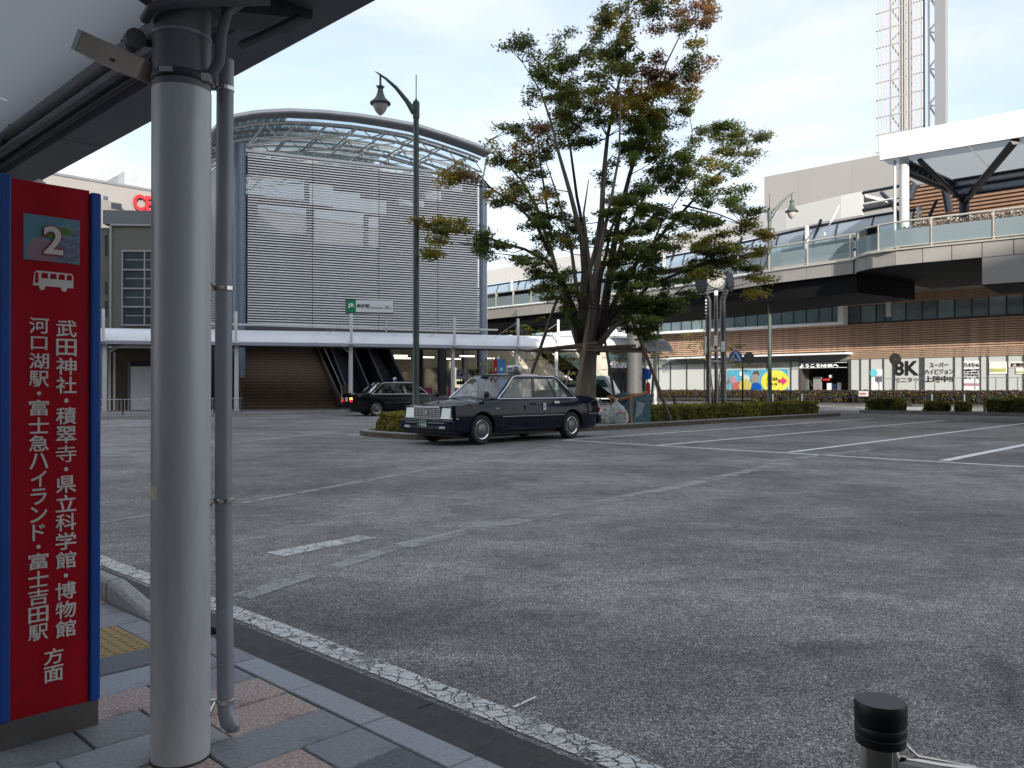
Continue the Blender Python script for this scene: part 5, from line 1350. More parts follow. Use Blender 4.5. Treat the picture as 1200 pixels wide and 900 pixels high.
# ================================================================== taxis
M['tail_off'] = mat('tail_lens', (.25, .008, .008), .2)
def make_taxi(body, label, lamp, plate_front):
    root = thing('taxi', (0, 0, 0), label, 'taxi', 'taxis waiting on the forecourt')
    def w_at(x):
        ax = abs(x); return .842 - .05*max(0, (ax-1.5)/.85)**2 - (.045 if ax > 2.27 else 0)
    def top(x):
        if x > 1.0: return .93 - (x-1.0)*.105 - .02*max(0, (x-2.1)/.2)
        if x > -1.55: return .935
        return .985 - (-1.55-x)*.045 - (.02 if x < -2.3 else 0)
    xs = [-2.36, -2.33, -2.2, -1.9, -1.62, -1.56, -1.45, -1.1, -.6, 0, .6, .95, 1.05, 1.4, 1.8, 2.1, 2.26, 2.30]
    rows = []
    for x in xs:
        w_ = w_at(x); t_ = top(x); lo = .22
        if x < -2.3: lo = .30
        if x > 2.2: lo = .24
        half = [(0, lo), (w_-.10, lo), (w_-.02, lo+.06), (w_, .46), (w_+.002, .62), (w_-.012, .80), (w_-.045, t_-.035), (w_-.085, t_-.005), (w_*.5, t_+.02), (0, t_+.028)]
        rows.append([(x, y, z) for y, z in half] + [(x, -y, z) for y, z in reversed(half[1:-1])])
    n = len(rows[0]); vs = [p for r_ in rows for p in r_]; fs = []
    for i in range(len(xs)-1):
        for k in range(n):
            k2 = (k+1) % n; fs.append((i*n+k, i*n+k2, (i+1)*n+k2, (i+1)*n+k))
    fs.append(tuple(range(n))); fs.append(tuple((len(xs)-1)*n+k for k in reversed(range(n))))
    mb = MB(); mb.add(vs, fs); me = mb.mesh('car_body', [body, M['black']])
    ob = bpy.data.objects.new('car_body', me); COL.objects.link(ob)
    cm = MB()
    for ax in (1.55, -1.30):
        for sy in (1, -1): cm.lathe((ax, sy*.60, .33), [(.355, -.02), (.355, .4)], 28, axis=(0, sy, 0))
    cme = cm.mesh('cut', [body, M['black']]); cme.polygons.foreach_set('material_index', [1]*len(cme.polygons))
    co = bpy.data.objects.new('cut', cme); COL.objects.link(co)
    md = ob.modifiers.new('b', 'BOOLEAN'); md.operation = 'DIFFERENCE'; md.object = co; md.solver = 'EXACT'
    dg = bpy.context.evaluated_depsgraph_get(); me2 = bpy.data.meshes.new_from_object(ob.evaluated_get(dg))
    ob.modifiers.clear(); ob.data = me2; bpy.data.objects.remove(co)
    me2.polygons.foreach_set('use_smooth', [True]*len(me2.polygons)); me2.set_sharp_from_angle(angle=R(32))
    ob.parent = root; ORG[ob.name] = Vector((0, 0, 0))
    P_ = lambda mb, nm, mt, par=root, **k: mb.build(nm, mt, par, **k)
    # greenhouse
    B = dict(fx=1.06, rx=-1.60, fy=.755, ry=.745, z=.925); T = dict(fx=.42, rx=-1.03, fy=.60, ry=.59, z=1.445)
    def side(u, v, sy, out=0.0):
        b = Vector((B['fx']+(B['rx']-B['fx'])*u, (B['fy']+(B['ry']-B['fy'])*u), B['z'])); t = Vector((T['fx']+(T['rx']-T['fx'])*u, T['fy']+(T['ry']-T['fy'])*u, T['z']))
        p = b.lerp(t, v); p.y += .03*math.sin(math.pi*v) + out; return Vector((p.x, p.y*sy, p.z))
    def front(a, v, rear=False, out=0.0):
        k = 'rx' if rear else 'fx'; ky = 'ry' if rear else 'fy'
        p = Vector((B[k], B[ky]*a, B['z'])).lerp(Vector((T[k], T[ky]*a, T['z'])), v)
        bulge = .10*(1-a*a)*(1-.3*v); p.x += (-bulge*.6 if rear else bulge) + (-out if rear else out); return p
    ub = [0, .045, .40, .445, .70, .725, .875, 1]; vb = [0, .07, .84, 1]
    panes = {(1, 1): 'door_window', (3, 1): 'door_window', (5, 1): 'quarter_window'}
    cab = MB()
    for sy in (1, -1):
        for i in range(7):
            for j in range(3):
                if (i, j) in panes: continue
                cab.quad(side(ub[i], vb[j], sy), side(ub[i+1], vb[j], sy), side(ub[i+1], vb[j+1], sy), side(ub[i], vb[j+1], sy))
    def screen(rear):
        A = [-1, -.93, -.5, 0, .5, .93, 1]; V_ = [0, .06, .5, .93, 1]; gl = MB()
        for i in range(6):
            for j in range(4):
                q_ = [front(A[i], V_[j], rear), front(A[i+1], V_[j], rear), front(A[i+1], V_[j+1], rear), front(A[i], V_[j+1], rear)]
                (cab if i in (0, 5) or j in (0, 3) else gl).quad(*q_)
        P_(gl, 'rear_window' if rear else 'windscreen', M['car_glass'], smooth=True, fix=False)
    screen(False); screen(True)
    # roof
    rr_ = MB(); nx, ny = 8, 8; g_ = []
    for i in range(nx+1):
        for j in range(ny+1):
            u, a = i/nx, -1+2*j/ny
            x = T['fx']+(T['rx']-T['fx'])*u + (.10*.7*(1-a*a) if i == 0 else (-.042*(1-a*a) if i == nx else 0))
            y = (T['fy']+(T['ry']-T['fy'])*u)*a; z = T['z'] + .05*(1-abs(a)**2.6)*(1-abs(2*u-1)**3*.85)
            g_.append(Vector((x, y, z)))
    rr_.add(g_, [(i*(ny+1)+j, (i+1)*(ny+1)+j, (i+1)*(ny+1)+j+1, i*(ny+1)+j+1) for i in range(nx) for j in range(ny)])
    P_(rr_, 'roof', body, smooth=True)
    P_(cab, 'pillars', body, fix=True)
    for sy in (1, -1):
        for (i, j), nm in panes.items():
            mb = MB().quad(side(ub[i], vb[j], sy, -.006), side(ub[i+1], vb[j], sy, -.006), side(ub[i+1], vb[j+1], sy, -.006), side(ub[i], vb[j+1], sy, -.006)); P_(mb, nm, M['car_glass'], fix=False)
        P_(MB().tube([side(.0, .02, sy, .012), side(.005, .5, sy, .012), side(.01, .90, sy, .012), side(.06, .955, sy, .012), side(.5, .965, sy, .012), side(.88, .95, sy, .012), side(.93, .88, sy, .012), side(.955, .4, sy, .012), side(.965, .03, sy, .012)], .011, 6), 'window_trim', M['chrome'])
        P_(MB().tube([side(.0, .02, sy, .014), side(.965, .02, sy, .02)], .010, 6), 'belt_trim', M['chrome'])
        # doors: shut lines, handles, side moulding
        sh = MB()
        yb = lambda z: (.842 if z < .62 else .842-.014*(z-.62)/.18 if z < .8 else .82-.03*(z-.8)/.1) + .0025
        def vline(x0, x1, z0=.30, z1=.90, w_=.007):
            k = 8
            for i in range(k):
                za, zb_ = z0+(z1-z0)*i/k, z0+(z1-z0)*(i+1)/k; xa, xb = x0+(x1-x0)*i/k, x0+(x1-x0)*(i+1)/k
                sh.quad((xa-w_, yb(za)*sy, za), (xa+w_, yb(za)*sy, za), (xb+w_, yb(zb_)*sy, zb_), (xb-w_, yb(zb_)*sy, zb_))
        vline(.98, .98); vline(-.12, -.12); vline(-.86, -1.22, .52, .90); 
        sh.quad((.98, .846*sy, .295), (-.86, .846*sy, .295), (-.86, .846*sy, .305), (.98, .846*sy, .305)); P_(sh, 'door_seam', M['black'], fix=False)
        P_(MB().box((-1.02 if sy else 0, min(.838*sy, .858*sy), .52), (1.0, max(.838*sy, .858*sy), .575)), 'side_moulding', body, bevel=.006)
        P_(MB().box((-1.02, min(.857*sy, .861*sy), .562), (1.0, max(.857*sy, .861*sy), .570)), 'moulding_chrome', M['chrome'])
        P_(MB().box((-2.2, min(.80*sy, .832*sy), .562), (-1.68, max(.80*sy, .832*sy), .570)), 'moulding_chrome', M['chrome'])
        for hx_ in (.02, -.78):
            P_(MB().box((hx_-.09, min(.815*sy, .842*sy), .80), (hx_+.09, max(.815*sy, .842*sy), .835)), 'door_handle', M['chrome'] if 0 else body, bevel=.006)
        P_(MB().box((1.08, min(.80*sy, .836*sy), .715), (1.16, max(.80*sy, .836*sy), .745)), 'side_marker', M['amber'])
        # fender mirror
        mm = MB(); mm.tube([(1.42, .70*sy, .88), (1.40, .76*sy, 1.0)], .012, 6); mm.build('mirror_stalk', M['black'], root)
        P_(MB().lathe((1.39, .78*sy, 1.03), [(.02, -.05), (.055, -.035), (.07, 0), (.062, .02)], 12, axis=(-1, 0, 0)), 'fender_mirror', M['black'], smooth=True)
        # wheels
        for ax in (1.55, -1.30):
            ty = MB().lathe((ax, sy*.64, .31), [(.20, 0), (.285, .0), (.308, .03), (.31, .10), (.30, .165), (.275, .19), (.205, .185), (.20, .17)], 32, axis=(0, sy, 0)); tyre = P_(ty, 'tyre', M['rubber'], smooth=True)
            P_(MB().lathe((ax, sy*.64, .31), [(.205, .10), (.205, .178), (.195, .188), (.18, .180), (.17, .165)], 28, axis=(0, sy, 0)), 'rim', M['chrome'], tyre, smooth=True)
            P_(MB().lathe((ax, sy*.64, .31), [(.17, .15), (.17, .168), (.14, .172), (.13, .16), (.125, .160), (.115, .182), (.07, .192), (.0, .194)], 28, axis=(0, sy, 0)), 'hubcap', M['hubcap'], tyre, smooth=True)
            hm = MB()
            for i in range(12):
                a = 2*math.pi*i/12; hm.lathe((ax+.15*math.cos(a), sy*.808, .31+.15*math.sin(a)), [(.008, 0), (.008, .006)], 6, axis=(0, sy, 0))
            P_(hm, 'hubcap_hole', M['black'], tyre)
    # underside shade: floor pan
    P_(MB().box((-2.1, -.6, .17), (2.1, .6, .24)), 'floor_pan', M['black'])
    # front end
    P_(MB().box((2.26, -.80, .30), (2.40, .80, .515)), 'front_bumper', body, bevel=.03)
    P_(MB().box((2.398, -.62, .452), (2.405, .62, .462)), 'bumper_chrome', M['chrome'])
    P_(MB().box((2.395, -.55, .335), (2.404, .55, .395)), 'air_intake', M['black'])
    P_(MB().box((2.15, -.76, .22), (2.36, .76, .30)), 'front_skirt', body, bevel=.02)
    for sy in (1, -1): P_(MB().box((2.39, min(.46*sy, .64*sy), .345), (2.408, max(.46*sy, .64*sy), .39)), 'fog_lamp', M['lens'], bevel=.005)
    gr = P_(MB().box((2.27, -.385, .545), (2.33, .385, .765)), 'grille', M['black'])
    fr_ = MB(); fr_.box((2.30, -.40, .755), (2.352, .40, .79)); fr_.box((2.30, -.40, .53), (2.35, .40, .545)); fr_.box((2.30, -.40, .545), (2.35, -.385, .755)); fr_.box((2.30, .385, .545), (2.35, .40, .755)); P_(fr_, 'grille_frame', M['chrome'], bevel=.004)
    for i in range(5): P_(MB().box((2.325, -.385, .565+i*.039), (2.345, .385, .580+i*.039)), 'grille_bar', M['steel_dull'], gr)
    for i in range(7): P_(MB().box((2.322, -.33+i*.11-.004, .545), (2.338, -.33+i*.11+.004, .755)), 'grille_bar', M['steel_dull'], gr)
    P_(MB().lathe((2.347, 0, .655), [(.04, 0), (.04, .008), (.02, .012)], 14, axis=(1, 0, 0)), 'grille_badge', M['steel_dull'])
    for sy in (1, -1):
        P_(MB().prism([(2.33, .415*sy, .55), (2.33, .70*sy, .55), (2.30, .70*sy, .755), (2.30, .415*sy, .765)], (-.06, 0, 0)), 'headlight', M['lens'], bevel=.006)
        P_(MB().prism([(2.33, .705*sy, .55), (2.20, .812*sy, .55), (2.19, .80*sy, .75), (2.30, .705*sy, .755)], (-.06, -.03*sy, 0)), 'turn_signal', M['amber'], bevel=.006)
        P_(MB().tube([(2.334, .41*sy, .545), (2.334, .71*sy, .545), (2.21, .822*sy, .545)], .008, 5), 'headlight_trim', M['chrome'])
    pf = P_(MB().box((2.404, -.23, .355), (2.412, .10, .52)), 'number_plate', M['plate_green'])
    text('山梨500', M['white'], 'lettering', pf, (2.4125, -.16, .475), (0, 1, 0), (0, 0, 1), .20, .032, .001)
    text(plate_front, M['white'], 'lettering', pf, (2.4125, -.15, .375), (0, 1, 0), (0, 0, 1), .22, .078, .001, bold=.03)
    P_(MB().tube([(1.10, .1, .955), (1.03, .55, 1.0)], .007, 5), 'wiper', M['black']); P_(MB().tube([(1.16, -.35, .955), (1.08, .05, 1.0)], .007, 5), 'wiper', M['black'])
    P_(MB().box((.90, -.68, .93), (1.10, .68, .945)), 'cowl', M['black'])
    # bonnet seams
    P_(MB().tube([(1.1, .66, .935), (2.25, .62, .82)], .004, 4), 'bonnet_seam', M['black']); P_(MB().tube([(1.1, -.66, .935), (2.25, -.62, .82)], .004, 4), 'bonnet_seam', M['black'])
    # rear end
    P_(MB().box((-2.43, -.80, .32), (-2.29, .80, .53)), 'rear_bumper', body, bevel=.03)
    for sy in (1, -1):
        P_(MB().box((-2.385, min(.50*sy, .79*sy), .60), (-2.33, max(.50*sy, .79*sy), .70)), 'tail_light', M['tail_red'] if lamp == 'blue' else M['tail_off'], bevel=.01)
        P_(MB().box((-2.386, min(.50*sy, .79*sy), .705), (-2.33, max(.50*sy, .79*sy), .79)), 'rear_indicator', M['tail_amber'] if lamp == 'blue' and sy < 0 else M['amber'], bevel=.01)
    pr_ = P_(MB().box((-2.375, -.165, .62), (-2.362, .165, .785)), 'number_plate', M['white'])
    text('甲85', M['text_black'], 'lettering', pr_, (-2.3755, .13, .65), (0, -1, 0), (0, 0, 1), .26, .09, .001)
    # interior
    P_(MB().box((-1.5, -.66, .935), (1.0, .66, .945)), 'cabin_floor', M['interior'])
    for sy in (.36, -.36):
        P_(MB().box((-.02, sy-.24, .945), (.12, sy+.24, 1.16)), 'seat_back', M['seat'], bevel=.03)
        P_(MB().box((.0, sy-.12, 1.16), (.09, sy+.12, 1.29)), 'headrest', M['seat'], bevel=.025)
    P_(MB().box((-1.22, -.60, .945), (-1.0, .60, 1.12)), 'rear_seat', M['seat'], bevel=.03)
    P_(MB().box((.75, -.62, .945), (.98, .62, .975)), 'dashboard', M['interior'], bevel=.01)
    P_(MB().box((.72, .05, .975), (.76, .2, 1.06)), 'meter_box', M['red_plastic'] if lamp == 'white' else M['interior'])
    sw_ = MB(); k = 16; sw_.tube([(.60 + .04*math.sin(2*math.pi*i/k), -.36+.18*math.cos(2*math.pi*i/k), 1.0+.09*math.sin(2*math.pi*i/k)) for i in range(k+1)], .012, 6); P_(sw_, 'steering_wheel', M['black'])
    P_(MB().box((.45, -.1, 1.33), (.47, .1, 1.38)), 'rear_view_mirror', M['black'])
    # roof lamp
    if lamp == 'white':
        P_(MB().box((-.34, -.10, 1.49), (-.14, .10, 1.515)), 'lamp_base', M['black'])
        rl_o = P_(MB().box((-.30, -.21, 1.515), (-.18, .21, 1.675)), 'roof_lamp', M['white'], bevel=.05)
        text('甲府', M['text_black'], 'lettering', rl_o, (-.178, -.15, 1.555), (0, 1, 0), (0, 0, 1), .17, .08, .003, bold=.02)
        mb = MB().box((-.181, .05, 1.545), (-.176, .165, 1.65)); P_(mb, 'lamp_mark', M['text_black'], rl_o)
        text('個', M['white'], 'lettering', rl_o, (-.1755, .07, 1.565), (0, 1, 0), (0, 0, 1), .075, .07, .002, bold=.02)
    else:
        P_(MB().box((-.30, -.08, 1.49), (-.14, .08, 1.53)), 'lamp_base', M['sign_blue'])
        P_(MB().box((-.27, -.09, 1.53), (-.17, .09, 1.66)), 'roof_lamp', M['white'], bevel=.03)
        P_(MB().box((-.25, -.092, 1.53), (-.19, .092, 1.575)), 'lamp_band', M['sign_blue'])
    return root
def put(root, loc, heading, sc=1.0):
    root.location = loc; root.rotation_euler = (0, 0, heading); root.scale = (sc, sc, sc)
tx = make_taxi(M['car_navy'], 'dark navy taxi with white roof lamp parked along the tree island, facing left', 'white', '・8 65')
hd = math.atan2(-U1.y, -U1.x)
# near side front wheel stands at the measured ground point
wp = G(562, 521); cen = Vector((wp.x, wp.y)) + U1*1.55*1.03 - U2*(.74*1.03)
put(tx, (cen.x, cen.y, 0), hd, 1.03)
# stickers on the near (left-hand, sy=-1 side faces the camera)
for x, z, w_, h_, mt in ((.27, .70, .06, .10, 'brown'), (-.33, .735, .085, .145, 'white'), (-.72, .835, .16, .06, 'cream_text')):
    pass
ORG[tx.name] = Vector((0, 0, 0))
SY = 1 if (Matrix.Rotation(hd, 3, 'Z') @ Vector((0, 1, 0))).dot(Vector((-cen.x, -cen.y, 0))) > 0 else -1
for x, z, w_, h_, mt, nm in ((.27, .69, .055, .10, 'brown', 'sticker'), (-.33, .68, .085, .15, 'white', 'sticker'), (-.74, .82, .16, .05, 'cream_text', 'sticker')):
    y = .850*SY; MB().box((x-w_/2, min(y, y+.004*SY), z), (x+w_/2, max(y, y+.004*SY), z+h_)).build(nm, M[mt], tx)
text('禁煙', M['text_black'], 'lettering', tx, (-.33-.03*(-1 if SY > 0 else 1)*-1*-1, .855*SY, .72), (-SY, 0, 0), (0, 0, 1), .05, .06, .001)
tx2 = make_taxi(M['car_black'], 'black taxi with a blue and white roof lamp waiting behind the street lamp', 'blue', '・1 27')
h2 = R(27)
p = Vector((-4.95, 36.4)); put(tx2, (p.x, p.y, 0), h2, 1.0)
# driver-side glow of the second taxi is off: only its lamps are lit

# white minibus far behind the tree
van = thing('minibus', (6.4, 62, 0), 'white minibus far off behind the tree trunk', 'van')
vp = [(-2.4, .35), (2.3, .35), (2.35, .9), (2.2, 1.15), (1.75, 1.95), (1.5, 2.1), (-2.3, 2.1), (-2.4, 1.9)]
vd = Vector((.94, -.34, 0)); vn = Vector((.34, .94, 0)); vo = Vector((5.6, 62, .0))
mb = MB().prism([vo + vd*x + Vector((0, 0, z)) - vn*.85 for x, z in vp], vn*1.7); mb.build('van_body', M['white'], van, bevel=.05)
for a, b in ((1.0, 1.85), (-.2, .85), (-1.3, -.3), (-2.25, -1.4)):
    sl = .3 if a == 1.0 else 0
    MB().prism([vo + vd*x + Vector((0, 0, z)) - vn*.87 for x, z in ((a, 1.25), (b, 1.25), (b-sl, 1.8), (a, 1.8))], vn*.01).build('van_window', M['pane_dark'], van)
for x in (-1.5, 1.5):
    MB().lathe(vo + vd*x + Vector((0, 0, .33)) - vn*.75, [(.33, -.12), (.33, .12)], 18, axis=-vn).build('tyre', M['rubber'], van)
# ================================================================== street lamps
def street_lamp(base, ztop, label, sx=1.0):
    L_ = thing('street_lamp', (base[0], base[1], 0.12), label, 'street lamp', 'green street lamps of the plaza')
    x, y = base
    MB().lathe((x, y, .12), [(.14, 0), (.14, .5), (.10, .56), (.088, 1.2), (.075, ztop-.12)], 16).build('post', M['lamp_green'], L_, smooth=True)
    MB().lathe((x, y, ztop-.12), [(.09, -.35), (.095, -.3), (.095, .08), (.04, .13), (.02, .2)], 14).build('post_head', M['lamp_green'], L_, smooth=True)
    MB().tube([(x, y, ztop), (x, y, ztop+.72)], .014, 6).build('finial', M['lamp_green'], L_)
    arm_ = [(-.05, -.25), (-.25, .05), (-.55, .42), (-.82, .66), (-1.02, .80), (-1.12, .86)]
    MB().tube([(x+sx*a, y, ztop-.05+b) for a, b in arm_], [.10, .065, .05, .035, .022, .006], 10).build('arm', M['lamp_green'], L_, smooth=True)
    hx, hz = x-sx*.97, ztop+.70
    MB().lathe((hx, y, hz-.30), [(.03, 0), (.03, .33)], 10).build('hanger', M['lamp_green'], L_, smooth=True)
    MB().lathe((hx, y, hz-.95), [(.27, .16), (.285, .18), (.27, .22), (.20, .27), (.13, .36), (.085, .48), (.07, .58), (.095, .62), (.095, .655), (.05, .67)], 20).build('lamp_hood', M['lamp_green'], L_, smooth=True)
    MB().lathe((hx, y, hz-.95), [(.02, -.14), (.07, -.10), (.14, -.02), (.19, .08), (.21, .165)], 20).build('lamp_globe', M['lamp_glass'], L_, smooth=True)
    for k in range(4):
        a = k*math.pi/2+.4; MB().tube([(hx+.08*math.cos(a), y+.08*math.sin(a), hz-.34), (hx+.11*math.cos(a), y+.11*math.sin(a), hz-.28)], .014, 5).build('hood_lug', M['lamp_green'], L_)
    return L_
Y1 = 22.4
street_lamp(((487.5-CX)/FPX*Y1, Y1), EYE+(454.5-118)/FPX*Y1-.0, 'tall green street lamp rising from the hedge by the navy taxi')
Y2 = 36.0
street_lamp(((902-CX)/FPX*Y2, Y2), EYE+(454.5-246)/FPX*Y2, 'green street lamp near the far end of the tree island', -1.0)

# ================================================================== clock on three posts
Yc = 31.0
cx0 = (839.5-CX)/FPX*Yc
ck = thing('clock_monument', (cx0, Yc, .12), 'three-post steel plaza clock behind the clipped hedge', 'clock')
post_m = mat('clock_post', (.20, .20, .205), .25, metal=.8, var=.3, scale=3)
def pole(pts, r_, mt, nm): MB().tube([W(a, b, Yc + dy) for a, b, dy in pts], r_, 8).build(nm, mt, ck, smooth=True)
pole([(830.5, 486, 0), (830.5, 352, 0), (824, 336, -.1)], .10, post_m, 'post')
pole([(848.5, 486, 0), (847, 352, 0), (853, 334, -.1)], .11, post_m, 'post')
pole([(839.5, 486, .4), (839.3, 336, .4)], .075, post_m, 'post')
for (a0, b0, a1, b1) in ((837.5, 334, 841, 346), (837, 393, 841, 405), (845.5, 400, 849.5, 412), (826.5, 394, 828, 414)):
    mb = MB(); p0, p1 = W(a0, b1, Yc-.15), W(a1, b0, Yc-.11); mb.box((p0.x, p0.y, p0.z), (p1.x, p1.y, p1.z)); mb.build('white_plate', M['white'], ck)
for py in (410.5, 423.5): MB().tube([W(830, py, Yc), W(848, py, Yc)], .035, 6).build('crossbar', M['offwhite'], ck)
for i in range(14): 
    p0 = W(827, 352+i*3.9, Yc-.02); MB().box((p0.x-.02, p0.y-.03, p0.z-.03), (p0.x+.04, p0.y, p0.z+.03)).build('step_pin', M['steel_dull'], ck)
cc = W(838.6, 326.5, Yc-.25)
face = MB().lathe(cc, [(.33, -.05), (.36, -.04), (.36, .04), (.345, .05)], 32, axis=(.1, -1, 0)).build('clock_case', M['lamp_green'], ck)
af = Vector((.1, -1, 0)).normalized(); ar = Vector((1, .1, 0)).normalized()
cf = MB().lathe(cc + af*.052, [(.335, 0), (.335, .004)], 32, axis=af).build('clock_face', mat('clock_face_grey', (.26, .26, .25), .5), ck)
for h_ in range(12):
    a = R(90-30*h_); q = cc + af*.06 + ar*.265*math.cos(a) + Vector((0, 0, .265*math.sin(a)))
    text(str(h_ or 12), M['text_black'], 'numeral', ck, q - ar*.03 - Vector((0, 0, .04)), ar, (0, 0, 1), .06 if h_ and h_ < 10 else .09, .08, .004, bold=.02)
for ang, ln, w_ in ((228, .26, .012), (230-360*0+110, .17, .018)):
    pass
for hr_a, ln, w_ in ((R(90-7.62*30), .15, .018), (R(90-37*6), .24, .012)):
    dv = ar*math.cos(hr_a) + Vector((0, 0, math.sin(hr_a))); pv_ = ar*-math.sin(hr_a) + Vector((0, 0, math.cos(hr_a)))
    MB().prism([cc+af*.066-pv_*w_, cc+af*.066+dv*ln-pv_*w_*.4, cc+af*.066+dv*ln+pv_*w_*.4, cc+af*.066+pv_*w_], af*.004).build('clock_hand', M['text_black'], ck)
for px, py, ax_ in ((822.5, 332, (-.9, -.35, 0)), (855.5, 330.5, (.8, -.55, 0))):
    MB().lathe(W(px, py, Yc), [(.33, -.05), (.36, -.04), (.36, .04), (.345, .05)], 28, axis=ax_).build('clock_case', M['frame_dark'], ck)

# ================================================================== crossing sign and round signs on posts
Yp = 46.0
cs = thing('crossing_sign', ((870.5-CX)/FPX*Yp, Yp, 0), 'blue and white pedestrian crossing sign on a black post right of the clock', 'road sign')
xx = (870.3-CX)/FPX*Yp
MB().tube([(xx, Yp, 0), (xx, Yp, EYE+(454.5-418)/FPX*Yp)], .05, 8).build('post', M['black'], cs)
tri = lambda k, y_, py0=0: [W(a, b, Yp-y_) for a, b in ((862 - 9*k, 423.5 - (1-k)*5), (862+9*k, 423.5-(1-k)*5), (862 + 7*k, 410+ (1-k)*4), (862, 400.5+(1-k)*9), (862-7*k, 410 + (1-k)*4))]
MB().prism([W(a, b, Yp-.1) for a, b in ((853, 418), (862, 409.3), (871, 418), (871, 424.5), (853, 424.5))][:0] or [W(a, b, Yp-.1) for a, b in ((853.2, 424), (871.2, 424), (869, 414), (862.2, 409.8), (855.5, 414))], (0, .04, 0)).build('sign_plate', mat('crossing_blue', (.05, .20, .50), .4), cs)
MB().prism([W(a, b, Yp-.14) for a, b in ((855.6, 422.6), (869, 422.6), (862.2, 411.5))], (0, .02, 0)).build('sign_triangle', M['white'], cs)
hb = MB(); hb.prism([W(a, b, Yp-.17) for a, b in ((861, 414.5), (863, 414.5), (864, 418), (866.5, 422), (865, 422), (862.3, 419), (859.5, 422), (858, 422), (861, 418))], (0, .015, 0)); hb.build('walking_figure', M['sign_blue'], cs)
MB().lathe(W(877.5, 419.5, Yp-.05), [(.34, 0), (.34, .03)], 24, axis=(.35, -1, 0)).build('round_sign', M['black'], cs)
rs_ = thing('round_road_sign', W(1049, 470, 50)*1.0, 'round road sign seen from behind on a thin post by the 8K window', 'road sign')
pz = W(1049, 421, 50); MB().lathe(pz, [(.36, 0), (.36, .03)], 26, axis=(0, -1, 0)).build('sign_disc', mat('sign_back', (.012, .009, .009), .8, spec=.2), rs_)
MB().tube([(pz.x-.02, 50.05, 0), (pz.x-.02, 50.05, pz.z+.1)], .045, 8).build('post', M['black'], rs_)
MB().box((pz.x-.05, 49.92, pz.z-.03), (pz.x+.05, 49.96, pz.z+.0)).build('bracket', M['shop_frame'], rs_)

# second bus stop pylon far behind the taxi
b2 = thing('bus_stop_sign', W(585, 480, 40), 'small far bus stop pylon in red and blue seen over the taxi roof', 'sign')
z1_ = EYE + (454.5-421)/FPX*40; P0, P1, P2 = W(578.5, 421, 40), W(582.5, 421, 39.6), W(592, 421, 40.1)
MB().hexa([(P0.x, P0.y, .12), (P1.x, P1.y, .12), (P2.x, P2.y, .12), (P0.x+.45, P0.y+.5, .12), (P0.x, P0.y, z1_), (P1.x, P1.y, z1_), (P2.x, P2.y, z1_), (P0.x+.45, P0.y+.5, z1_)]).build('sign_body', mat('far_sign_blue', (.03, .20, .45), .5), b2)
MB().prism([(P0.x, P0.y-.02, .12), (P1.x-.005, P1.y-.02, .12), (P1.x-.005, P1.y-.02, z1_), (P0.x, P0.y-.02, z1_)], (0, .01, 0)).build('red_face', M['sign_red'], b2)
mb = MB(); a, b = W(585.8, 434.5, 39.7), W(589, 431, 39.7); mb.box((a.x, 39.76, a.z), (b.x, 39.79, b.z)); mb.build('white_mark', M['white'], b2)
mb = MB(); a, b = W(580, 434.8, 39.6), W(581.6, 431, 39.6); mb.box((a.x, 39.66, a.z), (b.x, 39.69, b.z)); mb.build('white_mark', M['white'], b2)
MB().lathe((P1.x+.05, 40, z1_), [(.06, 0), (.06, .1), (.02, .13)], 10).build('top_lamp', M['white'], b2)
# parking sign board
pk = thing('parking_sign', W(540, 478, 44), 'pale board with a dark blue P hanging under the walkway roof', 'sign')
a, b = W(534.5, 444.5, 44), W(545, 433, 44); MB().box((a.x, 44, a.z), (b.x, 44.08, b.z)).build('sign_plate', mat('pale_blue_plate', (.36, .42, .52), .5), pk)
a, b = W(537, 440.5, 43.97), W(542.5, 434.2, 43.97); MB().box((a.x, 43.97, a.z), (b.x, 43.995, b.z)).build('blue_square', mat('navy_square', (.01, .03, .16), .5), pk)
text('P', M['white'], 'lettering', pk, (a.x+.06, 43.965, a.z+.04), (1, 0, 0), (0, 0, 1), .13, .2, .005, bold=.03)
a, b = W(535, 450.5, 44), W(544.5, 446.5, 44); MB().box((a.x, 44, a.z), (b.x, 44.06, b.z)).build('black_plate', M['black'], pk)
MB().tube([W(539.8, 482, 44.1), W(539.8, 433, 44.1)], .03, 6).build('post', M['steel_dull'], pk)

# ================================================================== fences
def railing(name, label, pts, h, step, mt, r_=.02, bars=2, z0=.12, infill=0, post_mt=None, group=None):
    pth = Path(pts); p = pth.pt(pth.len/2, z0)
    t_ = thing(name, p, label, 'fence', group)
    for i in range(bars):
        z = z0 + h*(1 - i*.86/(max(1, bars-1))) if bars > 1 else z0+h
        MB().tube([pth.pt(q, z) for q in pth.l], r_, 6).build('rail', mt, t_)
    k = max(1, round(pth.len/step))
    for i in range(k+1):
        q = pth.len*i/k; mb = MB(); pp = pth.pt(q, z0); mb.tube([pp, (pp.x, pp.y, z0+h+.03)], r_*1.6, 6); mb.build('post', post_mt or mt, t_)
    if infill:
        kk = int(pth.len/infill); um = MB().tube([(0, 0, z0+h*.14), (0, 0, z0+h)], r_*.5, 4).mesh('baluster', mt)
        for i in range(kk): pp = pth.pt(pth.len*(i+.5)/kk, 0); place('baluster', um, t_, (pp.x, pp.y, 0))
    return t_
LK = Plane((-15.5, 31.0), (7.0, 7.7))
railing('guard_railing', 'low grey steel railing on the pavement edge left of the steps', [LK.pt(LK.s(104, -1.2), 0, -1.2), LK.pt(LK.s(283, -1.2), 0, -1.2)], .62, 1.35, M['steel_dull'], .018, 2, .12, .14, M['frame_dark'])
fb_ = [NP.pt(-9, 0, 6.8), NP.pt(30, 0, 6.8)]
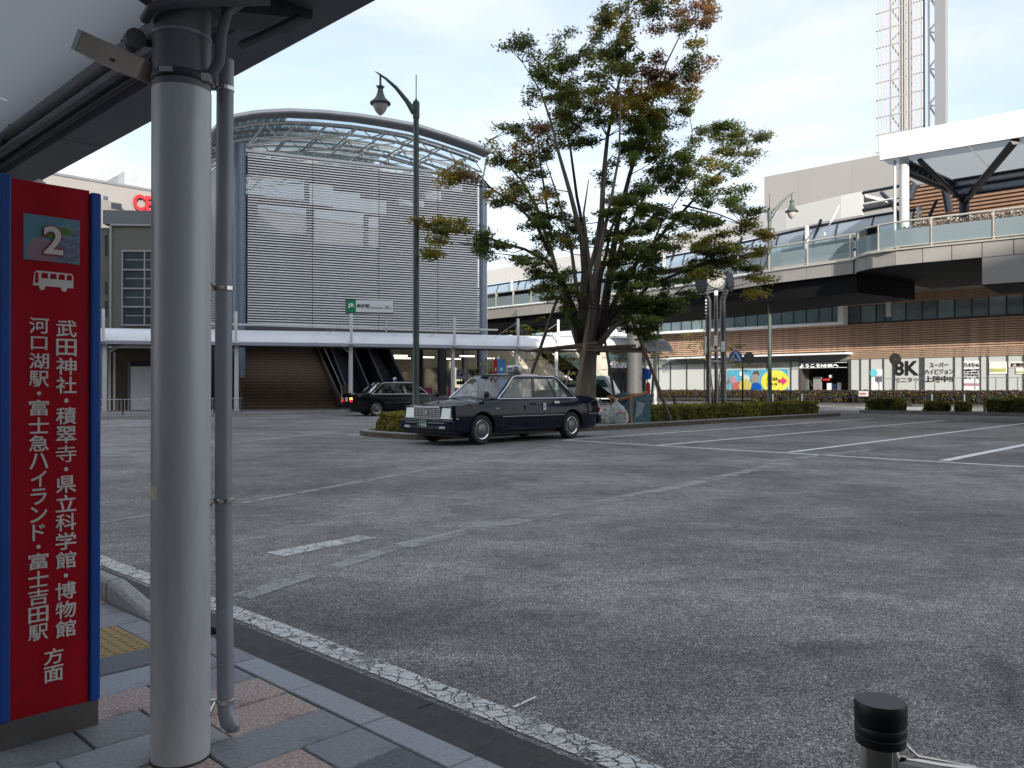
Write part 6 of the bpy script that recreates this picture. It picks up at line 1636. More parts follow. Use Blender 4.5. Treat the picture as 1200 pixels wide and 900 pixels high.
railing('roadside_fence', 'black roadside fence running past the shop windows', fb_, .95, 1.55, M['frame_dark'], .028, 3, .0)
railing('ramp_handrail', 'thin grey handrail in front of the lettered shop windows', [NP.pt(NP.s(1030, 2.2), 0, 2.2), NP.pt(30, 0, 2.2)], 1.75, 1.3, M['steel_dull'], .022, 2, .13)
railing('roadside_rail', 'low white roadside rail behind the hedge and clock', [(3.2, 50.5), (13.8, 47.6)], .55, 2.2, M['offwhite'], .04, 1, 0.0, 0, M['frame_dark'])
kerb_posts = [(1091, 'nearest the lone round shrub'), (1129, 'between the two small round shrubs'), (1173, 'behind the long low shrub'), (939, 'left of the zebra crossing'), (905, 'beside the far street lamp')]
for px, wh in kerb_posts:
    Yb = 52 if px > 1000 else 55; x = (px-CX)/FPX*Yb
    MB().lathe((x, Yb, 0), [(.16, 0), (.16, .8), (.12, .86), (.03, .9)], 14).build('black_bollard', M['black'], None, smooth=True, label='thick black bollard on the far kerb, ' + wh, cat='bollard', group='black bollards on the far kerb')
a = NP.P(1011.5, 463.6, 6.95); nb_ = MB(); NP.box(nb_, NP.s(1006, 6.95), NP.s(1017, 6.95), .62, .98, 6.87, 6.93)
nbo = nb_.build('notice_plate', M['offwhite'], None, label='small white notice hung on the black roadside fence', cat='sign')
text('駐車禁止', M['sign_red'], 'lettering', nbo, NP.pt(NP.s(1007, 6.96), .72, 6.94), (NP.d.x, NP.d.y, 0), (0, 0, 1), .5, .16, .005)

# ================================================================== litter enclosure and bag
Yt = 25.6
bin_ = thing('litter_net', W(741, 496, Yt), 'blue net litter enclosure with orange straps on the tree island', 'bin')
q = [W(a, 496, Y) for a, Y in ((716, 25.9), (738, 25.1), (762, 25.9), (742, 27.0))]
z0_, z1_ = .13, .13 + .88
rrn = random.Random(5)
vs = []
for lv in range(6):
    for i in range(4):
        for k in range(5):
            p = q[i].lerp(q[(i+1) % 4], k/5); c = (q[0]+q[2])/2
            sag = .05*math.sin(lv/5*math.pi)*rrn.uniform(-.6, 1); d_ = (p-c); d_.z = 0; d_.normalize()
            vs.append(Vector((p.x, p.y, z0_+(z1_-z0_)*lv/5 + (rrn.uniform(-.05, .03) if lv == 5 else 0))) + d_*sag)
mb = MB(); mb.add(vs, [(l*20+i, l*20+(i+1) % 20, (l+1)*20+(i+1) % 20, (l+1)*20+i) for l in range(5) for i in range(20)] + [tuple(range(19, -1, -1)), tuple(100+i for i in range(20))]); mb.build('net_panel', M['net_blue'], bin_)
for px, Y in ((739.5, 25.03), (716.5, 25.85)):
    MB().tube([W(px, 497, Y-.03)+Vector((0, 0, 0)), W(px-.6, 480, Y-.05), W(px+.4, 463, Y-.02)], [.05, .03, .045], 6).build('strap', M['strap_orange'], bin_)
MB().tube([W(712, 465, 25.7), W(724, 468.5, 25.4), W(733, 467, 25.2), W(742, 463.5, 25.1), W(752, 462, 25.5), W(758, 460, 25.8)], [.04, .06, .05, .07, .04, .05], 6).build('strap', M['strap_orange'], bin_)
MB().prism([W(a, b, 25.25) for a, b in ((744, 491), (746.5, 470), (756, 473), (752, 484))], (.0, .02, 0)).build('net_patch', M['pic_line'], bin_)
MB().lathe(W(722.5, 466.5, 25.9), [(.15, -.03), (.17, .02), (.15, .07), (.06, .10)], 12).build('red_bucket', M['red_plastic'], None, smooth=True, label='small red plastic bucket resting on the blue litter net', cat='bucket')
# clear bag of bottles in front
bgc = W(722.3, 497.2, 24.75); bgc.z = .13
bag = thing('bottle_bag', bgc, 'clear plastic bag of mixed bottles leaning on the blue litter net', 'bag')
prof_ = [(.30, .0), (.34, .12), (.33, .28), (.27, .42), (.16, .55), (.06, .63), (.025, .68), (.07, .75)]
vs = []; K_ = 18
for i, (r_, h_) in enumerate(prof_):
    for k in range(K_):
        a = 2*math.pi*k/K_; rr_2 = r_*(1+.10*math.sin(3*a+i)+.05*math.sin(7*a+2*i)); vs.append(bgc + Vector((rr_2*math.cos(a), rr_2*.8*math.sin(a), h_)))
mb = MB(); mb.add(vs, [(i*K_+k, i*K_+(k+1) % K_, (i+1)*K_+(k+1) % K_, (i+1)*K_+k) for i in range(len(prof_)-1) for k in range(K_)] + [tuple(range(K_-1, -1, -1))]); mb.build('bag_film', M['bag_film'], bag, smooth=True)
rb = random.Random(9); cms = [MB().lathe((0, 0, -.09), [(.028, 0), (.03, .02), (.03, .13), (.012, .17), (.012, .19)], 6).mesh('bottle', M[m_]) for m_ in ('litter_a', 'litter_b', 'litter_c', 'litter_d', 'litter_e', 'litter_a', 'litter_b')]
for i in range(260):
    h_ = rb.uniform(.03, .5); rm_ = .29 if h_ < .3 else .29-(h_-.3)*.8; a = rb.uniform(0, 2*math.pi); r_ = rm_*math.sqrt(rb.random())
    place('bottle', rb.choice(cms), bag, bgc + Vector((r_*math.cos(a), r_*.78*math.sin(a), h_)), rot=(rb.uniform(0, 3.1), rb.uniform(0, 3.1), rb.uniform(0, 6)), scale=(1.35, 1.35, rb.uniform(.6, 1)))
# blue sheeted load by the far column
MB().lathe(W(757, 438, 48), [(.05, -.35), (.28, -.3), (.34, 0), (.3, .2), (.15, .3), (.02, .32)], 9).build('blue_tarp', M['blue_sheet'], None, label='blue tarpaulin bundle glimpsed between the concrete column and white post', cat='tarpaulin')
MB().lathe(W(759.5, 452, 47), [(.10, -.8), (.14, -.3), (.12, .1), (.05, .2)], 10).build('red_cone_cover', M['red_plastic'], None, smooth=True, label='red cover below the blue tarpaulin beyond the tree island', cat='cover')
# ================================================================== the big tree and other planting
LF_ = ['leaf_g', 'leaf_d', 'leaf_y', 'leaf_o', 'leaf_p', 'leaf_s']
def leaves(mb, c, rx, ry, rz, n, size, mats, rnd, flat=.55):
    """leaf quads scattered in an ellipsoid with a ragged edge"""
    c = Vector(c)
    for _ in range(n):
        u = Vector((rnd.gauss(0, .45), rnd.gauss(0, .45), rnd.gauss(0, .42)))
        if u.length > 1.25: u *= rnd.uniform(.5, 1.2)/u.length
        p = c + Vector((u.x*rx, u.y*ry, u.z*rz))
        nn_ = Vector((rnd.gauss(0, flat), rnd.gauss(0, flat), 1)).normalized()
        a = nn_.orthogonal().normalized(); a.rotate(Matrix.Rotation(rnd.uniform(0, 6.28), 3, nn_)); b = nn_.cross(a)
        s_ = size*rnd.uniform(.6, 1.25); m_ = mats[min(int(rnd.random()*len(mats)), len(mats)-1)]
        mb.v += [p - a*s_, p - b*s_*.45, p + a*s_, p + b*s_*.45]
        k = len(mb.v)-4; mb.f.append((k, k+1, k+2, k+3)); mb.m.append(m_)
G_, D_, Y_, O_, P_r, S_g = 0, 1, 2, 3, 4, 5
MIX = {'g': [0, 0, 0, 1, 2, 5], 'd': [1, 1, 1, 0], 'y': [2, 2, 0, 2, 3], 'o': [3, 3, 2, 3, 2, 0], 'p': [4, 4, 5, 4, 3], 's': [5, 5, 0, 5, 1], 'm': [0, 2, 1, 0, 3]}
TY = 25.4
def tw(px, py, dy=0.0): return W(px, py, TY+dy)
tree = thing('zelkova_tree', tw(688, 499), 'large spreading tree with orange-tinged leaves, propped with poles on the island', 'tree')
tree.location.z = .12; ORG[tree.name] = Vector(tree.location)
mb = MB()
mb.tube([tw(688, 503, 0), tw(688, 488), tw(688, 465), tw(688.5, 440), tw(689, 420), tw(690, 405)], [.34, .30, .275, .265, .27, .29], 16)
mb.build('trunk', M['bark'], tree, smooth=True)
limbs = [  # (column, row, depth shift) ..., radii
 ([(684, 415, 0), (682, 370, -.2), (685, 320, -.4), (682, 280, -.5), (668, 225, -.6), (655, 180, -.8), (645, 140, -.9), (633, 105, -1.0), (612, 72, -1.1)], [.17, .15, .12, .10, .08, .06, .045, .03, .012], 'bark'),
 ([(690, 415, 0), (694, 370, -.1), (700, 310, -.1), (705, 260, 0), (707, 210, 0), (712, 160, .1), (722, 110, .2), (733, 70, .2), (736, 20, .3), (738, -8, .3)], [.18, .17, .13, .11, .09, .07, .05, .04, .025, .012], 'bark'),
 ([(697, 415, .1), (708, 365, .2), (716, 310, .4), (724, 260, .5), (738, 205, .6), (755, 150, .8), (768, 110, .9), (782, 72, 1.0), (800, 35, 1.1), (808, 12, 1.1)], [.17, .15, .13, .10, .08, .06, .04, .03, .018, .008], 'branch'),
 ([(681, 412, 0), (668, 370, .3), (655, 330, .6), (645, 290, .9), (628, 240, 1.2), (612, 212, 1.4), (592, 190, 1.5), (572, 165, 1.6)], [.13, .11, .09, .075, .06, .045, .03, .012], 'bark'),
 ([(678, 405, -.1), (672, 360, -.7), (660, 330, -1.1), (640, 305, -1.5), (615, 292, -1.9), (590, 285, -2.2), (562, 275, -2.5), (535, 272, -2.7), (508, 264, -2.9)], [.11, .09, .075, .06, .05, .045, .035, .025, .01], 'branch'),
 ([(645, 300, -.9), (628, 262, -1.2), (605, 240, -1.4), (575, 220, -1.6), (560, 203, -1.8), (540, 200, -2)], [.06, .05, .04, .03, .02, .008], 'branch'),
 ([(699, 410, .1), (722, 350, .5), (748, 305, .8), (780, 270, 1.0), (812, 235, 1.2), (840, 205, 1.3), (868, 182, 1.4), (890, 162, 1.4)], [.12, .10, .08, .065, .05, .035, .02, .01], 'branch'),
 ([(697, 412, -.1), (728, 370, -.6), (760, 335, -1.0), (800, 318, -1.3), (835, 305, -1.5), (865, 298, -1.6), (893, 320, -1.7)], [.10, .08, .065, .05, .035, .02, .01], 'branch'),
 ([(688, 412, .1), (690, 350, .9), (688, 290, 1.4), (676, 230, 1.7), (668, 170, 1.9), (655, 120, 2.0), (660, 65, 2.0)], [.12, .10, .08, .06, .045, .03, .01], 'branch'),
 ([(695, 412, .2), (712, 340, 1.0), (730, 280, 1.4), (758, 225, 1.6), (790, 180, 1.8), (812, 168, 1.9)], [.11, .09, .07, .05, .03, .01], 'branch'),
 ([(686, 410, -.3), (694, 345, -.9), (704, 290, -1.3), (716, 235, -1.5), (726, 180, -1.7), (727, 110, -1.8), (720, 60, -1.9)], [.11, .10, .075, .055, .04, .025, .01], 'bark'),
 ([(690, 400, -.25), (688, 330, -.8), (698, 290, -1.0), (705, 240, -1.2), (712, 190, -1.3), (718, 182, -1.3)], [.10, .085, .07, .05, .03, .02], 'bark'),
  ([(692, 405, -.2), (676, 340, -.7), (668, 280, -.9), (652, 225, -1.0), (640, 190, -1.0)], [.09, .07, .05, .035, .015], 'bark'), ([(694, 408, 0), (703, 330, .6), (716, 270, .9), (733, 220, 1.0), (748, 180, 1.1)], [.09, .07, .05, .035, .015], 'branch'), ([(689, 408, -.3), (696, 360, -.9), (690, 300, -1.2), (684, 250, -1.3), (690, 210, -1.3)], [.09, .075, .055, .04, .015], 'bark'),
 ([(700, 395, 0), (735, 350, -.6), (752, 318, -1.0), (775, 262, -1.4), (800, 225, -1.6), (830, 180, -1.7)], [.07, .06, .05, .035, .02, .01], 'branch'),
 ([(700, 405, -.2), (718, 385, -.8), (745, 362, -1.2), (775, 352, -1.5), (790, 345, -1.7)], [.09, .075, .05, .03, .01], 'bark'),
 ([(647, 285, .6), (640, 235, .5), (633, 190, .4), (630, 160, .4), (618, 130, .4)], [.05, .04, .03, .02, .008], 'branch'),
 ([(768, 110, .9), (785, 95, .6), (803, 75, .4), (818, 60, .3)], [.03, .02, .014, .006], 'branch'), ([(742, 190, .6), (750, 140, .5), (752, 95, .5), (753, 60, .5)], [.04, .03, .02, .008], 'branch'),
 ([(800, 240, 1.1), (840, 250, .8), (870, 262, .6), (895, 270, .4)], [.035, .025, .018, .008], 'branch'),
]
for pts, rad, mt in limbs:
    mb = MB(); mb.tube([tw(*p) for p in pts], [r_*(.95 if i_ < 2 else .82) for i_, r_ in enumerate(rad)], 8); mb.build('limb', M[mt], tree, smooth=True)
clumps = [ # column, row, half width px, half height px, kind, depth shift
 (745, 5, 22, 11, 'm', .3), (722, 12, 14, 7, 's', .2), (762, 18, 14, 8, 's', .4), (722, 32, 20, 9, 'y', -.6), (708, 28, 12, 5, 's', -.8), (738, 38, 12, 7, 'm', .3), (718, 55, 22, 10, 'g', -.8), (700, 48, 8, 5, 's', -1), (726, 70, 14, 8, 'd', -.4),
 (718, 78, 18, 8, 'g', -1.4), (738, 74, 10, 6, 'd', .4), (705, 90, 10, 6, 's', -1), (697, 78, 10, 7, 'm', -1.5),
 (792, 2, 12, 6, 'o', 1), (815, 8, 16, 8, 'p', 1.1), (825, 14, 8, 5, 'p', .9), (805, 18, 10, 5, 'p', 1), (788, 22, 9, 6, 'p', .8), (818, 30, 10, 6, 'p', .4), (806, 30, 8, 4, 's', .4), (834, 20, 6, 4, 'p', .5), (772, 32, 4, 4, 'p', .8),
 (811, 55, 8, 5, 'y', .3), (768, 68, 7, 5, 'p', .5), (806, 76, 11, 7, 's', .4), (798, 85, 14, 7, 'd', .6), (815, 84, 8, 6, 's', .5), (824, 80, 4, 4, 'p', .5), (812, 92, 6, 4, 'p', .4),
 (608, 50, 9, 5, 's', -1.1), (598, 47, 6, 3, 's', -1.1), (618, 58, 9, 4, 's', -1.1), (630, 70, 9, 8, 's', -1), (638, 80, 8, 7, 'g', -.9), (662, 46, 9, 5, 's', 2), (650, 64, 10, 6, 's', 1.9), (663, 68, 9, 10, 's', 1.9), (672, 76, 7, 5, 's', 1.7), (680, 65, 9, 6, 's', 1.2), (688, 78, 9, 6, 'g', 1), (655, 78, 5, 5, 'd', 2),
 (632, 92, 9, 7, 'd', -.9), (645, 97, 10, 7, 'g', -.8), (664, 88, 10, 8, 'm', 1.9), (673, 98, 10, 6, 's', 1.6), (650, 108, 18, 9, 'g', 1.0), (668, 110, 16, 9, 'y', 1.8), (685, 108, 12, 8, 'm', -1.2), (655, 120, 16, 9, 'd', 1.6), (672, 122, 15, 8, 'g', -1.0), (625, 113, 7, 4, 's', -.5), (695, 120, 8, 8, 'd', .6),
 (668, 134, 20, 8, 'g', -.6), (684, 138, 14, 8, 'd', 1), (650, 150, 12, 7, 'g', .7), (640, 152, 8, 5, 'p', .4), (670, 152, 16, 8, 'd', 1.4), (660, 165, 22, 8, 'g', 0), (680, 168, 12, 7, 'd', .5), (700, 128, 7, 5, 'd', 0), (706, 140, 6, 5, 'd', 0), (720, 135, 6, 4, 'g', -.6),
 (765, 88, 15, 8, 'p', .6), (778, 98, 16, 8, 'p', .8), (735, 108, 15, 9, 'o', -.6), (752, 112, 18, 9, 'o', .4), (775, 106, 16, 9, 'o', .8), (795, 110, 16, 9, 'y', 1.2), (810, 112, 10, 7, 'o', 1.3), (727, 122, 14, 8, 'o', -1), (745, 128, 20, 10, 'y', -.4), (768, 124, 20, 10, 'y', .2), (790, 126, 16, 9, 'g', .9), (806, 128, 8, 6, 's', 1.2),
 (740, 145, 18, 10, 'g', -.5), (760, 144, 18, 11, 'd', .3), (778, 145, 14, 10, 'g', .8), (745, 162, 18, 10, 'd', -.2), (765, 164, 18, 11, 'm', .5), (735, 172, 14, 8, 'd', .4), (752, 180, 18, 9, 'd', .7), (772, 178, 10, 8, 'g', .4), (729, 186, 12, 8, 'd', -.8),
 (835, 152, 15, 8, 'd', 1.3), (855, 158, 15, 8, 'g', 1.4), (870, 152, 14, 6, 's', 1.4), (885, 160, 13, 7, 's', 1.4), (897, 163, 6, 5, 's', 1.3), (845, 170, 17, 7, 'g', 1.2), (868, 170, 13, 7, 's', 1.3), (820, 162, 10, 6, 's', 1.4), (802, 170, 10, 5, 's', 1.8), (878, 182, 8, 5, 's', 1), (858, 186, 18, 7, 'g', 1.1), (835, 188, 16, 6, 'y', 1), (865, 198, 12, 4, 's', .8),
 (785, 190, 17, 9, 'd', 1.4), (805, 188, 17, 9, 'd', .8), (790, 206, 20, 10, 'd', .6), (812, 203, 16, 8, 'g', .4), (775, 200, 12, 8, 'd', 1), (768, 215, 12, 8, 'g', .9), (828, 208, 14, 6, 'g', 1), (848, 210, 12, 5, 'y', .9), (795, 222, 12, 7, 'd', .5),
 (842, 228, 16, 6, 'g', .8), (862, 232, 16, 6, 'd', .5), (825, 232, 14, 6, 'd', .8), (850, 240, 12, 5, 'd', .2), (870, 244, 12, 5, 's', 0), (883, 250, 8, 4, 'd', 0), (835, 218, 10, 5, 'g', 1.1),
 (740, 225, 15, 9, 'd', -.5), (720, 232, 14, 9, 'g', -1.0), (755, 235, 18, 10, 'd', -1.1), (705, 215, 9, 8, 'd', .6), (735, 245, 20, 10, 'g', .8), (768, 250, 18, 9, 'd', .6), (790, 252, 18, 8, 'd', 1.0), (712, 255, 14, 9, 'd', -1.4), (750, 262, 20, 9, 'g', -.7),
 (775, 268, 18, 8, 'd', -.9), (800, 266, 16, 7, 'd', .3), (722, 275, 16, 9, 'd', .7), (740, 282, 20, 9, 'g', -1.2), (760, 290, 20, 10, 'd', -1.4), (780, 288, 12, 7, 'd', .3), (705, 285, 10, 8, 'd', 1.2), (725, 300, 18, 9, 'g', -.5), (745, 305, 18, 9, 'd', .4), (768, 308, 15, 9, 'd', -1.3),
 (735, 320, 18, 9, 'd', -1.2), (755, 330, 18, 9, 'g', -1.3), (775, 328, 10, 8, 'd', -1.0), (722, 335, 12, 8, 'd', -.3), (742, 345, 18, 10, 'g', -1.4), (765, 350, 20, 11, 'd', -1.6), (785, 358, 12, 9, 'd', -1.7), (750, 365, 18, 11, 'd', -1.2), (772, 374, 20, 11, 'd', -1.5), (732, 372, 12, 9, 'd', .4), (748, 390, 15, 8, 'd', -.9), (765, 392, 14, 6, 'd', -1.2),
 (830, 250, 16, 7, 'd', 1), (818, 262, 15, 7, 'g', .5), (845, 258, 14, 6, 'd', .5), (862, 262, 12, 6, 'y', .2), (880, 268, 14, 7, 'm', .1), (897, 272, 10, 7, 'y', 0), (908, 276, 8, 6, 'o', 0), (820, 282, 18, 9, 'y', -1.3), (838, 285, 18, 9, 'm', -1.4), (855, 292, 15, 8, 'm', -1.5), (828, 300, 16, 9, 'g', -1.4), (845, 304, 14, 8, 'd', -1.5), (868, 300, 14, 7, 'm', -1.6), (878, 310, 10, 6, 'd', -1.6),
 (834, 314, 11, 6, 'y', -1.4), (828, 321, 8, 5, 'g', -1.5), (843, 316, 8, 5, 'm', -1.4), (812, 318, 10, 8, 'd', -1.4), (806, 330, 8, 8, 'd', -1.4), (822, 322, 10, 6, 'y', -1.5), (888, 318, 10, 5, 'm', -1.7), (899, 326, 8, 5, 'm', -1.7), (892, 298, 6, 7, 'y', -.3), (888, 342, 5, 3, 'y', -1.7), (810, 340, 5, 6, 'd', -1.4),
 (602, 146, 10, 5, 's', 1.6), (598, 155, 12, 7, 'g', 1.5), (614, 160, 10, 5, 's', 1.4), (625, 150, 6, 4, 's', 1.3), (620, 175, 15, 8, 'o', 1.3), (602, 183, 14, 8, 'o', 1.4), (628, 188, 10, 8, 'g', 1.2), (612, 195, 13, 7, 'm', 1.3), (577, 180, 13, 6, 'y', 1.6), (588, 190, 6, 5, 'd', 1.5), (640, 178, 7, 6, 's', 1.1), (632, 200, 9, 5, 'd', 1.0),
 (530, 205, 12, 7, 'y', -2), (538, 200, 7, 5, 'o', -2), (524, 212, 6, 6, 'y', -2), (553, 208, 9, 5, 'p', -1.8), (600, 212, 11, 7, 'o', .9), (612, 208, 9, 6, 'g', .9), (585, 228, 13, 6, 'o', -1.5), (598, 234, 12, 6, 'o', -1.3), (615, 232, 14, 7, 'g', -1), (630, 230, 12, 5, 'o', -.6), (610, 218, 10, 5, 'd', .5), (588, 236, 8, 4, 'd', -1.5),
 (622, 245, 15, 8, 'g', -1), (638, 248, 12, 7, 'd', -.4), (652, 236, 9, 5, 'g', 0), (640, 262, 14, 7, 'd', -.6), (625, 262, 8, 6, 'd', -1), (650, 272, 11, 6, 'd', -.2), (636, 276, 12, 4, 'd', -.8), (660, 250, 6, 5, 'd', .4), (645, 288, 8, 5, 'g', -.5),
 (648, 222, 6, 4, 'd', .2), (655, 290, 12, 6, 'y', -.6), (672, 262, 7, 8, 'd', .5), (678, 275, 10, 8, 'd', 1), (670, 285, 8, 6, 'g', -.5),
 (500, 262, 14, 4, 'y', -2.9), (515, 258, 8, 4, 'y', -2.9), (521, 271, 12, 6, 'g', -2.8), (537, 268, 13, 5, 'y', -2.7), (513, 280, 6, 6, 'y', -2.8), (545, 264, 9, 4, 'g', -2.6), (515, 298, 10, 6, 'y', -2.8), (506, 300, 5, 5, 'g', -2.8), (562, 285, 12, 6, 'g', -2.5), (575, 282, 11, 5, 'd', -2.4), (585, 290, 7, 5, 'd', -2.3), (560, 293, 7, 5, 'd', -2.5), (574, 296, 6, 5, 'g', -2.4),
 (618, 302, 13, 6, 'g', -1.8), (608, 308, 10, 4, 'g', -1.9), (632, 308, 13, 7, 'g', -1.5), (625, 318, 12, 5, 'd', -1.6), (645, 318, 13, 7, 'g', -1.3), (655, 330, 13, 6, 'g', -1.2), (640, 330, 10, 5, 'd', -1.4), (668, 322, 9, 7, 'd', -.6), (660, 344, 14, 5, 'g', -1.2), (675, 335, 9, 7, 'g', -1), (650, 347, 9, 4, 'g', -1.3), (670, 350, 9, 6, 'g', -1), (662, 360, 8, 5, 'd', -.9), (668, 374, 6, 7, 'd', -.8), (628, 340, 7, 3, 'g', -1.6),
]
fol = MB(); rnd = random.Random(21); pxm = TY/FPX
for (px, py, rx, ry, kind, dy) in clumps:
    Y = TY+dy; m_ = Y/FPX; c = W(px, py, Y); mats = MIX[kind]
    area = rx*ry
    # broken into a few ragged sprays lying roughly flat
    for q in range(max(2, int(area/26))):
        a = rnd.uniform(0, 6.28); rr_ = math.sqrt(rnd.random())*1.12
        cc_ = c + Vector((rx*m_*rr_*math.cos(a), rnd.uniform(-.5, .5), ry*m_*rr_*math.sin(a)))
        leaves(fol, cc_, rnd.uniform(.22, .42), rnd.uniform(.3, .6), rnd.uniform(.08, .19), int(rnd.randint(135, 225)*(1.3 if kind == 'd' else 1)), .058, mats, rnd)
print('leaf faces', len(fol.f))
fol.build('foliage', [M[k] for k in LF_], tree, fix=False, kind='stuff')
# twigs: from limbs to clumps
tg = MB()
lp = [tw(*p) for pts, _, _ in limbs for p in pts[2:]]
for (px, py, rx, ry, kind, dy) in clumps:
    c = W(px, py, TY+dy)
    if rnd.random() < .9:
        best = min((q for q in lp if q.z < c.z+.1), key=lambda q: (q-c).length, default=None)
        if best and (best-c).length < 3:
            m_ = best.lerp(c, .55) + Vector((rnd.uniform(-.1, .1), 0, rnd.uniform(-.15, .05))); tg.tube([best, m_, c], [.018, .012, .005], 4, cap=False)
    for _ in range(2):
        e_ = c + Vector((rnd.uniform(-1, 1)*rx*pxm*1.1, rnd.uniform(-.3, .3), rnd.uniform(-.2, 1.2)*ry*pxm)); tg.tube([c, e_], [.007, .003], 3, cap=False)
for (x0, y0, x1, y1) in ((606, 190, 566, 140), (650, 180, 618, 132), (690, 120, 640, 112), (790, 110, 838, 85), (770, 150, 775, 95), (870, 182, 900, 140), (640, 175, 640, 120), (735, 130, 745, 60), (780, 100, 830, 40), (796, 330, 870, 345)):
    a, b = tw(x0, y0, .5), tw(x1, y1, .5); tg.tube([a, a.lerp(b, .5)+Vector((.08, 0, -.05)), b], [.012, .008, .003], 3, cap=False)
tg.build('twigs', M['branch'], tree, kind='stuff')

# support frame of poles
pr = thing('tree_support', tw(690, 499), 'rustic pole frame propping the big tree', 'tree support')
def pole2(a, b, r_=.055): MB().tube([a, a.lerp(b, .5)+Vector((.01, 0, .01)), b], [r_, r_*.95, r_*.85], 8).build('prop_pole', M['pole_wood'], pr, smooth=True)
pole2(W(612, 470, 26.0), W(652, 352, 25.6)); pole2(W(671, 492, 23.6), W(701, 300, 25.0), .06); pole2(W(786, 492, 25.6), W(733, 355, 25.4)); pole2(W(722, 478, 27.6), W(700, 350, 25.8), .05)
for (x0, y0, Ya, x1, y1, Yb, r_) in ((616, 411.5, 25.7, 700, 402, 24.6, .05), (672, 405.5, 24.5, 758, 410, 25.2, .055), (640, 409, 26.3, 745, 405, 26.6, .045), (676, 410, 24.4, 762, 412.5, 25.1, .035)):
    MB().tube([W(x0, y0, Ya), W(x1, y1, Yb)], r_, 8).build('cross_pole', M['pole_wood'], pr, smooth=True)
for px, py in ((697, 406), (752, 408), (634, 410), (700, 330)):
    MB().lathe(W(px, py, 25.0) - Vector((0, 0, .06)), [(.085, 0), (.09, .03), (.085, .12)], 8).build('rope_binding', M['brown'], pr)

# hedges
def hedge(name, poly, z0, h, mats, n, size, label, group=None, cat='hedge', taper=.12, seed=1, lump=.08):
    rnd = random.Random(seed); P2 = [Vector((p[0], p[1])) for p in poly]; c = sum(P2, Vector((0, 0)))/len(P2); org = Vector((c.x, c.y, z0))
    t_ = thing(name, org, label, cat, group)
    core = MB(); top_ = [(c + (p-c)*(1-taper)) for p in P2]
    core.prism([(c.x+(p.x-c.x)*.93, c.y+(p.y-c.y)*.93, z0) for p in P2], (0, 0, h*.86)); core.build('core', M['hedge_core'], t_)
    mb = MB()
    per = Path([(p.x, p.y) for p in P2] + [(P2[0].x, P2[0].y)])
    xs_ = [p.x for p in P2]; ys_ = [p.y for p in P2]
    def inside(x, y):
        r_ = False; j = len(P2)-1
        for i in range(len(P2)):
            if (P2[i].y > y) != (P2[j].y > y) and x < (P2[j].x-P2[i].x)*(y-P2[i].y)/(P2[j].y-P2[i].y)+P2[i].x: r_ = not r_
            j = i
        return r_
    for k in range(n):
        if rnd.random() < .5:
            q, d_ = per.at(rnd.uniform(0, per.len)); nn_ = Vector((d_.y, -d_.x)); z = z0 + h*rnd.random()**.8
            k_ = 1 - max(0, (z-z0)/h-.6)*taper; q = c + (q-c)*k_
            up_ = Vector((nn_.x*(1 if (q-c).dot(nn_) > 0 else -1), nn_.y*(1 if (q-c).dot(nn_) > 0 else -1), .3)); p = Vector((q.x, q.y, z))
        else:
            while True:
                x, y = rnd.uniform(min(xs_), max(xs_)), rnd.uniform(min(ys_), max(ys_))
                if inside(x, y): break
            p = Vector((x, y, z0+h)); up_ = Vector((0, 0, 1))
        nv = noise.noise(p*2.3)*lump + noise.noise(p*7)*lump*.5
        p += up_.normalized()*(nv + rnd.uniform(-.03, .02))
        nrm = (up_ + Vector((rnd.gauss(0, .6), rnd.gauss(0, .6), rnd.gauss(0, .6)))).normalized()
        a = nrm.orthogonal().normalized(); a.rotate(Matrix.Rotation(rnd.uniform(0, 6.28), 3, nrm)); b = nrm.cross(a); s_ = size*rnd.uniform(.6, 1.3)
        mb.v += [p-a*s_, p-b*s_*.55, p+a*s_, p+b*s_*.55]; kk = len(mb.v)-4; mb.f.append((kk, kk+1, kk+2, kk+3)); mb.m.append(0 if rnd.random() < .75 else 1)
    mb.build('foliage', mats, t_, fix=False, kind='stuff')
    return t_
hg = [M['hedge'], M['leaf_y']]
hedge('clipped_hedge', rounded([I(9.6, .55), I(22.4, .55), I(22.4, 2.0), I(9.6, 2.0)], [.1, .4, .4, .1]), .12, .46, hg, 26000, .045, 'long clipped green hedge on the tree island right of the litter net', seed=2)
hedge('clipped_hedge', rounded([I(.35, .35), I(5.0, .35), I(5.0, 2.9), I(.35, 2.9)], [.5, .1, .1, 1.2]), .12, .42, [M['hedge_yellow'], M['leaf_y']], 16000, .04, 'yellow-green low hedge at the island tip left of the navy taxi', seed=3, taper=.2)
for i, (a, b, h_, lb) in enumerate(((1015, 1063, .52, 'longer low shrub right of the zebra crossing'), (1083, 1113, .38, 'small low shrub between the two roundest ones on the right verge'), (1119, 1139, .40, 'smallest round shrub on the right verge'), (1154, 1226, .55, 'widest low shrub at the right edge of the picture'))):
    s0, s1 = RK.s(a, -.8), RK.s(b, -.8)
    pts = [RK.pt((s0+s1)/2+(s1-s0)/2*math.cos(2*math.pi*k/14), 0, -.8+.55*math.sin(2*math.pi*k/14)) for k in range(14)]
    hedge('verge_shrub', pts, .13, h_, hg, int(2400*(s1-s0)), .045, lb, 'low shrubs on the right verge', 'shrub', .35, 5+i, .12)
ff = [NP.pt(-7.5, 0, 6.3), NP.pt(30, 0, 6.3), NP.pt(30, 0, 5.2), NP.pt(-7.5, 0, 5.2)]
hedge('roadside_hedge', ff, .13, .85, [M['hedge_red'], M['hedge']], 24000, .085, 'russet roadside hedge behind the black fence', seed=12)
rp_ = random.Random(4)
pl_ = [Vector(BP_.pt(t_at(BP_, 1072)+i*1.0, 0, -1.6)[:2]) for i in range(8)]
dpl = MB(); 
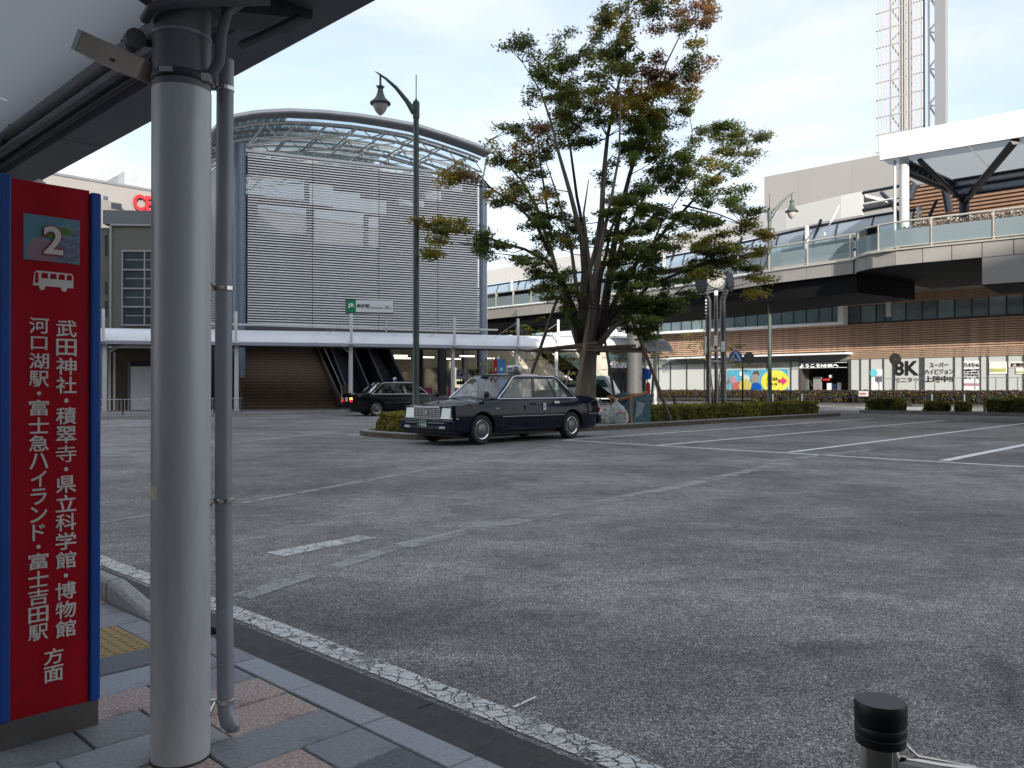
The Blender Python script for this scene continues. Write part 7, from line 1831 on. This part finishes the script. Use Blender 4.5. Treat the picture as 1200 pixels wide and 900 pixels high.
blos = [mat('blossom_pink', (.62, .42, .38), .7, var=.3, scale=8), M['leaf_p'], mat('blossom_pale', (.72, .66, .60), .7, var=.2, scale=8)]
t0_, t1_ = t_at(BP_, 1072, -1.4), BP_.len
pts = [BP_.pt(t0_+(t1_-t0_)*i/6, 0, -.3) for i in range(7)] + [BP_.pt(t0_+(t1_-t0_)*i/6, 0, -.75) for i in range(6, -1, -1)]
plz = thing('deck_planter', BP_.pt((t0_+t1_)/2, 6.12, -1.6), 'planter of pale pink blossom behind the deck parapet', 'planter')
bx_ = MB(); k = 6
for i in range(k): BP_.seg(bx_, t0_+(t1_-t0_)*i/k, t0_+(t1_-t0_)*(i+1)/k, 6.12, 6.6, -.75, -.3)
bx_.build('trough', M['rail'], plz)
fl = MB()
for i in range(6500):
    t = rp_.uniform(t0_, t1_); p = BP_.pt(t, 6.7+rp_.random()**.8*.55*(.75+.5*noise.noise(Vector((t*1.5, 0, 3)))), -.52+rp_.uniform(-.24, .24))
    nrm = Vector((rp_.gauss(0, 1), rp_.gauss(0, 1), rp_.gauss(0, 1))).normalized(); a = nrm.orthogonal().normalized(); b = nrm.cross(a); s_ = .04
    fl.v += [p-a*s_, p-b*s_*.6, p+a*s_, p+b*s_*.6]; kk = len(fl.v)-4; fl.f.append((kk, kk+1, kk+2, kk+3)); fl.m.append(rp_.choice([0, 0, 1, 2]))
fl.build('blossom', blos, plz, fix=False, kind='stuff')

# small trees
def small_tree(base, h, spread, n, label, kinds, seed, lean=0.0, group=None):
    rnd = random.Random(seed); t_ = thing('small_tree', (base[0], base[1], 0.12), label, 'tree', group); x, y = base
    st_ = MB()
    tops = []
    for i in range(4 if spread > 1 else 3):
        a = rnd.uniform(0, 6.28); e_ = Vector((x+lean+spread*.55*math.cos(a), y+spread*.5*math.sin(a), h*rnd.uniform(.72, .95)))
        st_.tube([(x+.05*math.cos(a), y, .1), (x+.2*spread*math.cos(a), y, h*.45), e_], [.045, .03, .012], 6); tops.append(e_)
    st_.build('stems', M['branch'], t_, smooth=True)
    mb = MB()
    for i in range(n):
        e_ = rnd.choice(tops); c = e_ + Vector((rnd.gauss(0, spread*.35), rnd.gauss(0, spread*.3), rnd.gauss(-h*.08, h*.14)))
        leaves(mb, c, .3, .3, .1, 26, .06, MIX[rnd.choice(kinds)], rnd)
    mb.build('foliage', [M[k] for k in LF_], t_, fix=False, kind='stuff'); return t_
small_tree((9.6, 39.0), 4.2, 1.5, 46, 'slim young tree with airy tiers of leaves behind the clock', 'gyg', 31)
small_tree((2.9, 46.5), 3.6, 1.1, 70, 'round yellow-green tree left of the trunk under the walkway roof', 'yg', 32)
small_tree((7.0, 52), 4.2, 1.3, 90, 'small green and russet tree left of the concrete column', 'ggo', 33)
small_tree((9.2, 55), 4.4, 1.2, 60, 'small tree right of the concrete column', 'gd', 34)
small_tree((-.6, 49), 2.6, 1.3, 60, 'low bush beside the far bus stop pylon', 'gy', 35)
# dense climbing greenery behind the walkway
small_tree((1.2, 52), 5.0, 1.6, 120, 'dark dense tree behind the walkway roof left of the steel stair', 'dyd', 36)
